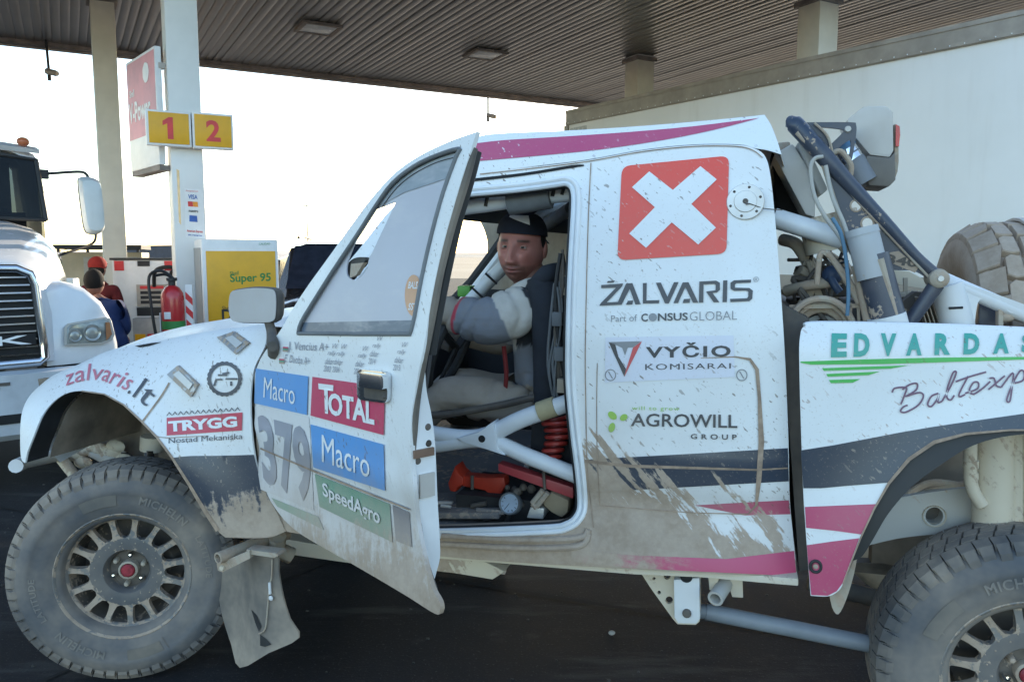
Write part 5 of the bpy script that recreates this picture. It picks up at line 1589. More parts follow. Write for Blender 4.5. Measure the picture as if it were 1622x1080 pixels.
    # lettering round the sidewall (lathe angle: 0 = +X, 90 deg = up)
    def arc_text(s, a_mid, r, h, dang, mat='tyre_letter'):
        vs2, fs, _ = text_shape(s, .02, 1.1, 0)
        def fn(x, y):
            a = a_mid - (x - .5) * dang
            rr = r + (y - .5) * h
            hh = .1275 if rr < .314 else .1290 - max(0, rr - .33) * .3
            return W @ V3((rr * k * math.cos(a), rr * k * math.sin(a), hh + .0016))
        mapped('sidewall_lettering', vs2, fs, fn, M[mat], e, n=(W.to_3x3() @ V3((0, 0, 1))))
    arc_text('MICHELIN', rad(58) + rot0, .295, .030, .62)
    arc_text('LATITUDE', rad(12) + rot0, .300, .022, .55)
    arc_text('MICHELIN', rad(238) + rot0, .295, .030, .62)
    arc_text('LATITUDE', rad(192) + rot0, .300, .022, .55)
    for a0 in (rad(103), rad(283)):
        b = B(); rows = []
        for i in range(9):
            a = a0 + rot0 + (i / 8 - .5) * .42
            rows.append([W @ V3((r * k * math.cos(a), r * k * math.sin(a), .1285 if r < .32 else .1275)) for r in (.272, .29, .305, .312)])
        b.loft(rows, closed=False); b.obj('worn_patch', M['worn_patch'], e, fix=True)
    for i, a0 in enumerate((.05, .9, 1.9, 3.2, 4.1, 5.2)):
        b = B(); rows = []
        for j in range(3):
            a = a0 + rot0 + j * .006
            rows.append([W @ V3((r * k * math.cos(a), r * k * math.sin(a), .1282)) for r in (.265, .285, .3135)])
        b.loft(rows, closed=False); b.obj('sidewall_rib', M['tyre'], e, fix=True)
    return e
WF = Matrix.Translation(HUF) @ Matrix.Rotation(rad(27), 4, 'Z') @ Matrix.Rotation(rad(0), 4, 'Y')
build_wheel('front_wheel', WF, .40, 'front wheel turned outward with a dusty grey many spoked rim')
WR = Matrix.Translation(HUR)
build_wheel('rear_wheel', WR, .404, 'rear wheel cut by the picture edge', rot0=.75)
for x, z, y in ((.04, .405, 1.52), (2.92, .418, 1.52)):
    b = B(); b.lathe([(.2, .1), (.24, .115), (.31, .125), (.37, .105), (.40, .07), (.40, -.07), (.37, -.105), (.24, -.115), (.2, -.1), (0, -.05)], axes_matrix((x, y, z), XA, (0, 0, 1), (0, -1, 0)), 40); b.obj('far_wheel', M['tyre'], truck)
# ---------------------------------------------------------------- gear behind the cab
v1 = .22
FS1 = FV(v1)
b = B()
b.tube([tp(1257, 197, .24), tp(1262, 200, .235), tp(1310, 253, v1), tp(1345, 291, v1), tp(1400, 350, v1), tp(1450, 405, v1), tp(1487, 438, v1)], [.023, .026, .025, .021, .018, .015, .015], 14, 4)
b.obj('roof_strut', M['strut_navy'], truck)
plate = panel('strut_plate', [(1298, 240), (1340, 286), (1400, 350), (1460, 415), (1487, 440), (1476, 446, 1), (1450, 430), (1418, 428), (1395, 422), (1365, 415), (1345, 395), (1338, 372), (1330, 343), (1318, 307), (1307, 272), (1298, 250)], FS1, M['strut_navy'], truck, [[(1356 + 9 * math.cos(k * .4488), 326 + 9 * math.sin(k * .4488)) for k in range(14)], [(1374 + 10 * math.cos(k * .4488), 354 + 9 * math.sin(k * .4488)) for k in range(14)]], thick=.012, grid=.04)
for cx, cy, r in ((1356, 326, 9), (1374, 354, 10)):
    b = B(); b.tube([FS1.P(cx + r * math.cos(k * .4488), cy + r * math.sin(k * .4488)) for k in range(15)], .003, 6, cap=False); b.obj('hole_lip', M['dust_metal'], plate)
b = B(); b.tube([FS1.P(x, y, .006) for x, y in [(1262, 210), (1290, 240), (1303, 258), (1318, 307), (1330, 343), (1340, 380), (1350, 402)]], .007, 8, 4); b.obj('plate_flange', M['dust_metal'], plate)
b = B(); b.tube([FS1.P(x, y, .006) for x, y in [(1322, 278), (1360, 320), (1420, 385), (1474, 442)]], .004, 6, 4); b.obj('plate_weld', M['dust_metal'], plate)
seam('stencil_dust', [(1392, 408), (1420, 408), (1452, 428)], [10, 22, 10], FS1, dirty('plate_dust', (.4, .33, .26), .9, Cn=.2), plate, .002, 0)
text('340', [(1403, 417), (1452, 424), (1455, 411), (1406, 402)], FS1, M['dark_metal'], plate, .0035, .03)
b = B(); b.lathe([(0, .03), (.012, .03), (.020, .026), (.026, .02), (.028, .0), (.028, -.05)], dir_matrix(tp(1486, 441, .215), VN), 18); b.obj('strut_pivot', M['dust_metal'], truck)
b = B(); b.lathe([(0, .036), (.008, .036), (.009, .03)], dir_matrix(tp(1486, 441, .215), VN), 8); b.obj('pivot_bolt', M['alu'], truck)
b = B(); b.tube([tp(1484, 450, .22), tp(1445, 505, .22), tp(1432, 530, .22)], [.022, .02, .018], 12); b.obj('lower_strut', M['strut_navy'], truck)
# big remote reservoir shock leaning on the strut
b = B(); b.tube([tp(1364, 362, .17), tp(1384, 440, .16)], .044, 22); b.lathe([(0, 0), (.045, 0), (.046, -.02)], dir_matrix(tp(1364, 362, .17), tp(1364, 362, .17) - tp(1384, 440, .16)), 22); b.obj('shock_head', dirty('shock_head_grey', (.42, .46, .50), .45, .2, Cn=-.2, low=.5, fine=.3, dust=.4), truck)
b = B(); b.tube([tp(1380, 405, .17), tp(1410, 516, .16)], .047, 22); b.obj('shock_body', M['strut_navy'], truck)
b = B(); b.tube([tp(1394, 410, .128), tp(1424, 512, .12)], [.010, .012, .004], 8); b.obj('caked_dust', M['dust_metal'], truck)
b = B(); b.tube([tp(1404, 500, .16), tp(1412, 530, .16)], .052, 20); b.obj('shock_collar', M['cage_dirty'], truck)
b = B(); b.tube([tp(1357, 420, .19), tp(1378, 516, .19)], .016, 10); b.tube([tp(1372, 408, .15), tp(1396, 515, .15)], .008, 8); b.obj('shock_guide', M['dust_metal'], truck)
# white cross tube and others
b = B(); b.tube([tp(1225, 345, .26), tp(1290, 365, .26), tp(1345, 383, .26)], .030, 16); b.obj('cage_tube', M['cage_white'], truck)
b = B(); b.tube([tp(1340, 381, .258), tp(1350, 390, .258)], .033, 14); b.obj('tube_boot', M['dust_metal'], truck)
b = B(); b.tube([tp(1240, 380, .45), tp(1262, 388, .4), tp(1282, 420, .4), tp(1290, 440, .42)], .020, 12, 5); b.obj('coolant_pipe', M['dust_metal'], truck)
b = B(); b.tube([tp(1280, 428, .4), tp(1290, 436, .4)], .024, 12); b.obj('pipe_clamp', M['crimson'], truck)
b = B(); b.tube([tp(1245, 460, .35), tp(1280, 452, .3), tp(1315, 448, .3)], .016, 12, 4); b.obj('air_pipe', M['dust_metal'], truck)
b = B(); b.tube([tp(1316, 440, .28), tp(1322, 452, .27), tp(1330, 462, .27)], .012, 10, 4); b.sphere(tp(1318, 436, .3), .03, 10, 8); b.obj('pipe_union', plain('union_blue', (.035, .06, .12), .5), truck)
for pts in ([(1360, 480), (1345, 445), (1318, 410), (1306, 400), (1298, 408), (1294, 450)], [(1358, 475), (1335, 435), (1312, 402), (1306, 404)], [(1304, 248), (1290, 252), (1284, 270), (1290, 310), (1308, 345), (1330, 375), (1342, 400)], [(1308, 262), (1318, 310), (1335, 350), (1345, 380)]):
    b = B(); b.tube([tp(x, y, .2) for x, y in pts], .0085 if pts[0][0] > 1350 else .006, 8, 6); b.obj('hose', M['dust_metal'] if pts[0][0] > 1350 else M['chassis_grey'], truck)
b = B(); b.tube([tp(x, y, .16) for x, y in [(1318, 345), (1332, 370), (1340, 410), (1344, 460), (1342, 500)]], .0055, 8, 5); b.obj('blue_cable', plain('cable_blue', (.09, .19, .29), .6), truck)
for r, wd in ((0, .010), (9, .007), (17, .011)):
    b = B(); b.tube([tp(1300 + (52 - r) * math.cos(rad(a)), 525 - (52 - r) * math.sin(rad(a)), .2 + r * .003) for a in range(190, -15, -12)], wd, 8); b.obj('tank_hose', M['dust_metal'], truck)
b = B(); b.tube([tp(1300, 530, .28), tp(1300, 530, .7)], .06, 20); b.obj('round_tank', M['chassis_grey'], truck)
b = B()
b.bar(tp(1250, 486, .22), tp(1365, 484, .22), .012, .012); b.bar(tp(1346, 480, .22), tp(1346, 530, .22), .012, .012); b.bar(tp(1359, 480, .22), tp(1361, 530, .22), .008, .008); b.bar(tp(1375, 475, .3), tp(1450, 463, .5), .014, .014); b.bar(tp(1434, 440, .45), tp(1434, 470, .45), .012, .012)
b.obj('support_frame', M['dust_metal'], truck)
b = B(); b.prism([tp(x, y, .5) for x, y in [(1380, 425), (1440, 430), (1470, 446), (1470, 458), (1430, 452), (1390, 440)]], (0, .2, 0)); b.obj('dusty_shelf', M['chassis'], truck)
# engine / radiator clutter
b = B(); b.box(tp(1260, 470, .45), tp(1340, 420, .60)); b.box(tp(1245, 530, .55), tp(1370, 470, .70)); b.obj('engine_block', M['dark_metal'], truck, bevel=.02)
b = B()
random.seed(5)
for k in range(14):
    q = tp(random.uniform(1250, 1360), random.uniform(405, 500), random.uniform(.36, .5)); b.tube([q, q + V3((random.uniform(-.04, .04), random.uniform(-.02, .02), random.uniform(-.04, .04)))], random.uniform(.008, .016), 8)
b.obj('engine_fittings', M['dust_metal'], truck, kind='stuff')
b = B(); b.bar(tp(1290, 470, .36), tp(1312, 470, .36), .03, .08); b.bar(tp(1262, 500, .36), tp(1285, 455, .36), .03, .03); b.obj('engine_bracket', M['dust_metal'], truck)
for k in range(9):
    x = 1452 + k * 6.6
    b = B(); b.bar(tp(x, 470, .33), tp(x + 20, 535, .33), .003, .05, (0, 1, 0)); b.obj('cooler_fin', M['dust_metal'], truck)
b = B(); b.prism([tp(x, y, .37) for x, y in [(1400, 500), (1450, 462), (1505, 466), (1530, 535), (1420, 535)]], (0, .05, 0)); b.obj('cooler_core', M['dark_metal'], truck)
b = B(); b.tube([tp(1498, 452, .30), tp(1510, 488, .30), tp(1522, 540, .30)], .046, 18); b.obj('cage_post', M['cage_dirty'], truck)
b = B(); b.tube([tp(1503, 488, .255), tp(1525, 487, .255)], .004, 6); b.obj('post_band', M['black'], truck)
b = B(); b.tube([tp(1488, 440, .3), tp(1515, 452, .3), tp(1622, 498, .3), tp(1760, 560, .3)], .022, 12); b.obj('cage_rail', M['cage_dirty'], truck)
panel('perforated_fairing', [(1486, 436, 1), (1520, 447), (1560, 460), (1622, 482), (1700, 515, 1), (1700, 540, 1), (1622, 502), (1598, 494), (1582, 478), (1560, 474), (1549, 480), (1543, 520, 1), (1535, 520, 1), (1532, 470), (1510, 455)], FV(.28), M['cage_dirty'], truck, [[(1586 + k * 9 + c, 477 + k * 4.2 + d) for c, d in ((-3, -2), (1, 0), (3, 3), (-1, 1))] for k in range(6)], thick=.006, grid=.05)
b = B(); b.box(tp(1548, 535, .36), tp(1580, 478, .42)); b.obj('navy_canister', M['strut_navy'], truck, bevel=.01)
b = B(); b.bar(tp(1583, 480, .3), tp(1583, 530, .3), .03, .012); b.sphere(tp(1594, 502, .3), .018, 10, 6, (1.3, 1, .8)); b.obj('side_bracket', M['dust_metal'], truck)
b = B(); b.bar(tp(1600, 500, .36), tp(1700, 530, .36), .05, .02); b.obj('dusty_ledge', M['dust_metal'], truck)
random.seed(21)
for k in range(14):
    x, y = random.uniform(1244, 1335), random.uniform(395, 515); v = random.uniform(.26, .48)
    b = B(); b.tube([tp(x, y, v), tp(x + random.uniform(-25, 30), y + random.uniform(-30, 30), v + random.uniform(-.04, .04)), tp(x + random.uniform(-30, 45), y + random.uniform(-40, 40), v + random.uniform(-.05, .05)), tp(x + random.uniform(-10, 70), y + random.uniform(10, 70), v)], random.uniform(.003, .009), 7, 6); b.obj('loom_cable', random.choice([M['dust_metal'], M['dark_metal'], M['dusty_rubber']]), truck)
for k in range(7):
    x, y = random.uniform(1380, 1440), random.uniform(455, 515); v = random.uniform(.3, .45)
    b = B(); b.tube([tp(x, y, v), tp(x + random.uniform(-20, 20), y + random.uniform(-20, 20), v), tp(x + random.uniform(10, 50), y + random.uniform(-10, 40), v)], random.uniform(.004, .010), 7, 6); b.obj('loom_cable', random.choice([M['dust_metal'], M['dark_metal']]), truck)
for k in range(9):
    x = 884 + random.uniform(-10, 14); v = random.uniform(.14, .20); y0 = random.uniform(395, 470)
    b = B(); b.tube([tp(x, y0, v), tp(x + random.uniform(-8, 8), y0 + 60, v), tp(x + random.uniform(-14, 6), y0 + 130, v), tp(x + random.uniform(-6, 10), y0 + 200, v)], random.uniform(.003, .007), 7, 5); b.obj('cabin_cable', random.choice([M['dark_metal'], M['cabin_grey'], M['rubber']]), truck)
for x, y in ((884, 505), (888, 560), (892, 610)):
    b = B(); b.obox(tp(x, y, .15), (XA, (0, 1, 0), (0, 0, 1)), (.016, .02, .022)); b.obj('connector', random.choice([M['cabin_grey'], M['dust_metal']]), truck, bevel=.003)
# aluminium air boxes
def slab(name, pts, v, d, mat, bevel=.008):
    b = B(); b.prism([tp(x, y, v) for x, y in pts], (0, d, 0)); return b.obj(name, mat, truck, bevel=bevel)
slab('air_box', [(1225, 245), (1256, 227), (1292, 285), (1291, 345), (1276, 340), (1250, 292)], .30, .5, M['silver'])
slab('air_box_edge', [(1262, 226), (1275, 222), (1312, 300), (1300, 310)], .27, .45, M['chassis_grey'])
slab('dark_backing', [(1222, 240), (1246, 258), (1290, 350), (1290, 380), (1232, 350)], .5, .2, M['gap'])
slab('roof_hinge', [(1230, 226), (1252, 224), (1252, 232), (1232, 242)], .33, .2, M['dust_metal'])
b = B(); b.tube([tp(1310, 340, .34), tp(1322, 395, .34)], .085, 24); b.obj('filter_drum', M['chassis'], truck)
def snorkel():
    b = B()
    pf = [(1341, 190), (1368, 169), (1405, 168), (1415, 178), (1416, 238), (1410, 250), (1378, 246), (1352, 215)]
    top = [tp(x, y, .34) for x, y in pf]
    b.prism(top, (0, .20, 0)); b.obj('intake_box', M['silver'], truck, bevel=.008)
    b = B(); b.prism([tp(x, y, .335) for x, y in [(1372, 246), (1410, 250), (1418, 240), (1419, 285), (1408, 296), (1376, 294), (1370, 270)]], (0, .19, 0)); b.obj('intake_base', plain('dusty_taupe_box', (.15, .135, .12), .6, var=.15), truck, bevel=.006)
    b = B(); b.prism([tp(x, y, .36) for x, y in [(1417, 196), (1423, 198), (1424, 255), (1422, 272), (1417, 285)]], (0, .16, 0)); b.obj('box_end_cap', M['dust_metal'], truck, bevel=.004)
    b = B(); b.prism([tp(x, y, .35) for x, y in [(1419, 197), (1425, 200), (1426, 214), (1424, 232), (1419, 232)]], (0, .15, 0)); b.obj('red_lens', plain('red_lens', (.55, .02, .03), .2), truck)
    b = B(); b.tube([tp(1328, 235, .35), tp(1348, 262, .35), tp(1366, 292, .35)], .046, 18); b.obj('intake_duct', plain('duct_grey', (.17, .18, .20), .5), truck)
    for t0 in (0, .14, .3):
        p, q = tp(1328, 235, .35), tp(1366, 292, .35); c = p.lerp(q, t0 + .05); d = (q - p).normalized()
        b = B(); b.tube([c - d * .008, c + d * .008], .049, 18); b.obj('duct_clamp', M['chrome'] if t0 else plain('clamp_blue', (.05, .16, .30), .4), truck)
snorkel()
FB = FV(.25)
panel('lamp_bracket', [(1276, 194, 1), (1347, 194), (1356, 198), (1356, 215), (1350, 252, 1), (1344, 252, 1), (1347, 222), (1320, 240), (1314, 232), (1333, 212), (1333, 205), (1296, 201, 1), (1316, 225), (1316, 240, 1), (1310, 240, 1), (1304, 222), (1282, 202)], FB, M['strut_navy'], truck, [[(1343 + 3 * math.cos(k * .6283), 205 + 3 * math.sin(k * .6283)) for k in range(10)]], thick=.014, grid=0)
b = B(); b.lathe([(0, .008), (.008, .008), (.01, 0)], dir_matrix(FB.P(1343, 205), VN), 10); b.obj('bracket_bolt', M['silver'], truck)
b = B(); b.tube([tp(x, y, .24) for x, y in [(1290, 195), (1310, 215), (1318, 240), (1318, 252)]], .004, 6, 5); b.tube([tp(x, y, .24) for x, y in [(1318, 244), (1332, 240), (1348, 262), (1345, 285)]], .008, 8, 5); b.obj('lamp_cable', M['dust_metal'], truck)

# ---------------------------------------------------------------- spare tyre strapped in the bed
def spare():
    c = tp(1568, 546, .82)
    cw = TM @ c
    t = thing('spare_tyre', 'dust coated spare tyre with chunky tread strapped upright in the pickup bed', 'spare tyre', cw, TRZ)
    ax = axes_matrix((0, 0, 0), (0, 0, 1), (0, 1, 0), (-1, 0, 0)) @ Matrix.Rotation(rad(0), 4, 'X')
    R = .42
    b = B(); b.lathe([(.22, .10), (.26, .125), (.32, .135), (.365, .125), (.39, .10), (.398, .05), (.398, -.05), (.39, -.10), (.365, -.125), (.32, -.135), (.26, -.125), (.22, -.10)], ax, 60)
    md = dirty('dusty_tread', (.13, .115, .10), .9, Cn=.5, low=.4, fine=.25, dust=.5)
    b.obj('tyre', md, t)
    def at(a, r, h): return ax @ V3((r * math.cos(a), r * math.sin(a), h))
    n = 26; s = 2 * math.pi / n
    random.seed(3)
    def blk(b, poly, r_in, r_out, round_=.01):
        """poly of (angle, h); shoulder h beyond .09 drops the radius"""
        rr = lambda h: r_out - max(0, abs(h) - .085) ** 1.3 * 2.6
        top = [at(a, rr(h), h) for a, h in poly]
        ca = sum(a for a, h in poly) / len(poly); ch = sum(h for a, h in poly) / len(poly)
        inn = [at(ca + (a - ca) * .93, rr(ch + (h - ch) * .94) + .004, ch + (h - ch) * .94) for a, h in poly]
        low = [at(a, rr(h) - .024, h) for a, h in poly]
        m = len(poly)
        fs = [tuple(range(m))]
        fs += [(j, (j + 1) % m, m + (j + 1) % m, m + j) for j in range(m)] + [(m + j, m + (j + 1) % m, 2 * m + (j + 1) % m, 2 * m + j) for j in range(m)]
        b.add(inn + top + low, fs)
    for i in range(n):
        a = i * s
        for sg in (1, -1):
            b = B(); e = .04 if i % 2 else 0
            blk(b, [(a - .475 * s, sg * (.058 + e * .3)), (a - .45 * s, sg * .125), (a + .45 * s, sg * .125), (a + .48 * s, sg * (.056 - e * .2))], 0, .42)
            b.obj('tread_lug', md, t, angle=35, fix=True)
            b = B(); j = .5 * s
            blk(b, [(a - .46 * s + j, sg * .032), (a - .36 * s + j, sg * .055), (a + .32 * s + j, sg * .054), (a + .47 * s + j, sg * .036), (a + .40 * s + j, sg * .008), (a - .42 * s + j, sg * .006)], 0, .42)
            b.obj('tread_lug', md, t, angle=35, fix=True)
    # strap over the crown
    b = B()
    h0, h1 = -.125 + .0, -.045
    L = [[at(2 * math.pi * k / 40, .437, h) for h in (h0 - .0, h1)] for k in range(41)]
    L2 = [[at(2 * math.pi * k / 40, .428, h) for h in (h0, h1)] for k in range(41)]
    b.loft([[p[0], p[1], q[1], q[0]] for p, q in zip(L, L2)], cap=False)
    b.obj('strap', plain('dusty_webbing', (.50, .46, .42), .9, var=.06, bump=.2, bscale=140), t, fix=True)
spare()

# ---------------------------------------------------------------- loose kit inside the door opening
def at_truck(px, py, v): return TM @ tp(px, py, v)
def local_thing(name, label, cat, px, py, v):
    t = thing(name, label, cat, at_truck(px, py, v), TRZ)
    return t, tp(px, py, v)
t, o = local_thing('bottle_jack', 'orange red jack handle tool lying on the dusty cabin floor', 'jack', 712, 790, .26)
def rel(px, py, v): return tp(px, py, v) - o
b = B(); b.prism([rel(x, y, .24) for x, y in [(709, 765), (716, 748), (720, 738), (726, 750), (734, 756), (734, 768), (724, 772), (722, 780), (712, 778)]], (0, .09, 0)); b.obj('foot', M['jack_orange'], t, bevel=.008)
b = B(); b.prism([rel(x, y, .25) for x, y in [(730, 753), (770, 757), (798, 756), (801, 770), (790, 786), (776, 784), (768, 777), (732, 770)]], (0, .06, 0)); b.obj('arm', M['jack_orange'], t, bevel=.006)
b = B(); b.tube([rel(748, 753, .235), rel(748, 775, .235)], .006, 8); b.obj('pin', M['dark_metal'], t)
t, o = local_thing('pressure_gauge', 'round pressure gauge with pale dial beside the orange jack', 'gauge', 807, 797, .16)
b = B(); mm = dir_matrix((0, 0, 0), V3((-.1, -1, .35)))
b.lathe([(0, -.03), (.036, -.03), (.038, .0), (.036, .004), (.031, .002)], mm, 28); b.obj('case', M['cabin_grey'], t)
b = B(); b.lathe([(0, .0005), (.031, .0005)], mm, 28); b.obj('dial', plain('dial_face', (.42, .50, .60), .4), t)
b = B()
for k in range(9): a = rad(-40 + k * 32); b.bar(mm @ V3((.022 * math.cos(a), .022 * math.sin(a), .0015)), mm @ V3((.028 * math.cos(a), .028 * math.sin(a), .0015)), .002, .001)
b.bar(mm @ V3((0, 0, .002)), mm @ V3((.012, .018, .002)), .003, .001); b.obj('needle_and_ticks', M['ink_black'], t)
b = B(); b.tube([mm @ V3((0, .036, -.01)), mm @ V3((.02, .08, -.03)), mm @ V3((.05, .09, -.05))], .008, 8, 4); b.obj('hose_stub', M['rubber'], t)
t, o = local_thing('coiled_air_hose', 'red coiled air hose hanging beside the white door bar', 'air hose', 878, 700, .13)
b = B()
pts = []
for k in range(0, 7 * 16 + 1):
    a = 2 * math.pi * k / 16; f_ = k / (7 * 16)
    c = rel(878 + 6 * math.sin(f_ * 5), 662 + 74 * f_, .13)
    pts.append(c + V3((.042 * math.cos(a) * (1 - .3 * f_), .035 * math.sin(a), .010 * math.cos(a + .6))))
b.tube(pts, .0065, 8); b.obj('coil', M['coil_red'], t)
b = B(); b.tube([rel(862, 690, .22), rel(840, 725, .22), rel(832, 745, .22)], .010, 8); b.obj('nozzle', M['silver'], t)
t, o = local_thing('red_bar', 'dusty crimson steel bar under the white door bar', 'bar', 845, 765, .15)
b = B(); b.prism([rel(x, y, .13) for x, y in [(789, 734), (908, 772), (908, 790), (789, 746)]], (0, .05, 0)); b.obj('beam', M['crimson'], t, bevel=.004)
b = B(); b.tube([rel(861, 746, .12), rel(863, 775, .12)], .005, 6); b.obj('clip', M['dark_metal'], t)
t, o = local_thing('roll_of_rags', 'tan canvas tool roll wedged at the door sill corner', 'tool roll', 880, 800, .14)
b = B(); b.prism([rel(x, y, .12) for x, y in [(856, 797), (872, 778), (902, 792), (900, 812), (890, 822), (872, 812)]], (0, .09, 0)); b.obj('canvas', plain('tan_canvas', (.30, .24, .16), .9, bump=.3), t, bevel=.015)
b = B(); b.tube([rel(843, 797, .11), rel(860, 776, .11)], .009, 8); b.tube([rel(850, 802, .11), rel(868, 780, .11)], .009, 8); b.tube([rel(843, 797, .11), rel(850, 804, .11)], .009, 8); b.obj('buckle', M['dust_metal'], t)
t, o = local_thing('parts_box', 'small grey metal box on the door sill next to the gauge', 'box', 845, 818, .15)
b = B(); b.prism([rel(x, y, .12) for x, y in [(834, 820), (840, 803), (862, 805), (860, 822)]], (0, .1, 0)); b.obj('box', M['alu'], t, bevel=.003)
t, o = local_thing('tool_tray', 'dusty flat tray of tools on the cabin floor behind the door', 'tool tray', 740, 810, .2)
b = B(); b.prism([rel(x, y, .14) for x, y in [(650, 812), (790, 812), (790, 822), (650, 822)]], (0, .25, 0)); b.obj('tray', M['floor_junk'], t, bevel=.004)
random.seed(11)
for k in range(9):
    x = random.uniform(690, 770); y = random.uniform(796, 812); v = random.uniform(.15, .3)
    b = B(); b.tube([rel(x, y, v), rel(x + random.uniform(15, 45), y + random.uniform(-5, 5), v)], random.uniform(.004, .010), 8); b.obj('tool', random.choice([M['alu'], M['dark_metal'], M['floor_junk']]), t)
b = B()
for k in range(26): b.sphere(tp(random.uniform(800, 850), random.uniform(770, 800), random.uniform(.18, .3)), random.uniform(.008, .02), 7, 5)
b.obj('oily_fittings', M['dark_metal'], truck, kind='stuff')
b = B(); b.box((1.2, .2, .66), (1.75, .5, .74)); b.obj('floor_box', M['cabin_dark'], truck)
# ================================================================ people
def skinned(edges, verts, radii, sub=2):
    """one continuous body grown over a joint skeleton"""
    me = bpy.data.meshes.new('body_source')
    bm = bmesh.new()
    lay = bm.verts.layers.skin.verify()
    bv = [bm.verts.new(tuple(v)) for v in verts]
    for a, c in edges: bm.edges.new((bv[a], bv[c]))
    for i, r in enumerate(radii):
        bv[i][lay].radius = (r, r); bv[i][lay].use_root = i == 0
    bm.to_mesh(me); bm.free()
    o = bpy.data.objects.new('body_source', me)
    C.objects.link(o)
    md = o.modifiers.new('skin', 'SKIN'); md.use_smooth_shade = True; md.branch_smoothing = .6
    sb_ = o.modifiers.new('sub', 'SUBSURF'); sb_.levels = sub; sb_.render_levels = sub
    dg = bpy.context.evaluated_depsgraph_get(); dg.update()
    m2 = bpy.data.meshes.new_from_object(o.evaluated_get(dg))
    bpy.data.objects.remove(o)
    return m2

def sstep(x, a, b_):
    t = max(0, min(1, (x - a) / (b_ - a))); return t * t * (3 - 2 * t)

def head_mesh(MX, n=150, m=120):
    """sculpted head: x right (as seen from the front), y towards the face, z up; origin at eye height mid head"""
    vs_, fs, col = [], [], []
    skin = V3((.52, .225, .185)); dark = V3((.06, .038, .03)); lip = V3((.46, .17, .15)); stub = V3((.13, .066, .048))
    for j in range(m + 1):
        th = math.pi * j / m
        for i in range(n):
            ph = 2 * math.pi * i / n
            d = V3((math.sin(th) * math.sin(ph), math.sin(th) * math.cos(ph), math.cos(th)))
            x, y, z = d.x * .080, d.y * .098, d.z * .122
            f = max(0, d.y)
            if z < -.01:
                k = min(1, (-.01 - z) / .11)
                x *= 1 - .30 * k ** 2.2
                if d.y < .2: y *= 1 - .42 * k * sstep(.2 - d.y, 0, .8)
            fr = sstep(d.y, .1, .75)
            y += fr * (.016 * g(z, -.098, .024) * g(x, 0, .032) + .006 * g(z, -.05, .05))
            # flatten the face a little
            y -= fr * .006 * sstep(abs(x), .03, .07)
            # brow, eye sockets, cheekbones
            y += fr * .008 * g(z, .030, .010) * (g(x, .03, .022) + g(x, -.03, .022))
            y -= fr * .015 * g(z, .008, .014) * (g(x, .031, .017) + g(x, -.031, .017))
            y += fr * .005 * g(z, -.022, .016) * (g(x, .042, .018) + g(x, -.042, .018))
            # nose
            nz = sstep(z, -.050, -.036) * (1 - sstep(z, -.01, .034))
            hgt = .027 * (.35 + .65 * sstep(-z, -.03, .034))
            y += fr * hgt * g(x, 0, .0115 + .004 * g(z, -.036, .012)) * sstep(z, -.052, -.038) * (1 - sstep(z, .005, .04))
            y += fr * .009 * g(z, -.037, .008) * (g(x, .013, .007) + g(x, -.013, .007))
            # mouth mound, lips, chin
            y += fr * .008 * g(z, -.066, .018) * g(x, 0, .026)
            y += fr * .006 * (g(z, -.0605, .0042) + 1.1 * g(z, -.0735, .0050)) * g(x, 0, .020)
            y -= fr * .007 * g(z, -.0665, .0026) * g(x, 0, .024)
            y -= fr * .004 * g(z, -.085, .007) * g(x, 0, .02)
            vs_.append(MX @ V3((x, y, z)))
            c = skin.copy()
            k = fr * (g(z, .031 - .06 * max(0, abs(x) - .035), .0052) * sstep(abs(x), .012, .019) * (1 - sstep(abs(x), .047, .056)))
            c = c.lerp(dark, min(1, k * 1.0))
            c = c.lerp(lip, min(1, fr * 1.1 * (g(z, -.0605, .005) + g(z, -.0735, .0055)) * g(x, 0, .019)))
            c = c.lerp(V3((.05, .02, .018)), min(1, fr * 1.0 * g(z, -.0668, .0020) * g(x, 0, .022)))
            bd = fr * (sstep(-z, .045, .058) * (.80 if abs(x) < .04 else .55) * (1 - .9 * g(z, -.0667, .009) * g(x, 0, .02)))
            bd = max(bd, fr * .95 * g(z, -.052, .006) * (1 - sstep(abs(x), .024, .032)))
            c = c.lerp(stub, min(.85, bd))
            if d.y < .15 and z > -.03: c = c.lerp(dark, sstep(.15 - d.y, 0, .2) * sstep(z, -.03, .0))
            c = c.lerp(V3((.42, .13, .10)), .5 * fr * g(z, -.028, .018) * (g(x, .042, .016) + g(x, -.042, .016) + g(x, 0, .012)))
            col.append((c.x, c.y, c.z, 1))
    for j in range(m):
        for i in range(n):
            i2 = (i + 1) % n
            fs.append((j * n + i2, (j + 1) * n + i2, (j + 1) * n + i, j * n + i))
    return vs_, fs, col

def skin_material():
    m, nt, N, L, bs = node_mat('skin')
    t = NT(nt); co = t.coord()
    at = N.new('ShaderNodeVertexColor'); at.layer_name = 'tone'
    n = t.noise(co, 40, 4, .65)
    L.new(t.mix(t.m('MULTIPLY', t.ramp(n, .4, .75), .22), at.outputs[0], (.36, .14, .11)), bs.inputs['Base Color'])
    bs.inputs['Roughness'].default_value = .5
    bs.inputs['Subsurface Weight'].default_value = .12
    bs.inputs['Subsurface Radius'].default_value = (.012, .004, .002)
    L.new(t.bump(t.noise(co, 300, 3, .6), .12, .002), bs.inputs['Normal'])
    return m
M['skin'] = skin_material()
M['skin_plain'] = plain('skin_back', (.30, .15, .11), .55, var=.15, scale=20)
M['eye_white'] = plain('eye_white', (.40, .36, .34), .2, var=.03)
M['iris'] = plain('iris', (.03, .022, .018), .15)
M['hair'] = plain('dark_hair', (.008, .006, .005), .9, bump=.6, bscale=120)
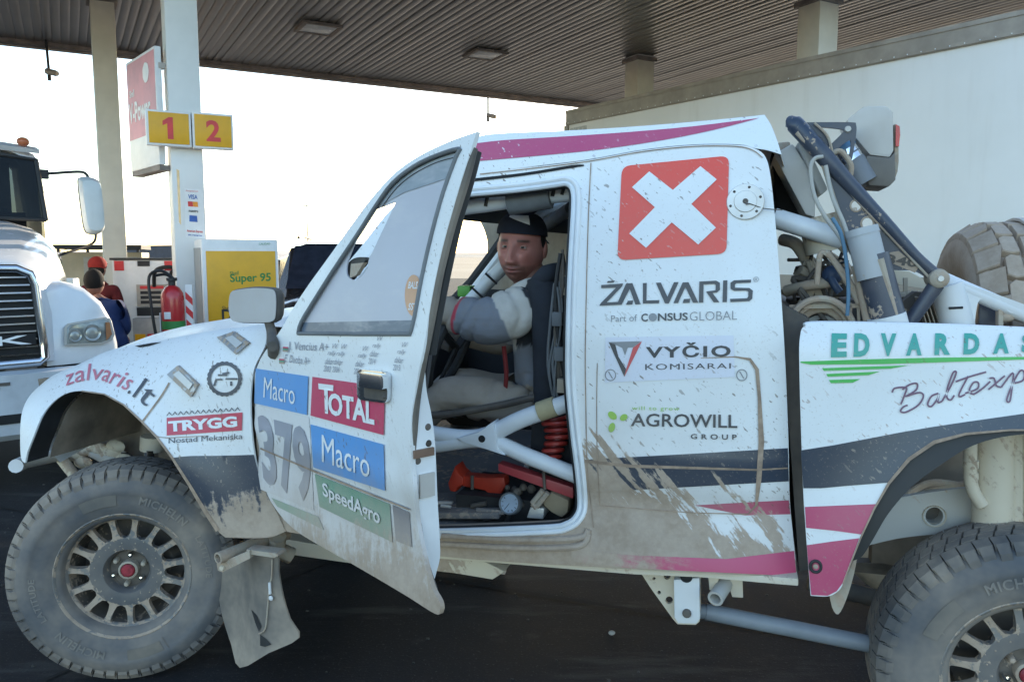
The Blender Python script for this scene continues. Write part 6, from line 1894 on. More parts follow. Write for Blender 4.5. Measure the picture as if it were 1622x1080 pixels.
def cloth(name, col, var=.15):
    m, nt, N, L, bs = node_mat(name)
    t = NT(nt); co = t.coord()
    n = t.noise(co, 6, 4, .6); wv = t.noise(t.map(co, scale=(1, 1, 2.2)), 14, 3, .55)
    L.new(t.mix(t.ramp(n, .3, .75), tuple(c * (1 - var) for c in col), tuple(c * (1 + var) for c in col)), bs.inputs['Base Color'])
    bs.inputs['Roughness'].default_value = .9
    L.new(t.bump(t.noise(t.map(co, scale=(1, 1, 1.8)), 9, 2, .5), .45, .03), bs.inputs['Normal'])
    return m
M['suit_light'] = cloth('suit_light_grey', (.60, .57, .52))
M['suit_blue'] = cloth('suit_slate_blue', (.23, .245, .28))
M['suit_tan'] = cloth('suit_tan_cuff', (.36, .31, .26))
M['suit_dark'] = cloth('suit_charcoal', (.028, .032, .042))
def suit_material():
    m = cloth('race_suit', (.5, .5, .5))
    nt = m.node_tree; bs = nt.nodes['Principled BSDF']; t = NT(nt)
    at = nt.nodes.new('ShaderNodeVertexColor'); at.layer_name = 'tone'
    n = t.noise(t.coord(), 14, 4, .65)
    nt.links.new(t.mix(t.m('MULTIPLY', t.ramp(n, .45, .75), .3), at.outputs[0], (.26, .21, .16)), bs.inputs['Base Color'])
    M['suit_paint'] = m
suit_material()
M['suit_red'] = cloth('suit_red_band', (.50, .06, .09))
M['cap_navy'] = cloth('cap_navy_cloth', (.012, .015, .028))

def driver():
    base = tp(845, 650, .45)
    t = thing('person', 'driver in grey and blue race suit and dark cap looking out of the door opening', 'person', TM @ base, TRZ, None)
    R = lambda px, py, v: tp(px, py, v) - base
    # skeleton joints
    J = {}
    J['pelvis'] = R(858, 648, .46); J['belly'] = R(856, 590, .46); J['chest'] = R(853, 520, .46); J['neckb'] = R(842, 452, .46); J['neck'] = R(833, 428, .46)
    J['shL'] = R(846, 478, .30); J['elL'] = R(775, 512, .25); J['wrL'] = R(706, 492, .30); J['paL'] = R(690, 488, .33)
    J['shR'] = R(850, 480, .64); J['elR'] = R(800, 545, .72); J['wrR'] = R(725, 530, .60); J['paR'] = R(712, 525, .57)
    J['hipL'] = R(850, 645, .36); J['knL'] = R(700, 622, .34); J['anL'] = R(620, 720, .36); J['toL'] = R(580, 735, .36)
    J['hipR'] = R(852, 645, .56); J['knR'] = R(720, 600, .60); J['anR'] = R(620, 700, .58); J['toR'] = R(580, 715, .58)
    J['midUL'] = J['shL'].lerp(J['elL'], .5); J['midFL'] = J['elL'].lerp(J['wrL'], .5); J['midTL'] = J['hipL'].lerp(J['knL'], .5)
    names = list(J)
    E = [('pelvis', 'belly'), ('belly', 'chest'), ('chest', 'neckb'), ('neckb', 'neck'), ('chest', 'shL'), ('shL', 'midUL'), ('midUL', 'elL'), ('elL', 'midFL'), ('midFL', 'wrL'), ('wrL', 'paL'), ('chest', 'shR'), ('shR', 'elR'), ('elR', 'wrR'), ('wrR', 'paR'),
         ('pelvis', 'hipL'), ('hipL', 'midTL'), ('midTL', 'knL'), ('knL', 'anL'), ('anL', 'toL'), ('pelvis', 'hipR'), ('hipR', 'knR'), ('knR', 'anR'), ('anR', 'toR')]
    rd = dict(pelvis=.13, belly=.125, chest=.135, neckb=.070, neck=.055, shL=.098, midUL=.098, elL=.088, midFL=.078, wrL=.060, paL=.036, shR=.075, elR=.055, wrR=.04, paR=.028, hipL=.095, midTL=.088, knL=.070, anL=.05, toL=.04, hipR=.09, knR=.066, anR=.05, toR=.04)
    me = skinned([(names.index(a), names.index(c)) for a, c in E], [J[k] for k in names], [rd[k] for k in names], 4)
    # fingers: left hand curled on the wheel rim
    hb = bmesh.new(); hb.from_mesh(me)
    def seg(p, a, b_): # param along a->b and distance
        ab = b_ - a; k = max(0, min(1, (p - a).dot(ab) / ab.length_squared)); return k, (p - a - ab * k).length
    hb.verts.ensure_lookup_table()
    for v in hb.verts:   # folds of cloth
        nn = noise.noise(v.co * 9) * .007 + noise.noise(v.co * 30) * .0012
        for a, c in (('elL', 'wrL'), ('hipL', 'knL'), ('shL', 'elL')):
            k, d = seg(v.co, J[a], J[c])
            if d < .12 and .04 < k < .99: nn -= .011 * abs(math.cos(k * 8 + 2.6 * noise.noise(v.co * 7) + v.co.z * 14)) ** 10 * max(0, min(1, .75 + 1.2 * noise.noise(v.co * 6 + V3((5, 0, 0)))))
        v.co += v.normal * nn
    PAL = [(.60, .57, .52), (.23, .245, .28), (.36, .31, .26), (.028, .032, .042), (.50, .06, .09)]
    suit_cols = []
    hb.verts.index_update()
    for v in hb.verts:
        p = v.co
        mi = 3
        kU, dU = seg(p, J['shL'], J['elL']); kF, dF = seg(p, J['elL'], J['wrL']); kT, dT = seg(p, J['hipL'], J['knL']); kS, dS = seg(p, J['pelvis'], J['neckb'])
        kH, dH = seg(p, J['wrL'], J['paL']); kR, dR = seg(p, J['hipR'], J['knR'])
        best = min((dU - .0, 'U'), (dF, 'F'), (dT - .02, 'T'), (dS - .06, 'S'), (dR, 'R'), (dH, 'H'))
        if best[1] == 'U':
            mi = 0 if kU > .12 else 3
            if kU > .30 and (p - J['elL']).dot(V3((0, 0, 1))) < .045: mi = 0
            if kU > .74: mi = 1
        elif best[1] == 'F':
            mi = 1 if kF < .52 else (4 if kF < .60 else 2)
        elif best[1] in 'TR': mi = 2
        elif best[1] == 'S':
            mi = 1 if kS < .55 else 3
            if p.x < J['chest'].x - .05 and kS > .5: mi = 0
        elif best[1] == 'H': mi = 2
        suit_cols.append((*PAL[mi], 1))
    hb.to_mesh(me); hb.free()
    mats = [M['suit_paint'], M['suit_blue'], M['suit_tan'], M['suit_dark'], M['suit_red'], M['skin']]
    # head
    hc = R(826, 394, .43)
    wfwd = V3((-.33, -.94, -.06)).normalized()            # world direction of the face
    fwd = (Matrix.Rotation(-TRZ, 3, 'Z') @ wfwd)
    up = V3((.06, 0, 1)); up = (up - fwd * up.dot(fwd)).normalized()
    right = fwd.cross(up).normalized()
    right = -up.cross(fwd) if False else right
    HM = axes_matrix(hc, right, fwd, up) @ Matrix.Scale(1.02, 4)
    hv, hf, hcol = head_mesh(HM)
    # fingers
    bm = bmesh.new(); bm.from_mesh(me)
    n0 = len(me.vertices)
    me_all = bpy.data.meshes.new('body')
    verts = [v.co.copy() for v in me.vertices] + hv
    faces = [tuple(p.vertices) for p in me.polygons] + [tuple(i + n0 for i in f) for f in hf]
    mis = [0] * len(me.polygons) + [5] * len(hf)
    cols = suit_cols + hcol
    # ears and glove fingers
    eb = B()
    for s in (-1, 1):
        eb.sphere(HM @ V3((s * .081, -.012, .0)), .030, 14, 10, (.28, .62, 1.0), HM.to_3x3())
        eb.sphere(HM @ V3((s * .086, -.004, .002)), .020, 12, 8, (.25, .5, .95), HM.to_3x3())
    for a_, p_ in (('wrL', 'paL'), ('wrR', 'paR')):
        d = (J[p_] - J[a_]).normalized()
        for q in range(4):
            o_ = J[p_] + V3((0, (q - 1.5) * .019, .006)) + d * .012
            eb.tube([o_, o_ + d * .035 + V3((0, 0, .004)), o_ + d * .055 + V3((0, 0, -.016)), o_ + d * .045 + V3((0, 0, -.038)), o_ + d * .022 + V3((0, 0, -.046))], [.0105, .010, .0095, .009, .007], 8, 3)
        o_ = J[p_] + V3((0, .03, -.004)); eb.tube([o_, o_ + d * .02 + V3((0, .012, -.02)), o_ + d * .035 + V3((0, .008, -.04))], [.012, .011, .008], 8, 3)
    n1 = len(verts)
    verts += eb.v; faces += [tuple(i + n1 for i in f) for f in eb.f]
    nE = len(B().sphere((0, 0, 0), 1, 14, 10).f) * 2 + len(B().sphere((0, 0, 0), 1, 12, 8).f) * 2
    mis += [5] * nE + [2] * (len(eb.f) - nE)
    cols += [(.48, .20, .16, 1)] * len(eb.v)
    me_all.from_pydata(verts, [], faces)
    ca = me_all.color_attributes.new('tone', 'FLOAT_COLOR', 'POINT')
    ca.data.foreach_set('color', [c for cc in cols for c in cc])
    me_all.polygons.foreach_set('material_index', mis)
    body = link_mesh('body', me_all, mats, t, angle=70)
    # neck skin
    b = B(); b.tube([J['neckb'] + V3((0, 0, .0)), J['neckb'].lerp(hc, .5), hc + V3((.01, .01, -.06))], [.062, .056, .054], 18, 3); b.obj('neck', M['skin_plain'], t)
    # eyes
    for s in (-1, 1):
        ec = HM @ V3((s * .031, .0735, .010))
        b = B(); b.sphere(ec, .0122, 16, 12); b.obj('eye', M['eye_white'], t)
        look = (V3((0, -1, 0)) * .9 + fwd * .4).normalized()
        b = B(); b.lathe([(0, .0005), (.0056, .0), (.0062, -.0012)], dir_matrix(ec + look * .0118, look), 14); b.obj('iris', M['iris'], t)
        # lids
        b = B()
        for up_s in (1, -1):
            rows = []
            for k in range(9):
                u_ = (k / 8 - .5) * 2
                yy = math.sqrt(max(0, 1 - u_ * u_))
                hz_ = (.0040 if up_s > 0 else -.0036) * yy
                p0 = ec + HM.to_3x3() @ V3((u_ * .0135, math.sqrt(max(0, .0134 ** 2 - (u_ * .0135) ** 2 - hz_ ** 2)) if .0134 ** 2 > (u_ * .0135) ** 2 + hz_ ** 2 else 0, hz_))
                p1 = ec + HM.to_3x3() @ V3((u_ * .017, .004, up_s * .0125 * (.5 + .5 * yy)))
                rows.append([p0, p0.lerp(p1, .5) + HM.to_3x3() @ V3((0, .002, 0)), p1])
            b.loft(rows, closed=False)
        b.obj('eyelid', M['lid'], t, fix=True)
    # cap
    b = B(); rows = []
    for j in range(10):
        th = rad(90) * j / 9
        rows.append([HM @ V3((.0865 * max(0, math.cos(th)) ** .55 * math.sin(a), .104 * max(0, math.cos(th)) ** .55 * math.cos(a) - .003,   .056 + .070 * math.sin(th) - .012 * (1 - math.cos(a)) * math.cos(th) * .8)) for a in [2 * math.pi * k / 40 for k in range(40)]])
    b.loft(rows, cap=False); b.obj('cap', M['cap_navy'], t, fix=True)
    b = B(); rows = []
    for k in range(15):
        a = rad(180 + (k / 14 - .5) * 110)
        p0 = HM @ V3((.083 * math.sin(a), .104 * math.cos(a) - .003, .034)); p1 = HM @ V3((.10 * math.sin(a), .104 * math.cos(a) - .06 * math.sin(math.pi * k / 14), .020))
        rows.append([p0, p1, p1 + up * -.004, p0 + up * -.006])
    b.loft(rows); b.obj('cap_brim', M['cap_navy'], t, fix=True)
    b = B(); rows = []
    for k in range(8):
        a = rad(-38 + 56 * k / 7); e = 1.025
        rows.append([HM @ V3((.0865 * e * max(0, math.cos(th)) ** .55 * math.sin(a), .104 * e * max(0, math.cos(th)) ** .55 * math.cos(a) - .003, .056 + .072 * math.sin(th))) for th in (rad(24 + 3.4 * k), rad(38 + 1.6 * k), rad(56))])
    b.loft(rows, closed=False); b.obj('cap_emblem', M['sign_white'], t, fix=True)
    # hair at temples
    b = B()
    for s in (-1, 1): b.sphere(HM @ V3((s * .075, -.002, .030)), .026, 12, 8, (.36, .9, 1.3), HM.to_3x3())
    b.obj('hair', M['hair'], t)
    # collar and harness pad
    b = B(); b.tube([R(806, 470, .34), R(816, 460, .31), R(834, 452, .29), R(856, 446, .34)], [.014, .02, .022, .02], 12, 4); b.obj('collar', M['suit_light'], t)
    b = B(); rows = []
    b.tube([R(838, 458, .28), R(852, 447, .26), R(868, 434, .26), R(886, 428, .33)], [.016, .027, .032, .026], 12, 5)
    b.tube([R(858, 440, .28), R(868, 500, .27), R(872, 570, .28), R(868, 640, .30)], [.05, .06, .06, .05], 12, 5)
    b.obj('harness_vest', M['suit_dark'], t)
    b = B(); b.tube([R(798, 548, .31), R(802, 590, .31), R(800, 620, .33)], .008, 8, 4); b.obj('harness_strap', M['strap_red'], t)
M['lid'] = plain('eyelid_skin', (.38, .18, .14), .5, var=.1)
driver()

def bystander(px, foot_y, lean, H, shirt, trouser, hair, label, cap=None, face=1, headx=0):
    """a standing person seen from behind, leaning forward; lean = (dx, dy) world offset of the head"""
    base = wy(px, 405, foot_y); base.z = 0
    t = thing('person', label, 'person', base)
    h = H
    lx, ly = lean
    J = dict(pelvis=V3((0, 0, .52 * h)), chest=V3((lx * .55, ly * .55, .73 * h)), neckb=V3((lx * .85, ly * .85, .83 * h)), neck=V3((lx * .95, ly * .95, .87 * h)))
    nrm = V3((1, 0, 0))
    for s, n_ in ((-1, 'l'), (1, 'r')):
        J['sh' + n_] = J['chest'] + V3((s * .115 * h, 0, .07 * h)); J['el' + n_] = J['sh' + n_] + V3((s * .035 * h, ly * .12, -.17 * h)); J['wr' + n_] = J['el' + n_] + V3((-s * .05 * h + lx * .2, ly * .5 + .05, -.06 * h)); J['pa' + n_] = J['wr' + n_] + V3((-s * .02, .06, -.02))
        J['hi' + n_] = V3((s * .055 * h, 0, .49 * h)); J['kn' + n_] = V3((s * .065 * h, .01, .27 * h)); J['an' + n_] = V3((s * .07 * h, -.01, .045 * h)); J['to' + n_] = V3((s * .08 * h, .12, .02 * h))
    names = list(J)
    E = [('pelvis', 'chest'), ('chest', 'neckb'), ('neckb', 'neck')]
    for n_ in 'lr': E += [('chest', 'sh' + n_), ('sh' + n_, 'el' + n_), ('el' + n_, 'wr' + n_), ('wr' + n_, 'pa' + n_), ('pelvis', 'hi' + n_), ('hi' + n_, 'kn' + n_), ('kn' + n_, 'an' + n_), ('an' + n_, 'to' + n_)]
    rd = dict(pelvis=.145, chest=.15, neckb=.07, neck=.055)
    for n_ in 'lr': rd.update({'sh' + n_: .085, 'el' + n_: .052, 'wr' + n_: .036, 'pa' + n_: .03, 'hi' + n_: .095, 'kn' + n_: .066, 'an' + n_: .046, 'to' + n_: .038})
    me = skinned([(names.index(a), names.index(c)) for a, c in E], [J[k] for k in names], [rd[k] * h / 1.72 * (1.18 if k in ('pelvis', 'chest', 'shl', 'shr') else 1) for k in names], 2)
    hc = J['neck'] + V3((lx * .10, ly * .1 + .02, .075 * h))
    b = B(); b.sphere(hc, .098, 20, 14, (.80, .98, 1.16)); b.sphere(hc + V3((0, .085, -.03)), .02, 8, 6)
    for s in (-1, 1): b.sphere(hc + V3((s * .079, 0, -.01)), .026, 8, 6, (.35, .7, 1))
    for n_ in 'lr':
        for q in range(4):
            o_ = J['pa' + n_] + V3(((q - 1.5) * .018, .01, 0)); b.tube([o_, o_ + V3((0, .04, -.01)), o_ + V3((0, .055, -.04))], [.010, .009, .007], 6)
        b.tube([J['pa' + n_], J['pa' + n_] + V3((.03, .02, -.02)), J['pa' + n_] + V3((.035, .04, -.04))], [.012, .01, .008], 6)
    n0 = len(me.vertices)
    al = bpy.data.meshes.new('body')
    al.from_pydata([v.co.copy() for v in me.vertices] + b.v, [], [tuple(p.vertices) for p in me.polygons] + [tuple(i + n0 for i in f) for f in b.f])
    for i, p in enumerate(al.polygons):
        c = p.center
        if i >= len(me.polygons): p.material_index = 2
        elif c.z < .50 * h and abs(c.x) < .14 * h: p.material_index = 1
        elif c.z > J['neck'].z - .035: p.material_index = 2
        elif min((c - J['wrl']).length, (c - J['wrr']).length, (c - J['pal']).length, (c - J['par']).length) < .07: p.material_index = 2
        else: p.material_index = 0
    link_mesh('body', al, [shirt, trouser, M['skin_plain']], t, angle=80)
    b = B()
    b.sphere(hc + V3((0, -.012, .022)), .104, 20, 14, (.84, .96, 1.06))
    if cap:
        b2 = B(); b2.sphere(hc + V3((0, .0, .045)), .108, 20, 12, (.86, 1.0, .86)); b2.obj('cap', cap, t)
        b2 = B(); b2.sphere(hc + V3((-.02, .12, .05)), .07, 14, 6, (1, 1.1, .12)); b2.obj('cap_visor', cap, t)
        b = B(); b.sphere(hc + V3((0, -.02, -.005)), .096, 18, 12, (.84, .90, .9))
    b.obj('hair', hair, t)
M['shirt_blue'] = cloth('royal_blue_shirt', (.014, .034, .12), .15)
M['shirt_red'] = cloth('dark_red_shirt', (.10, .008, .012))
M['cap_red'] = cloth('red_cap', (.26, .018, .015))
M['trouser'] = cloth('dark_trousers', (.02, .022, .03))
bystander(176, 7.4, (-.24, .14), 1.37, M['shirt_blue'], M['trouser'], M['hair'], 'man in royal blue shirt seen from behind, leaning beside the lorry headlight')
bystander(158, 8.7, (-.05, .02), 1.49, M['shirt_red'], M['trouser'], M['hair'], 'attendant in red cap standing behind the man in blue', M['cap_red'])
# ================================================================ white lorry tractor on the left
def lorry():
    ang = rad(42)
    A = V3((math.cos(ang), math.sin(ang), 0)); Bk = V3((-math.sin(ang), math.cos(ang), 0))
    Wp = wy(62, 480, 5.3); O = Wp - A * .52; O.z = 0
    t = thing('lorry_tractor', 'white bonneted lorry tractor with chrome grille facing the pickup', 'lorry', O, ang)
    # local: x = across (right in the picture), y = back, z = up
    body = plain('lorry_white', (.74, .76, .78), .25, var=.03, coat=.4)
    def mirror_half(half): return [(-a, y, z) for a, y, z in half[::-1] if a > 1e-4] + half
    def sect(y, w, zt, zb):
        return mirror_half([(0, y, zt), (.35 * w, y, zt - .008), (.68 * w, y, zt - .035), (.85 * w, y, zt - .09), (.95 * w, y, zt - .2), (w, y, zt - .36), (1.0 * w, y, zb)])
    b = B(); b.loft([sect(.03, .56, 1.47, .84), sect(.06, .60, 1.515, .84), sect(.2, .655, 1.565, .84), sect(.5, .76, 1.63, .84), sect(1.0, .92, 1.73, .9), sect(1.5, 1.01, 1.815, .9), sect(1.92, 1.03, 1.875, .9)], closed=False)
    fr = sect(.03, .56, 1.47, .84); b.add(fr, [tuple(range(len(fr)))[::-1]])
    b.obj('bonnet', body, t, angle=50)
    for s in (1, -1):
        b = B(); rings = []
        for y, k, dz in ((.08, .93, -.03), (.12, 1.0, 0), (.35, 1.03, .02), (.8, 1.04, .03), (1.25, 1.04, .0)):
            pr = [(.56, .80), (.56, 1.33), (.70, 1.355), (.83, 1.32), (.94, 1.22), (1.01, 1.08), (1.04, .92), (1.045, .80)]
            rings.append([(s * (.56 + (a - .56) * k), y + .30 * max(0, a - .72) ** 1.3, .80 + (z - .80) * (1 + dz / .5)) for a, z in pr])
        b.loft(rings); b.obj('wing', body, t, fix=True, angle=50)
        # headlight
        hq = [(.67, .935), (.675, 1.06), (.70, 1.085), (.95, 1.115), (.985, 1.10), (1.01, .985), (.99, .945), (.92, .925)]
        yy = lambda a: .075 + .30 * max(0, a - .72) ** 1.3
        b = B(); b.loft([[(s * a, yy(a) + .002, z) for a, z in hq], [(s * a, yy(a) - .012, z) for a, z in hq], [(s * (.84 + (a - .84) * .94), yy(a) - .016, 1.02 + (z - 1.02) * .9) for a, z in hq]]); b.obj('headlight_rim', M['chassis_grey'], t, fix=True)
        b = B(); b.loft([[(s * (.84 + (a - .84) * .92), yy(a) - .014, 1.02 + (z - 1.02) * .88) for a, z in hq], [(s * (.84 + (a - .84) * .85), yy(a) - .024, 1.02 + (z - 1.02) * .8) for a, z in hq]])
        hl = b.obj('headlight', plain('headlight_glass', (.30, .32, .30), .12, .2, var=.25, scale=12), t, fix=True)
        for a, z, r in ((.735, 1.0, .042), (.85, 1.01, .055)):
            b = B(); b.lathe([(0, .002), (r * .6, .004), (r * .75, .0), (r, .008), (r * 1.1, .0)], dir_matrix((s * a, yy(a) - .024, z), (0, -1, .05)), 22); b.obj('lamp_bowl', plain('lamp_bowl', (.34, .35, .33), .25, .4), hl)
        b = B(); b.prism([(s * a, yy(a) - .026, z) for a, z in [(.945, .95), (.985, .99), (.975, 1.075), (.945, 1.08)]], (0, .004, 0)); b.obj('indicator', plain('indicator_amber', (.38, .17, .08), .25), hl)
        b = B(); b.lathe([(.25, -.14), (.48, -.14), (.51, -.1), (.51, .1), (.48, .14), (.25, .14), (.2, .06), (0, .06)], axes_matrix((s * .9, .95, .51), (0, 1, 0), (0, 0, 1), (s, 0, 0)), 30); b.obj('wheel', M['rubber'], t)
    # grille
    gy = -.005
    ring_o = mirror_half([(0, gy, 1.47), (.40, gy, 1.465), (.475, gy, 1.43), (.50, gy, 1.36), (.525, gy, 1.0), (.535, gy, .875), (.50, gy, .845), (0, gy, .84)])
    ring_o = [(0, gy, 1.47)] + [p for p in ring_o if p[0] > 1e-4] + [(0, gy, .84)] + [(-p[0], p[1], p[2]) for p in ring_o[::-1] if p[0] > 1e-4]
    ring_o = [p for p in ring_o]
    b = B(); b.tube(ring_o + ring_o[:2], .030, 10, 0, cap=False); b.obj('grille_frame', M['chrome'], t)
    b = B(); b.prism([(p[0] * .97, .02, p[2]) for p in ring_o], (0, .01, 0)); b.obj('grille_back', M['gap'], t)
    for k in range(11):
        z = .90 + k * .051; hw = .50 - .045 * (z - .88)
        b = B(); b.bar((-hw, .003, z), (hw, .003, z), .012, .010); b.obj('grille_slat', M['chrome'], t)
    text_flat('MACK', (.0, -.022, 1.0), (1, 0, 0), (0, 0, 1), .92, .062, M['white_metal'], t, .02)
    b = B(); b.box((-.485, -.018, .965), (.485, -.006, 1.035)); b.obj('name_bar', M['gap'], t)
    # bumper
    b = B()
    z0, z1 = .40, .79
    out = lambda a: .10 + .22 * max(0, abs(a) - .75) ** 1.4
    hole = (.645, .735, .60, .70)
    xs = [-1.12, -.95, -.735, -.645, 0, .645, .735, .95, 1.12]
    for i in range(8):
        for (za, zb_) in ((.40, .60), (.60, .70), (.70, .79)):
            if i in (2, 5) and za == .60: continue
            b.add([(xs[i], -.14 + out(xs[i]) - .1, za), (xs[i + 1], -.14 + out(xs[i + 1]) - .1, za), (xs[i + 1], -.14 + out(xs[i + 1]) - .1, zb_), (xs[i], -.14 + out(xs[i]) - .1, zb_)], [(0, 1, 2, 3)])
    b.add([(x, -.14 + out(x) - .1, .79) for x in xs] + [(x, .0 + out(x) - .1, .80) for x in xs], [(i, i + 1, i + 10, i + 9) for i in range(8)])
    b.add([(x, -.14 + out(x) - .1, .40) for x in xs] + [(x, -.10 + out(x) - .1, .36) for x in xs], [(i + 9, i + 10, i + 1, i) for i in range(8)])
    b.obj('bumper', plain('bumper_white', (.50, .53, .56), .4, var=.12, scale=4), t, angle=30)
    b = B(); b.box((-1.02, -.10, .41), (1.02, .1, .785)); b.obj('bumper_core', M['gap'], t)
    b = B(); b.box((-.98, -.147, .475), (.98, -.12, .535)); b.obj('bumper_slot', M['gap'], t)
    b = B(); b.box((.2, -.146, .725), (.30, -.13, .745)); b.box((.15, -.15, .705), (.24, -.13, .715)); b.obj('bumper_mark', M['dark_metal'], t)
    # cab
    def csec(y, w, zt, zb): return mirror_half([(0, y, zt), (.5 * w, y, zt - .02), (.8 * w, y, zt - .06), (.95 * w, y, zt - .12), (w, y, zt - .2), (w * 1.02, y, 1.9), (w * 1.02, y, zb)])
    b = B(); b.loft([csec(2.06, .99, 2.50, 1.88), csec(2.12, 1.02, 2.56, 1.1), csec(2.4, 1.03, 2.60, 1.0), csec(3.4, 1.03, 2.60, 1.0)], closed=False); b.obj('cab_shell', body, t, angle=50)
    b = B(); b.box((-1.0, 3.35, 1.0), (1.0, 3.4, 2.5)); b.obj('cab_rear', body, t)
    ws = mirror_half([(0, 2.03, 2.43), (.6, 2.035, 2.42), (.975, 2.06, 2.385), (1.0, 1.93, 1.86), (0, 1.90, 1.88)])
    ws = [(-1.0, 1.93, 1.86), (-.975, 2.06, 2.385), (-.6, 2.035, 2.42), (0, 2.03, 2.43), (.6, 2.035, 2.42), (.975, 2.06, 2.385), (1.0, 1.93, 1.86), (0, 1.90, 1.88)]
    m = glassy('lorry_glass', (.07, .09, .10), .04, .4)
    b = B(); b.add(ws, [(0, 7, 3, 2, 1), (7, 6, 5, 4, 3)]); b.obj('windscreen', m, t, angle=0)
    b = B(); b.tube([ws[0], ws[1], ws[2], ws[3], ws[4], ws[5], ws[6]], .022, 8); b.tube([ws[6], (.5, 1.90, 1.872), ws[7], (-.5, 1.90, 1.872), ws[0]], .018, 8); b.obj('windscreen_gasket', M['rubber'], t)
    b = B(); b.loft([[(x, 2.04 - .03 * (1 - abs(x)), 2.44 + .02 * (1 - x * x)) for x in (-1, -.6, 0, .6, 1)], [(x, 1.95 + .06 * abs(x), 2.47 + .03 * (1 - x * x)) for x in (-1, -.6, 0, .6, 1)], [(x * .99, 2.10, 2.50 + .06 * (1 - x * x)) for x in (-1, -.6, 0, .6, 1)]], closed=False); b.obj('sun_visor', body, t, fix=True)
    b = B(); b.box((-.9, 2.2, 1.75), (.9, 2.5, 1.93)); b.obj('dashboard', M['cabin_dark'], t)
    b = B(); b.box((.2, 2.15, 1.93), (.75, 2.3, 1.96)); b.box((.1, 2.2, 1.95), (.5, 2.35, 1.99)); b.obj('papers', plain('teal_papers', (.25, .42, .42), .7, var=.3), t)
    b = B(); b.box((.45, 2.7, 1.6), (.78, 2.85, 2.35)); b.obj('seat', M['cabin_grey'], t, bevel=.05)
    b = B(); b.sphere((.88, 2.03, 2.53), .05, 12, 8, (1, 1, .8)); b.obj('marker_lamp', plain('amber_lens', (.45, .13, .05), .3), t)
    b = B(); b.sphere((.3, 2.03, 2.60), .05, 12, 8, (1, 1, .8)); b.obj('marker_lamp', bpy.data.materials['amber_lens'], t)
    # mirror
    a0 = 1.39
    mo = [(1.285, 2.20), (1.30, 2.245), (1.36, 2.26), (1.43, 2.24), (1.462, 2.18), (1.475, 1.86), (1.465, 1.78), (1.42, 1.745), (1.36, 1.745), (1.315, 1.79), (1.295, 2.0)]
    mo = cat_rom(mo, True, 3)
    b = B(); rings = []
    for y, s_ in ((2.0, .96), (1.985, 1.0), (1.94, .98), (1.90, .86), (1.89, .6)):
        rings.append([(a0 + (a - a0) * s_, y, 2.0 + (z - 2.0) * s_) for a, z in mo])
    b.loft(rings); b.obj('mirror_back', plain('mirror_shell', (.56, .61, .63), .35, var=.03), t, fix=True)
    b = B(); b.prism([(a0 + (a - a0) * 1.02, 2.001, 2.0 + (z - 2.0) * 1.01) for a, z in mo], (0, .012, 0)); b.obj('mirror_rim', M['black'], t)
    b = B(); b.tube([(1.0, 2.1, 2.27), (1.1, 2.08, 2.28), (1.28, 2.0, 2.30), (1.345, 1.98, 2.29), (1.372, 1.97, 2.24)], .013, 8, 5); b.tube([(1.03, 1.7, 1.55), (1.12, 1.75, 1.58), (1.36, 1.93, 1.66), (1.40, 1.95, 1.75)], .011, 8, 5); b.box((1.0, 2.08, 2.23), (1.075, 2.14, 2.31)); b.obj('mirror_arm', M['black'], t)
    b = B(); b.tube([(.72, 3.55, 1.2), (.72, 3.55, 2.95)], .075, 14); b.obj('exhaust_stack', M['silver'], t)
    b = B(); b.box((-.45, .3, .45), (.45, 7.5, .7)); b.obj('frame_rails', M['dark_metal'], t)
    for y in (5.4, 6.7):
        for s in (-1, 1):
            b = B(); b.lathe([(.25, -.28), (.48, -.28), (.51, -.24), (.51, .24), (.48, .28), (.25, .28), (.2, .1), (0, .1)], axes_matrix((s * .85, y, .51), (0, 1, 0), (0, 0, 1), (s, 0, 0)), 26); b.obj('wheel', M['rubber'], t)
lorry()

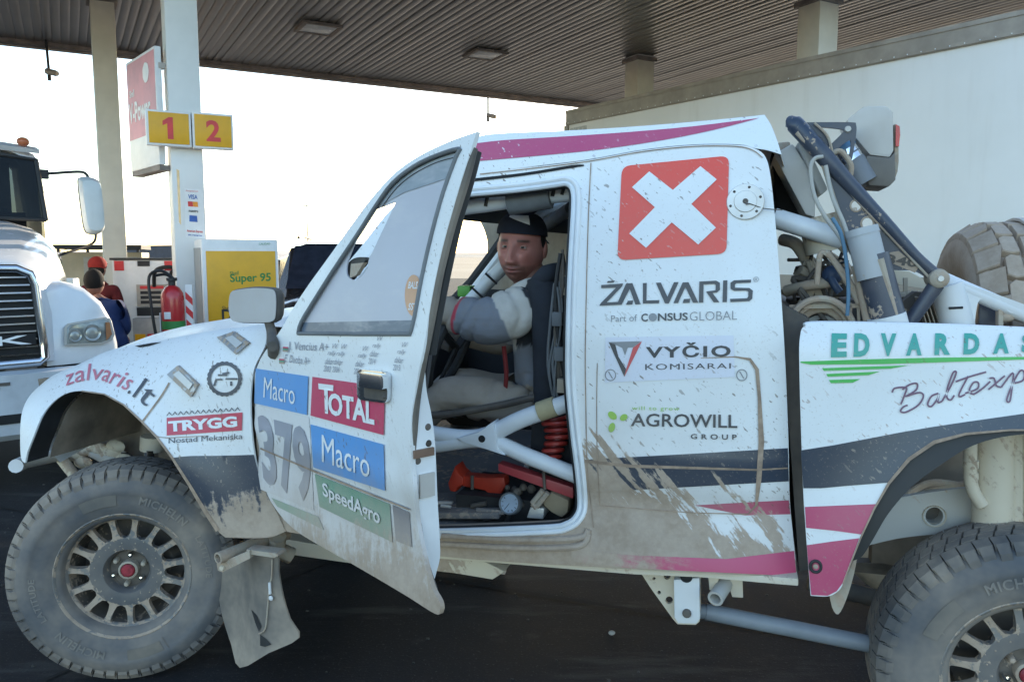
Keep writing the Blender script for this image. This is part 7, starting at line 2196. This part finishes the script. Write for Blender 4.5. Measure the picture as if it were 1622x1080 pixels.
# ================================================================ things far behind the pumps
def dark_suv():
    p0 = wy(441, 480, 9.6)
    t = thing('parked_suv', 'dark navy sport utility car parked behind the yellow pump', 'car', (p0.x + .75, 10.4, 0), rad(8))
    paint = plain('dark_car_paint', (.018, .021, .03), .25, var=.1, coat=.5)
    b = B()
    def sec(y, w, zt): return [(-w, y, .45), (-w * 1.02, y, .95), (-w * .98, y, 1.02), (-w * .82, y, zt - .06), (-w * .6, y, zt), (w * .6, y, zt), (w * .82, y, zt - .06), (w * .98, y, 1.02), (w * 1.02, y, .95), (w, y, .45)]
    b.loft([sec(-.9, .90, 1.08), sec(-.75, .92, 1.12), sec(-.15, .93, 1.70), sec(.5, .93, 1.76), sec(1.8, .93, 1.74), sec(2.5, .92, 1.70), sec(2.9, .90, 1.05)]); b.obj('body', paint, t, fix=True, angle=30)
    b = B(); b.loft([sec(-2.0, .88, .98), sec(-1.85, .90, 1.06), sec(-.89, .90, 1.10)]); b.obj('bonnet', paint, t, fix=True, angle=30)
    b = B(); b.add([(-.76, -.72, 1.14), (.76, -.72, 1.14), (.70, -.18, 1.66), (-.70, -.18, 1.66)], [(0, 1, 2, 3)]); 
    for v in b.v: v += V3((0, -.015, .015))
    b.obj('windscreen', plain('suv_glass', (.02, .028, .05), .08, var=.2), t, angle=0)
    for s in (-1, 1):
        b = B(); b.tube([(s * .68, .0, 1.78), (s * .70, .8, 1.81), (s * .68, 2.3, 1.77)], .018, 8); b.obj('roof_rail', M['black'], t)
        b = B(); b.prism([(s * .945, y, z) for y, z in [(-.3, 1.1), (.0, 1.5), (1.0, 1.56), (2.3, 1.5), (2.45, 1.1)]], (s * -.03, 0, 0)); b.obj('side_window', bpy.data.materials['suv_glass'], t)
        b = B(); b.box((s * .62 - .16, -2.03, .78), (s * .62 + .16, -1.96, .92)); b.obj('headlight', M['alu'], t, bevel=.02)
        b = B(); b.sphere((s * 1.03, -.35, 1.12), .10, 12, 8, (1, .6, .75)); b.obj('door_mirror', paint, t)
        for y in (-1.3, 2.0):
            b = B(); b.lathe([(.18, -.1), (.33, -.1), (.36, -.07), (.36, .07), (.33, .1), (.18, .1), (0, .08)], axes_matrix((s * .82, y, .36), (0, 1, 0), (0, 0, 1), (s, 0, 0)), 22); b.obj('wheel', M['rubber'], t)
    b = B(); b.box((-.5, -2.02, .6), (.5, -1.98, .75)); b.obj('grille', M['chrome'], t)
dark_suv()

def far_things():
    # tan kiosk left of the pumps
    p = wy(150, 430, 17.5)
    t = thing('kiosk', 'small tan service kiosk with dark flat roof behind the lorry', 'kiosk', (p.x, p.y, 0), rad(20))
    tan = plain('kiosk_tan', (.50, .40, .27), .7, var=.12, scale=2)
    b = B(); b.box((-.62, 0, 0), (.95, 2, 1.62)); b.obj('walls', tan, t)
    b = B(); b.box((-.72, -.35, 1.69), (.98, 2.2, 1.78)); b.obj('roof', M['cabin_dark'], t)
    for x in (-.66, -.1, .4, .88):
        b = B(); b.box((x, -.3, 1.62), (x + .05, -.25, 1.69)); b.obj('roof_post', M['cabin_dark'], t)
    b = B(); b.box((-.2, -.05, .9), (.85, -.005, 1.52)); b.obj('shutter', plain('kiosk_shutter', (.42, .38, .33), .6), t)
    b = B(); b.box((.55, -.056, 1.0), (.8, -.05, 1.4)); b.obj('orange_poster', M['ink_orange'], t)
    # goods rack with crates behind pump
    p = wy(186, 440, 12.2)
    t = thing('goods_rack', 'tan open rack of goods between the column and white pump', 'rack', (p.x, p.y, 0), rad(22))
    b = B()
    for x in (-.35, .32):
        for y in (0, .4): b.box((x, y, 0), (x + .04, y + .04, 1.42))
    for z in (.3, .75, 1.1, 1.38): b.box((-.35, 0, z), (.36, .44, z + .03))
    b.obj('frame', tan, t)
    random.seed(4)
    for z in (.33, .78, 1.13):
        for k in range(4):
            b = B(); x = -.30 + k * .155; h_ = random.uniform(.14, .22); b.box((x, .03, z), (x + .13, .3, z + h_)); b.obj('carton', plain('carton_%d' % (k + int(z * 100)), random.choice([(.55, .40, .18), (.45, .30, .14), (.6, .5, .3)]), .8), t)
    # dark box truck / shed far behind
    p = wy(243, 420, 24)
    t = thing('dark_shed', 'dark slate roofed low shed far behind the white pump', 'shed', (p.x, p.y, 0), rad(5))
    slate = plain('shed_slate', (.06, .065, .085), .6, var=.15)
    b = B(); b.prism([(-.8, 0, 1.25), (.72, 0, 1.25), (.72, 0, 1.72), (.60, 0, 1.86), (-.8, 0, 1.84)], (0, 4, 0)); b.obj('roof', slate, t)
    b = B(); b.box((-.76, .1, 0), (.68, 3.9, 1.25)); b.obj('walls', M['cabin_dark'], t)
    p = wy(218, 410, 20)
    t = thing('sand_heap', 'small orange heap of sand beside the dark shed', 'sand heap', (p.x, p.y, 0))
    b = B(); rows = []
    for j in range(7):
        r = .95 * (1 - j / 6) ** .7 + .02; z = 1.58 * (j / 6) ** .9
        rows.append([V3((r * math.cos(k * .3142) * (1 + .12 * noise.noise(V3((k, j, 0)))), r * .8 * math.sin(k * .3142), z)) for k in range(20)])
    b.loft(rows); b.obj('heap', plain('orange_sand', (.55, .34, .17), .95, bump=.4), t)
    # white waste bin
    p = wy(111, 450, 16)
    t = thing('waste_bin', 'small white waste bin with dark opening, glimpsed between the lorry and the kiosk', 'waste bin', (p.x, p.y, 0))
    b = B(); b.box((-.13, -.12, 0), (.13, .12, 1.1)); b.obj('bin', M['sign_white'], t, bevel=.03)
    b = B(); b.lathe([(0, .002), (.06, .002), (.07, 0)], dir_matrix((.02, -.12, .92), (0, -1, 0)), 14); b.obj('opening', M['gap'], t)
    # far lamp post
    p = wy(488, 405, 60)
    t = thing('lamp_post', 'thin far lamp post rising above the dark parked car', 'lamp post', (p.x, p.y, 0))
    b = B(); b.tube([(0, 0, 0), (0, 0, 5.2)], [.07, .04], 8); b.obj('pole', M['fascia'], t)
    b = B(); b.box((-.3, -.08, 5.2), (.12, .08, 5.28)); b.obj('lamp_head', M['fascia'], t)
    # shrubs
    def leaf_mat():
        m, nt, N, L, bs = node_mat('dusty_leaf')
        tt = NT(nt); co = tt.coord()
        L.new(tt.mix(tt.ramp(tt.noise(co, 4, 3), .3, .7), (.06, .075, .03), (.14, .13, .07)), bs.inputs['Base Color'])
        bs.inputs['Roughness'].default_value = .9
        return m
    lm = leaf_mat()
    random.seed(9)
    for px, y, h_, lab in ((96, 26, 1.6, 'dusty far shrub beside the lorry bonnet'), (86, 30, 2.0, 'taller dusty shrub farther behind the lorry bonnet')):
        p = wy(px, 405, y)
        t = thing('shrub', lab, 'shrub', (p.x, p.y, 0))
        b = B()
        for k in range(5): b.tube([(0, 0, 0), (random.uniform(-.5, .5), random.uniform(-.4, .4), h_ * .8)], [.03, .01], 6)
        b.obj('stem', M['dust_metal'], t)
        b = B()
        for k in range(900):
            d = V3((random.gauss(0, .4), random.gauss(0, .4), random.gauss(0, .28))); c = V3((0, 0, h_ * .6)) + d * (h_ / 1.6)
            u_ = V3((random.uniform(-1, 1), random.uniform(-1, 1), random.uniform(-1, 1))).normalized() * .05; v_ = u_.orthogonal().normalized() * .03
            if c.z > .05 and d.length < .75: b.add([c - u_, c + v_, c + u_, c - v_], [(0, 1, 2, 3)])
        b.obj('foliage', lm, t, angle=0)
far_things()
# small stone on the forecourt
p = wz(969, 1005, .0)
t = thing('pebble', 'single pale pebble lying on the dark asphalt under the sill', 'pebble', p)
b = B(); b.sphere((0, 0, .009), .013, 10, 7, (1.1, .8, .75)); b.obj('stone', M['concrete'], t)
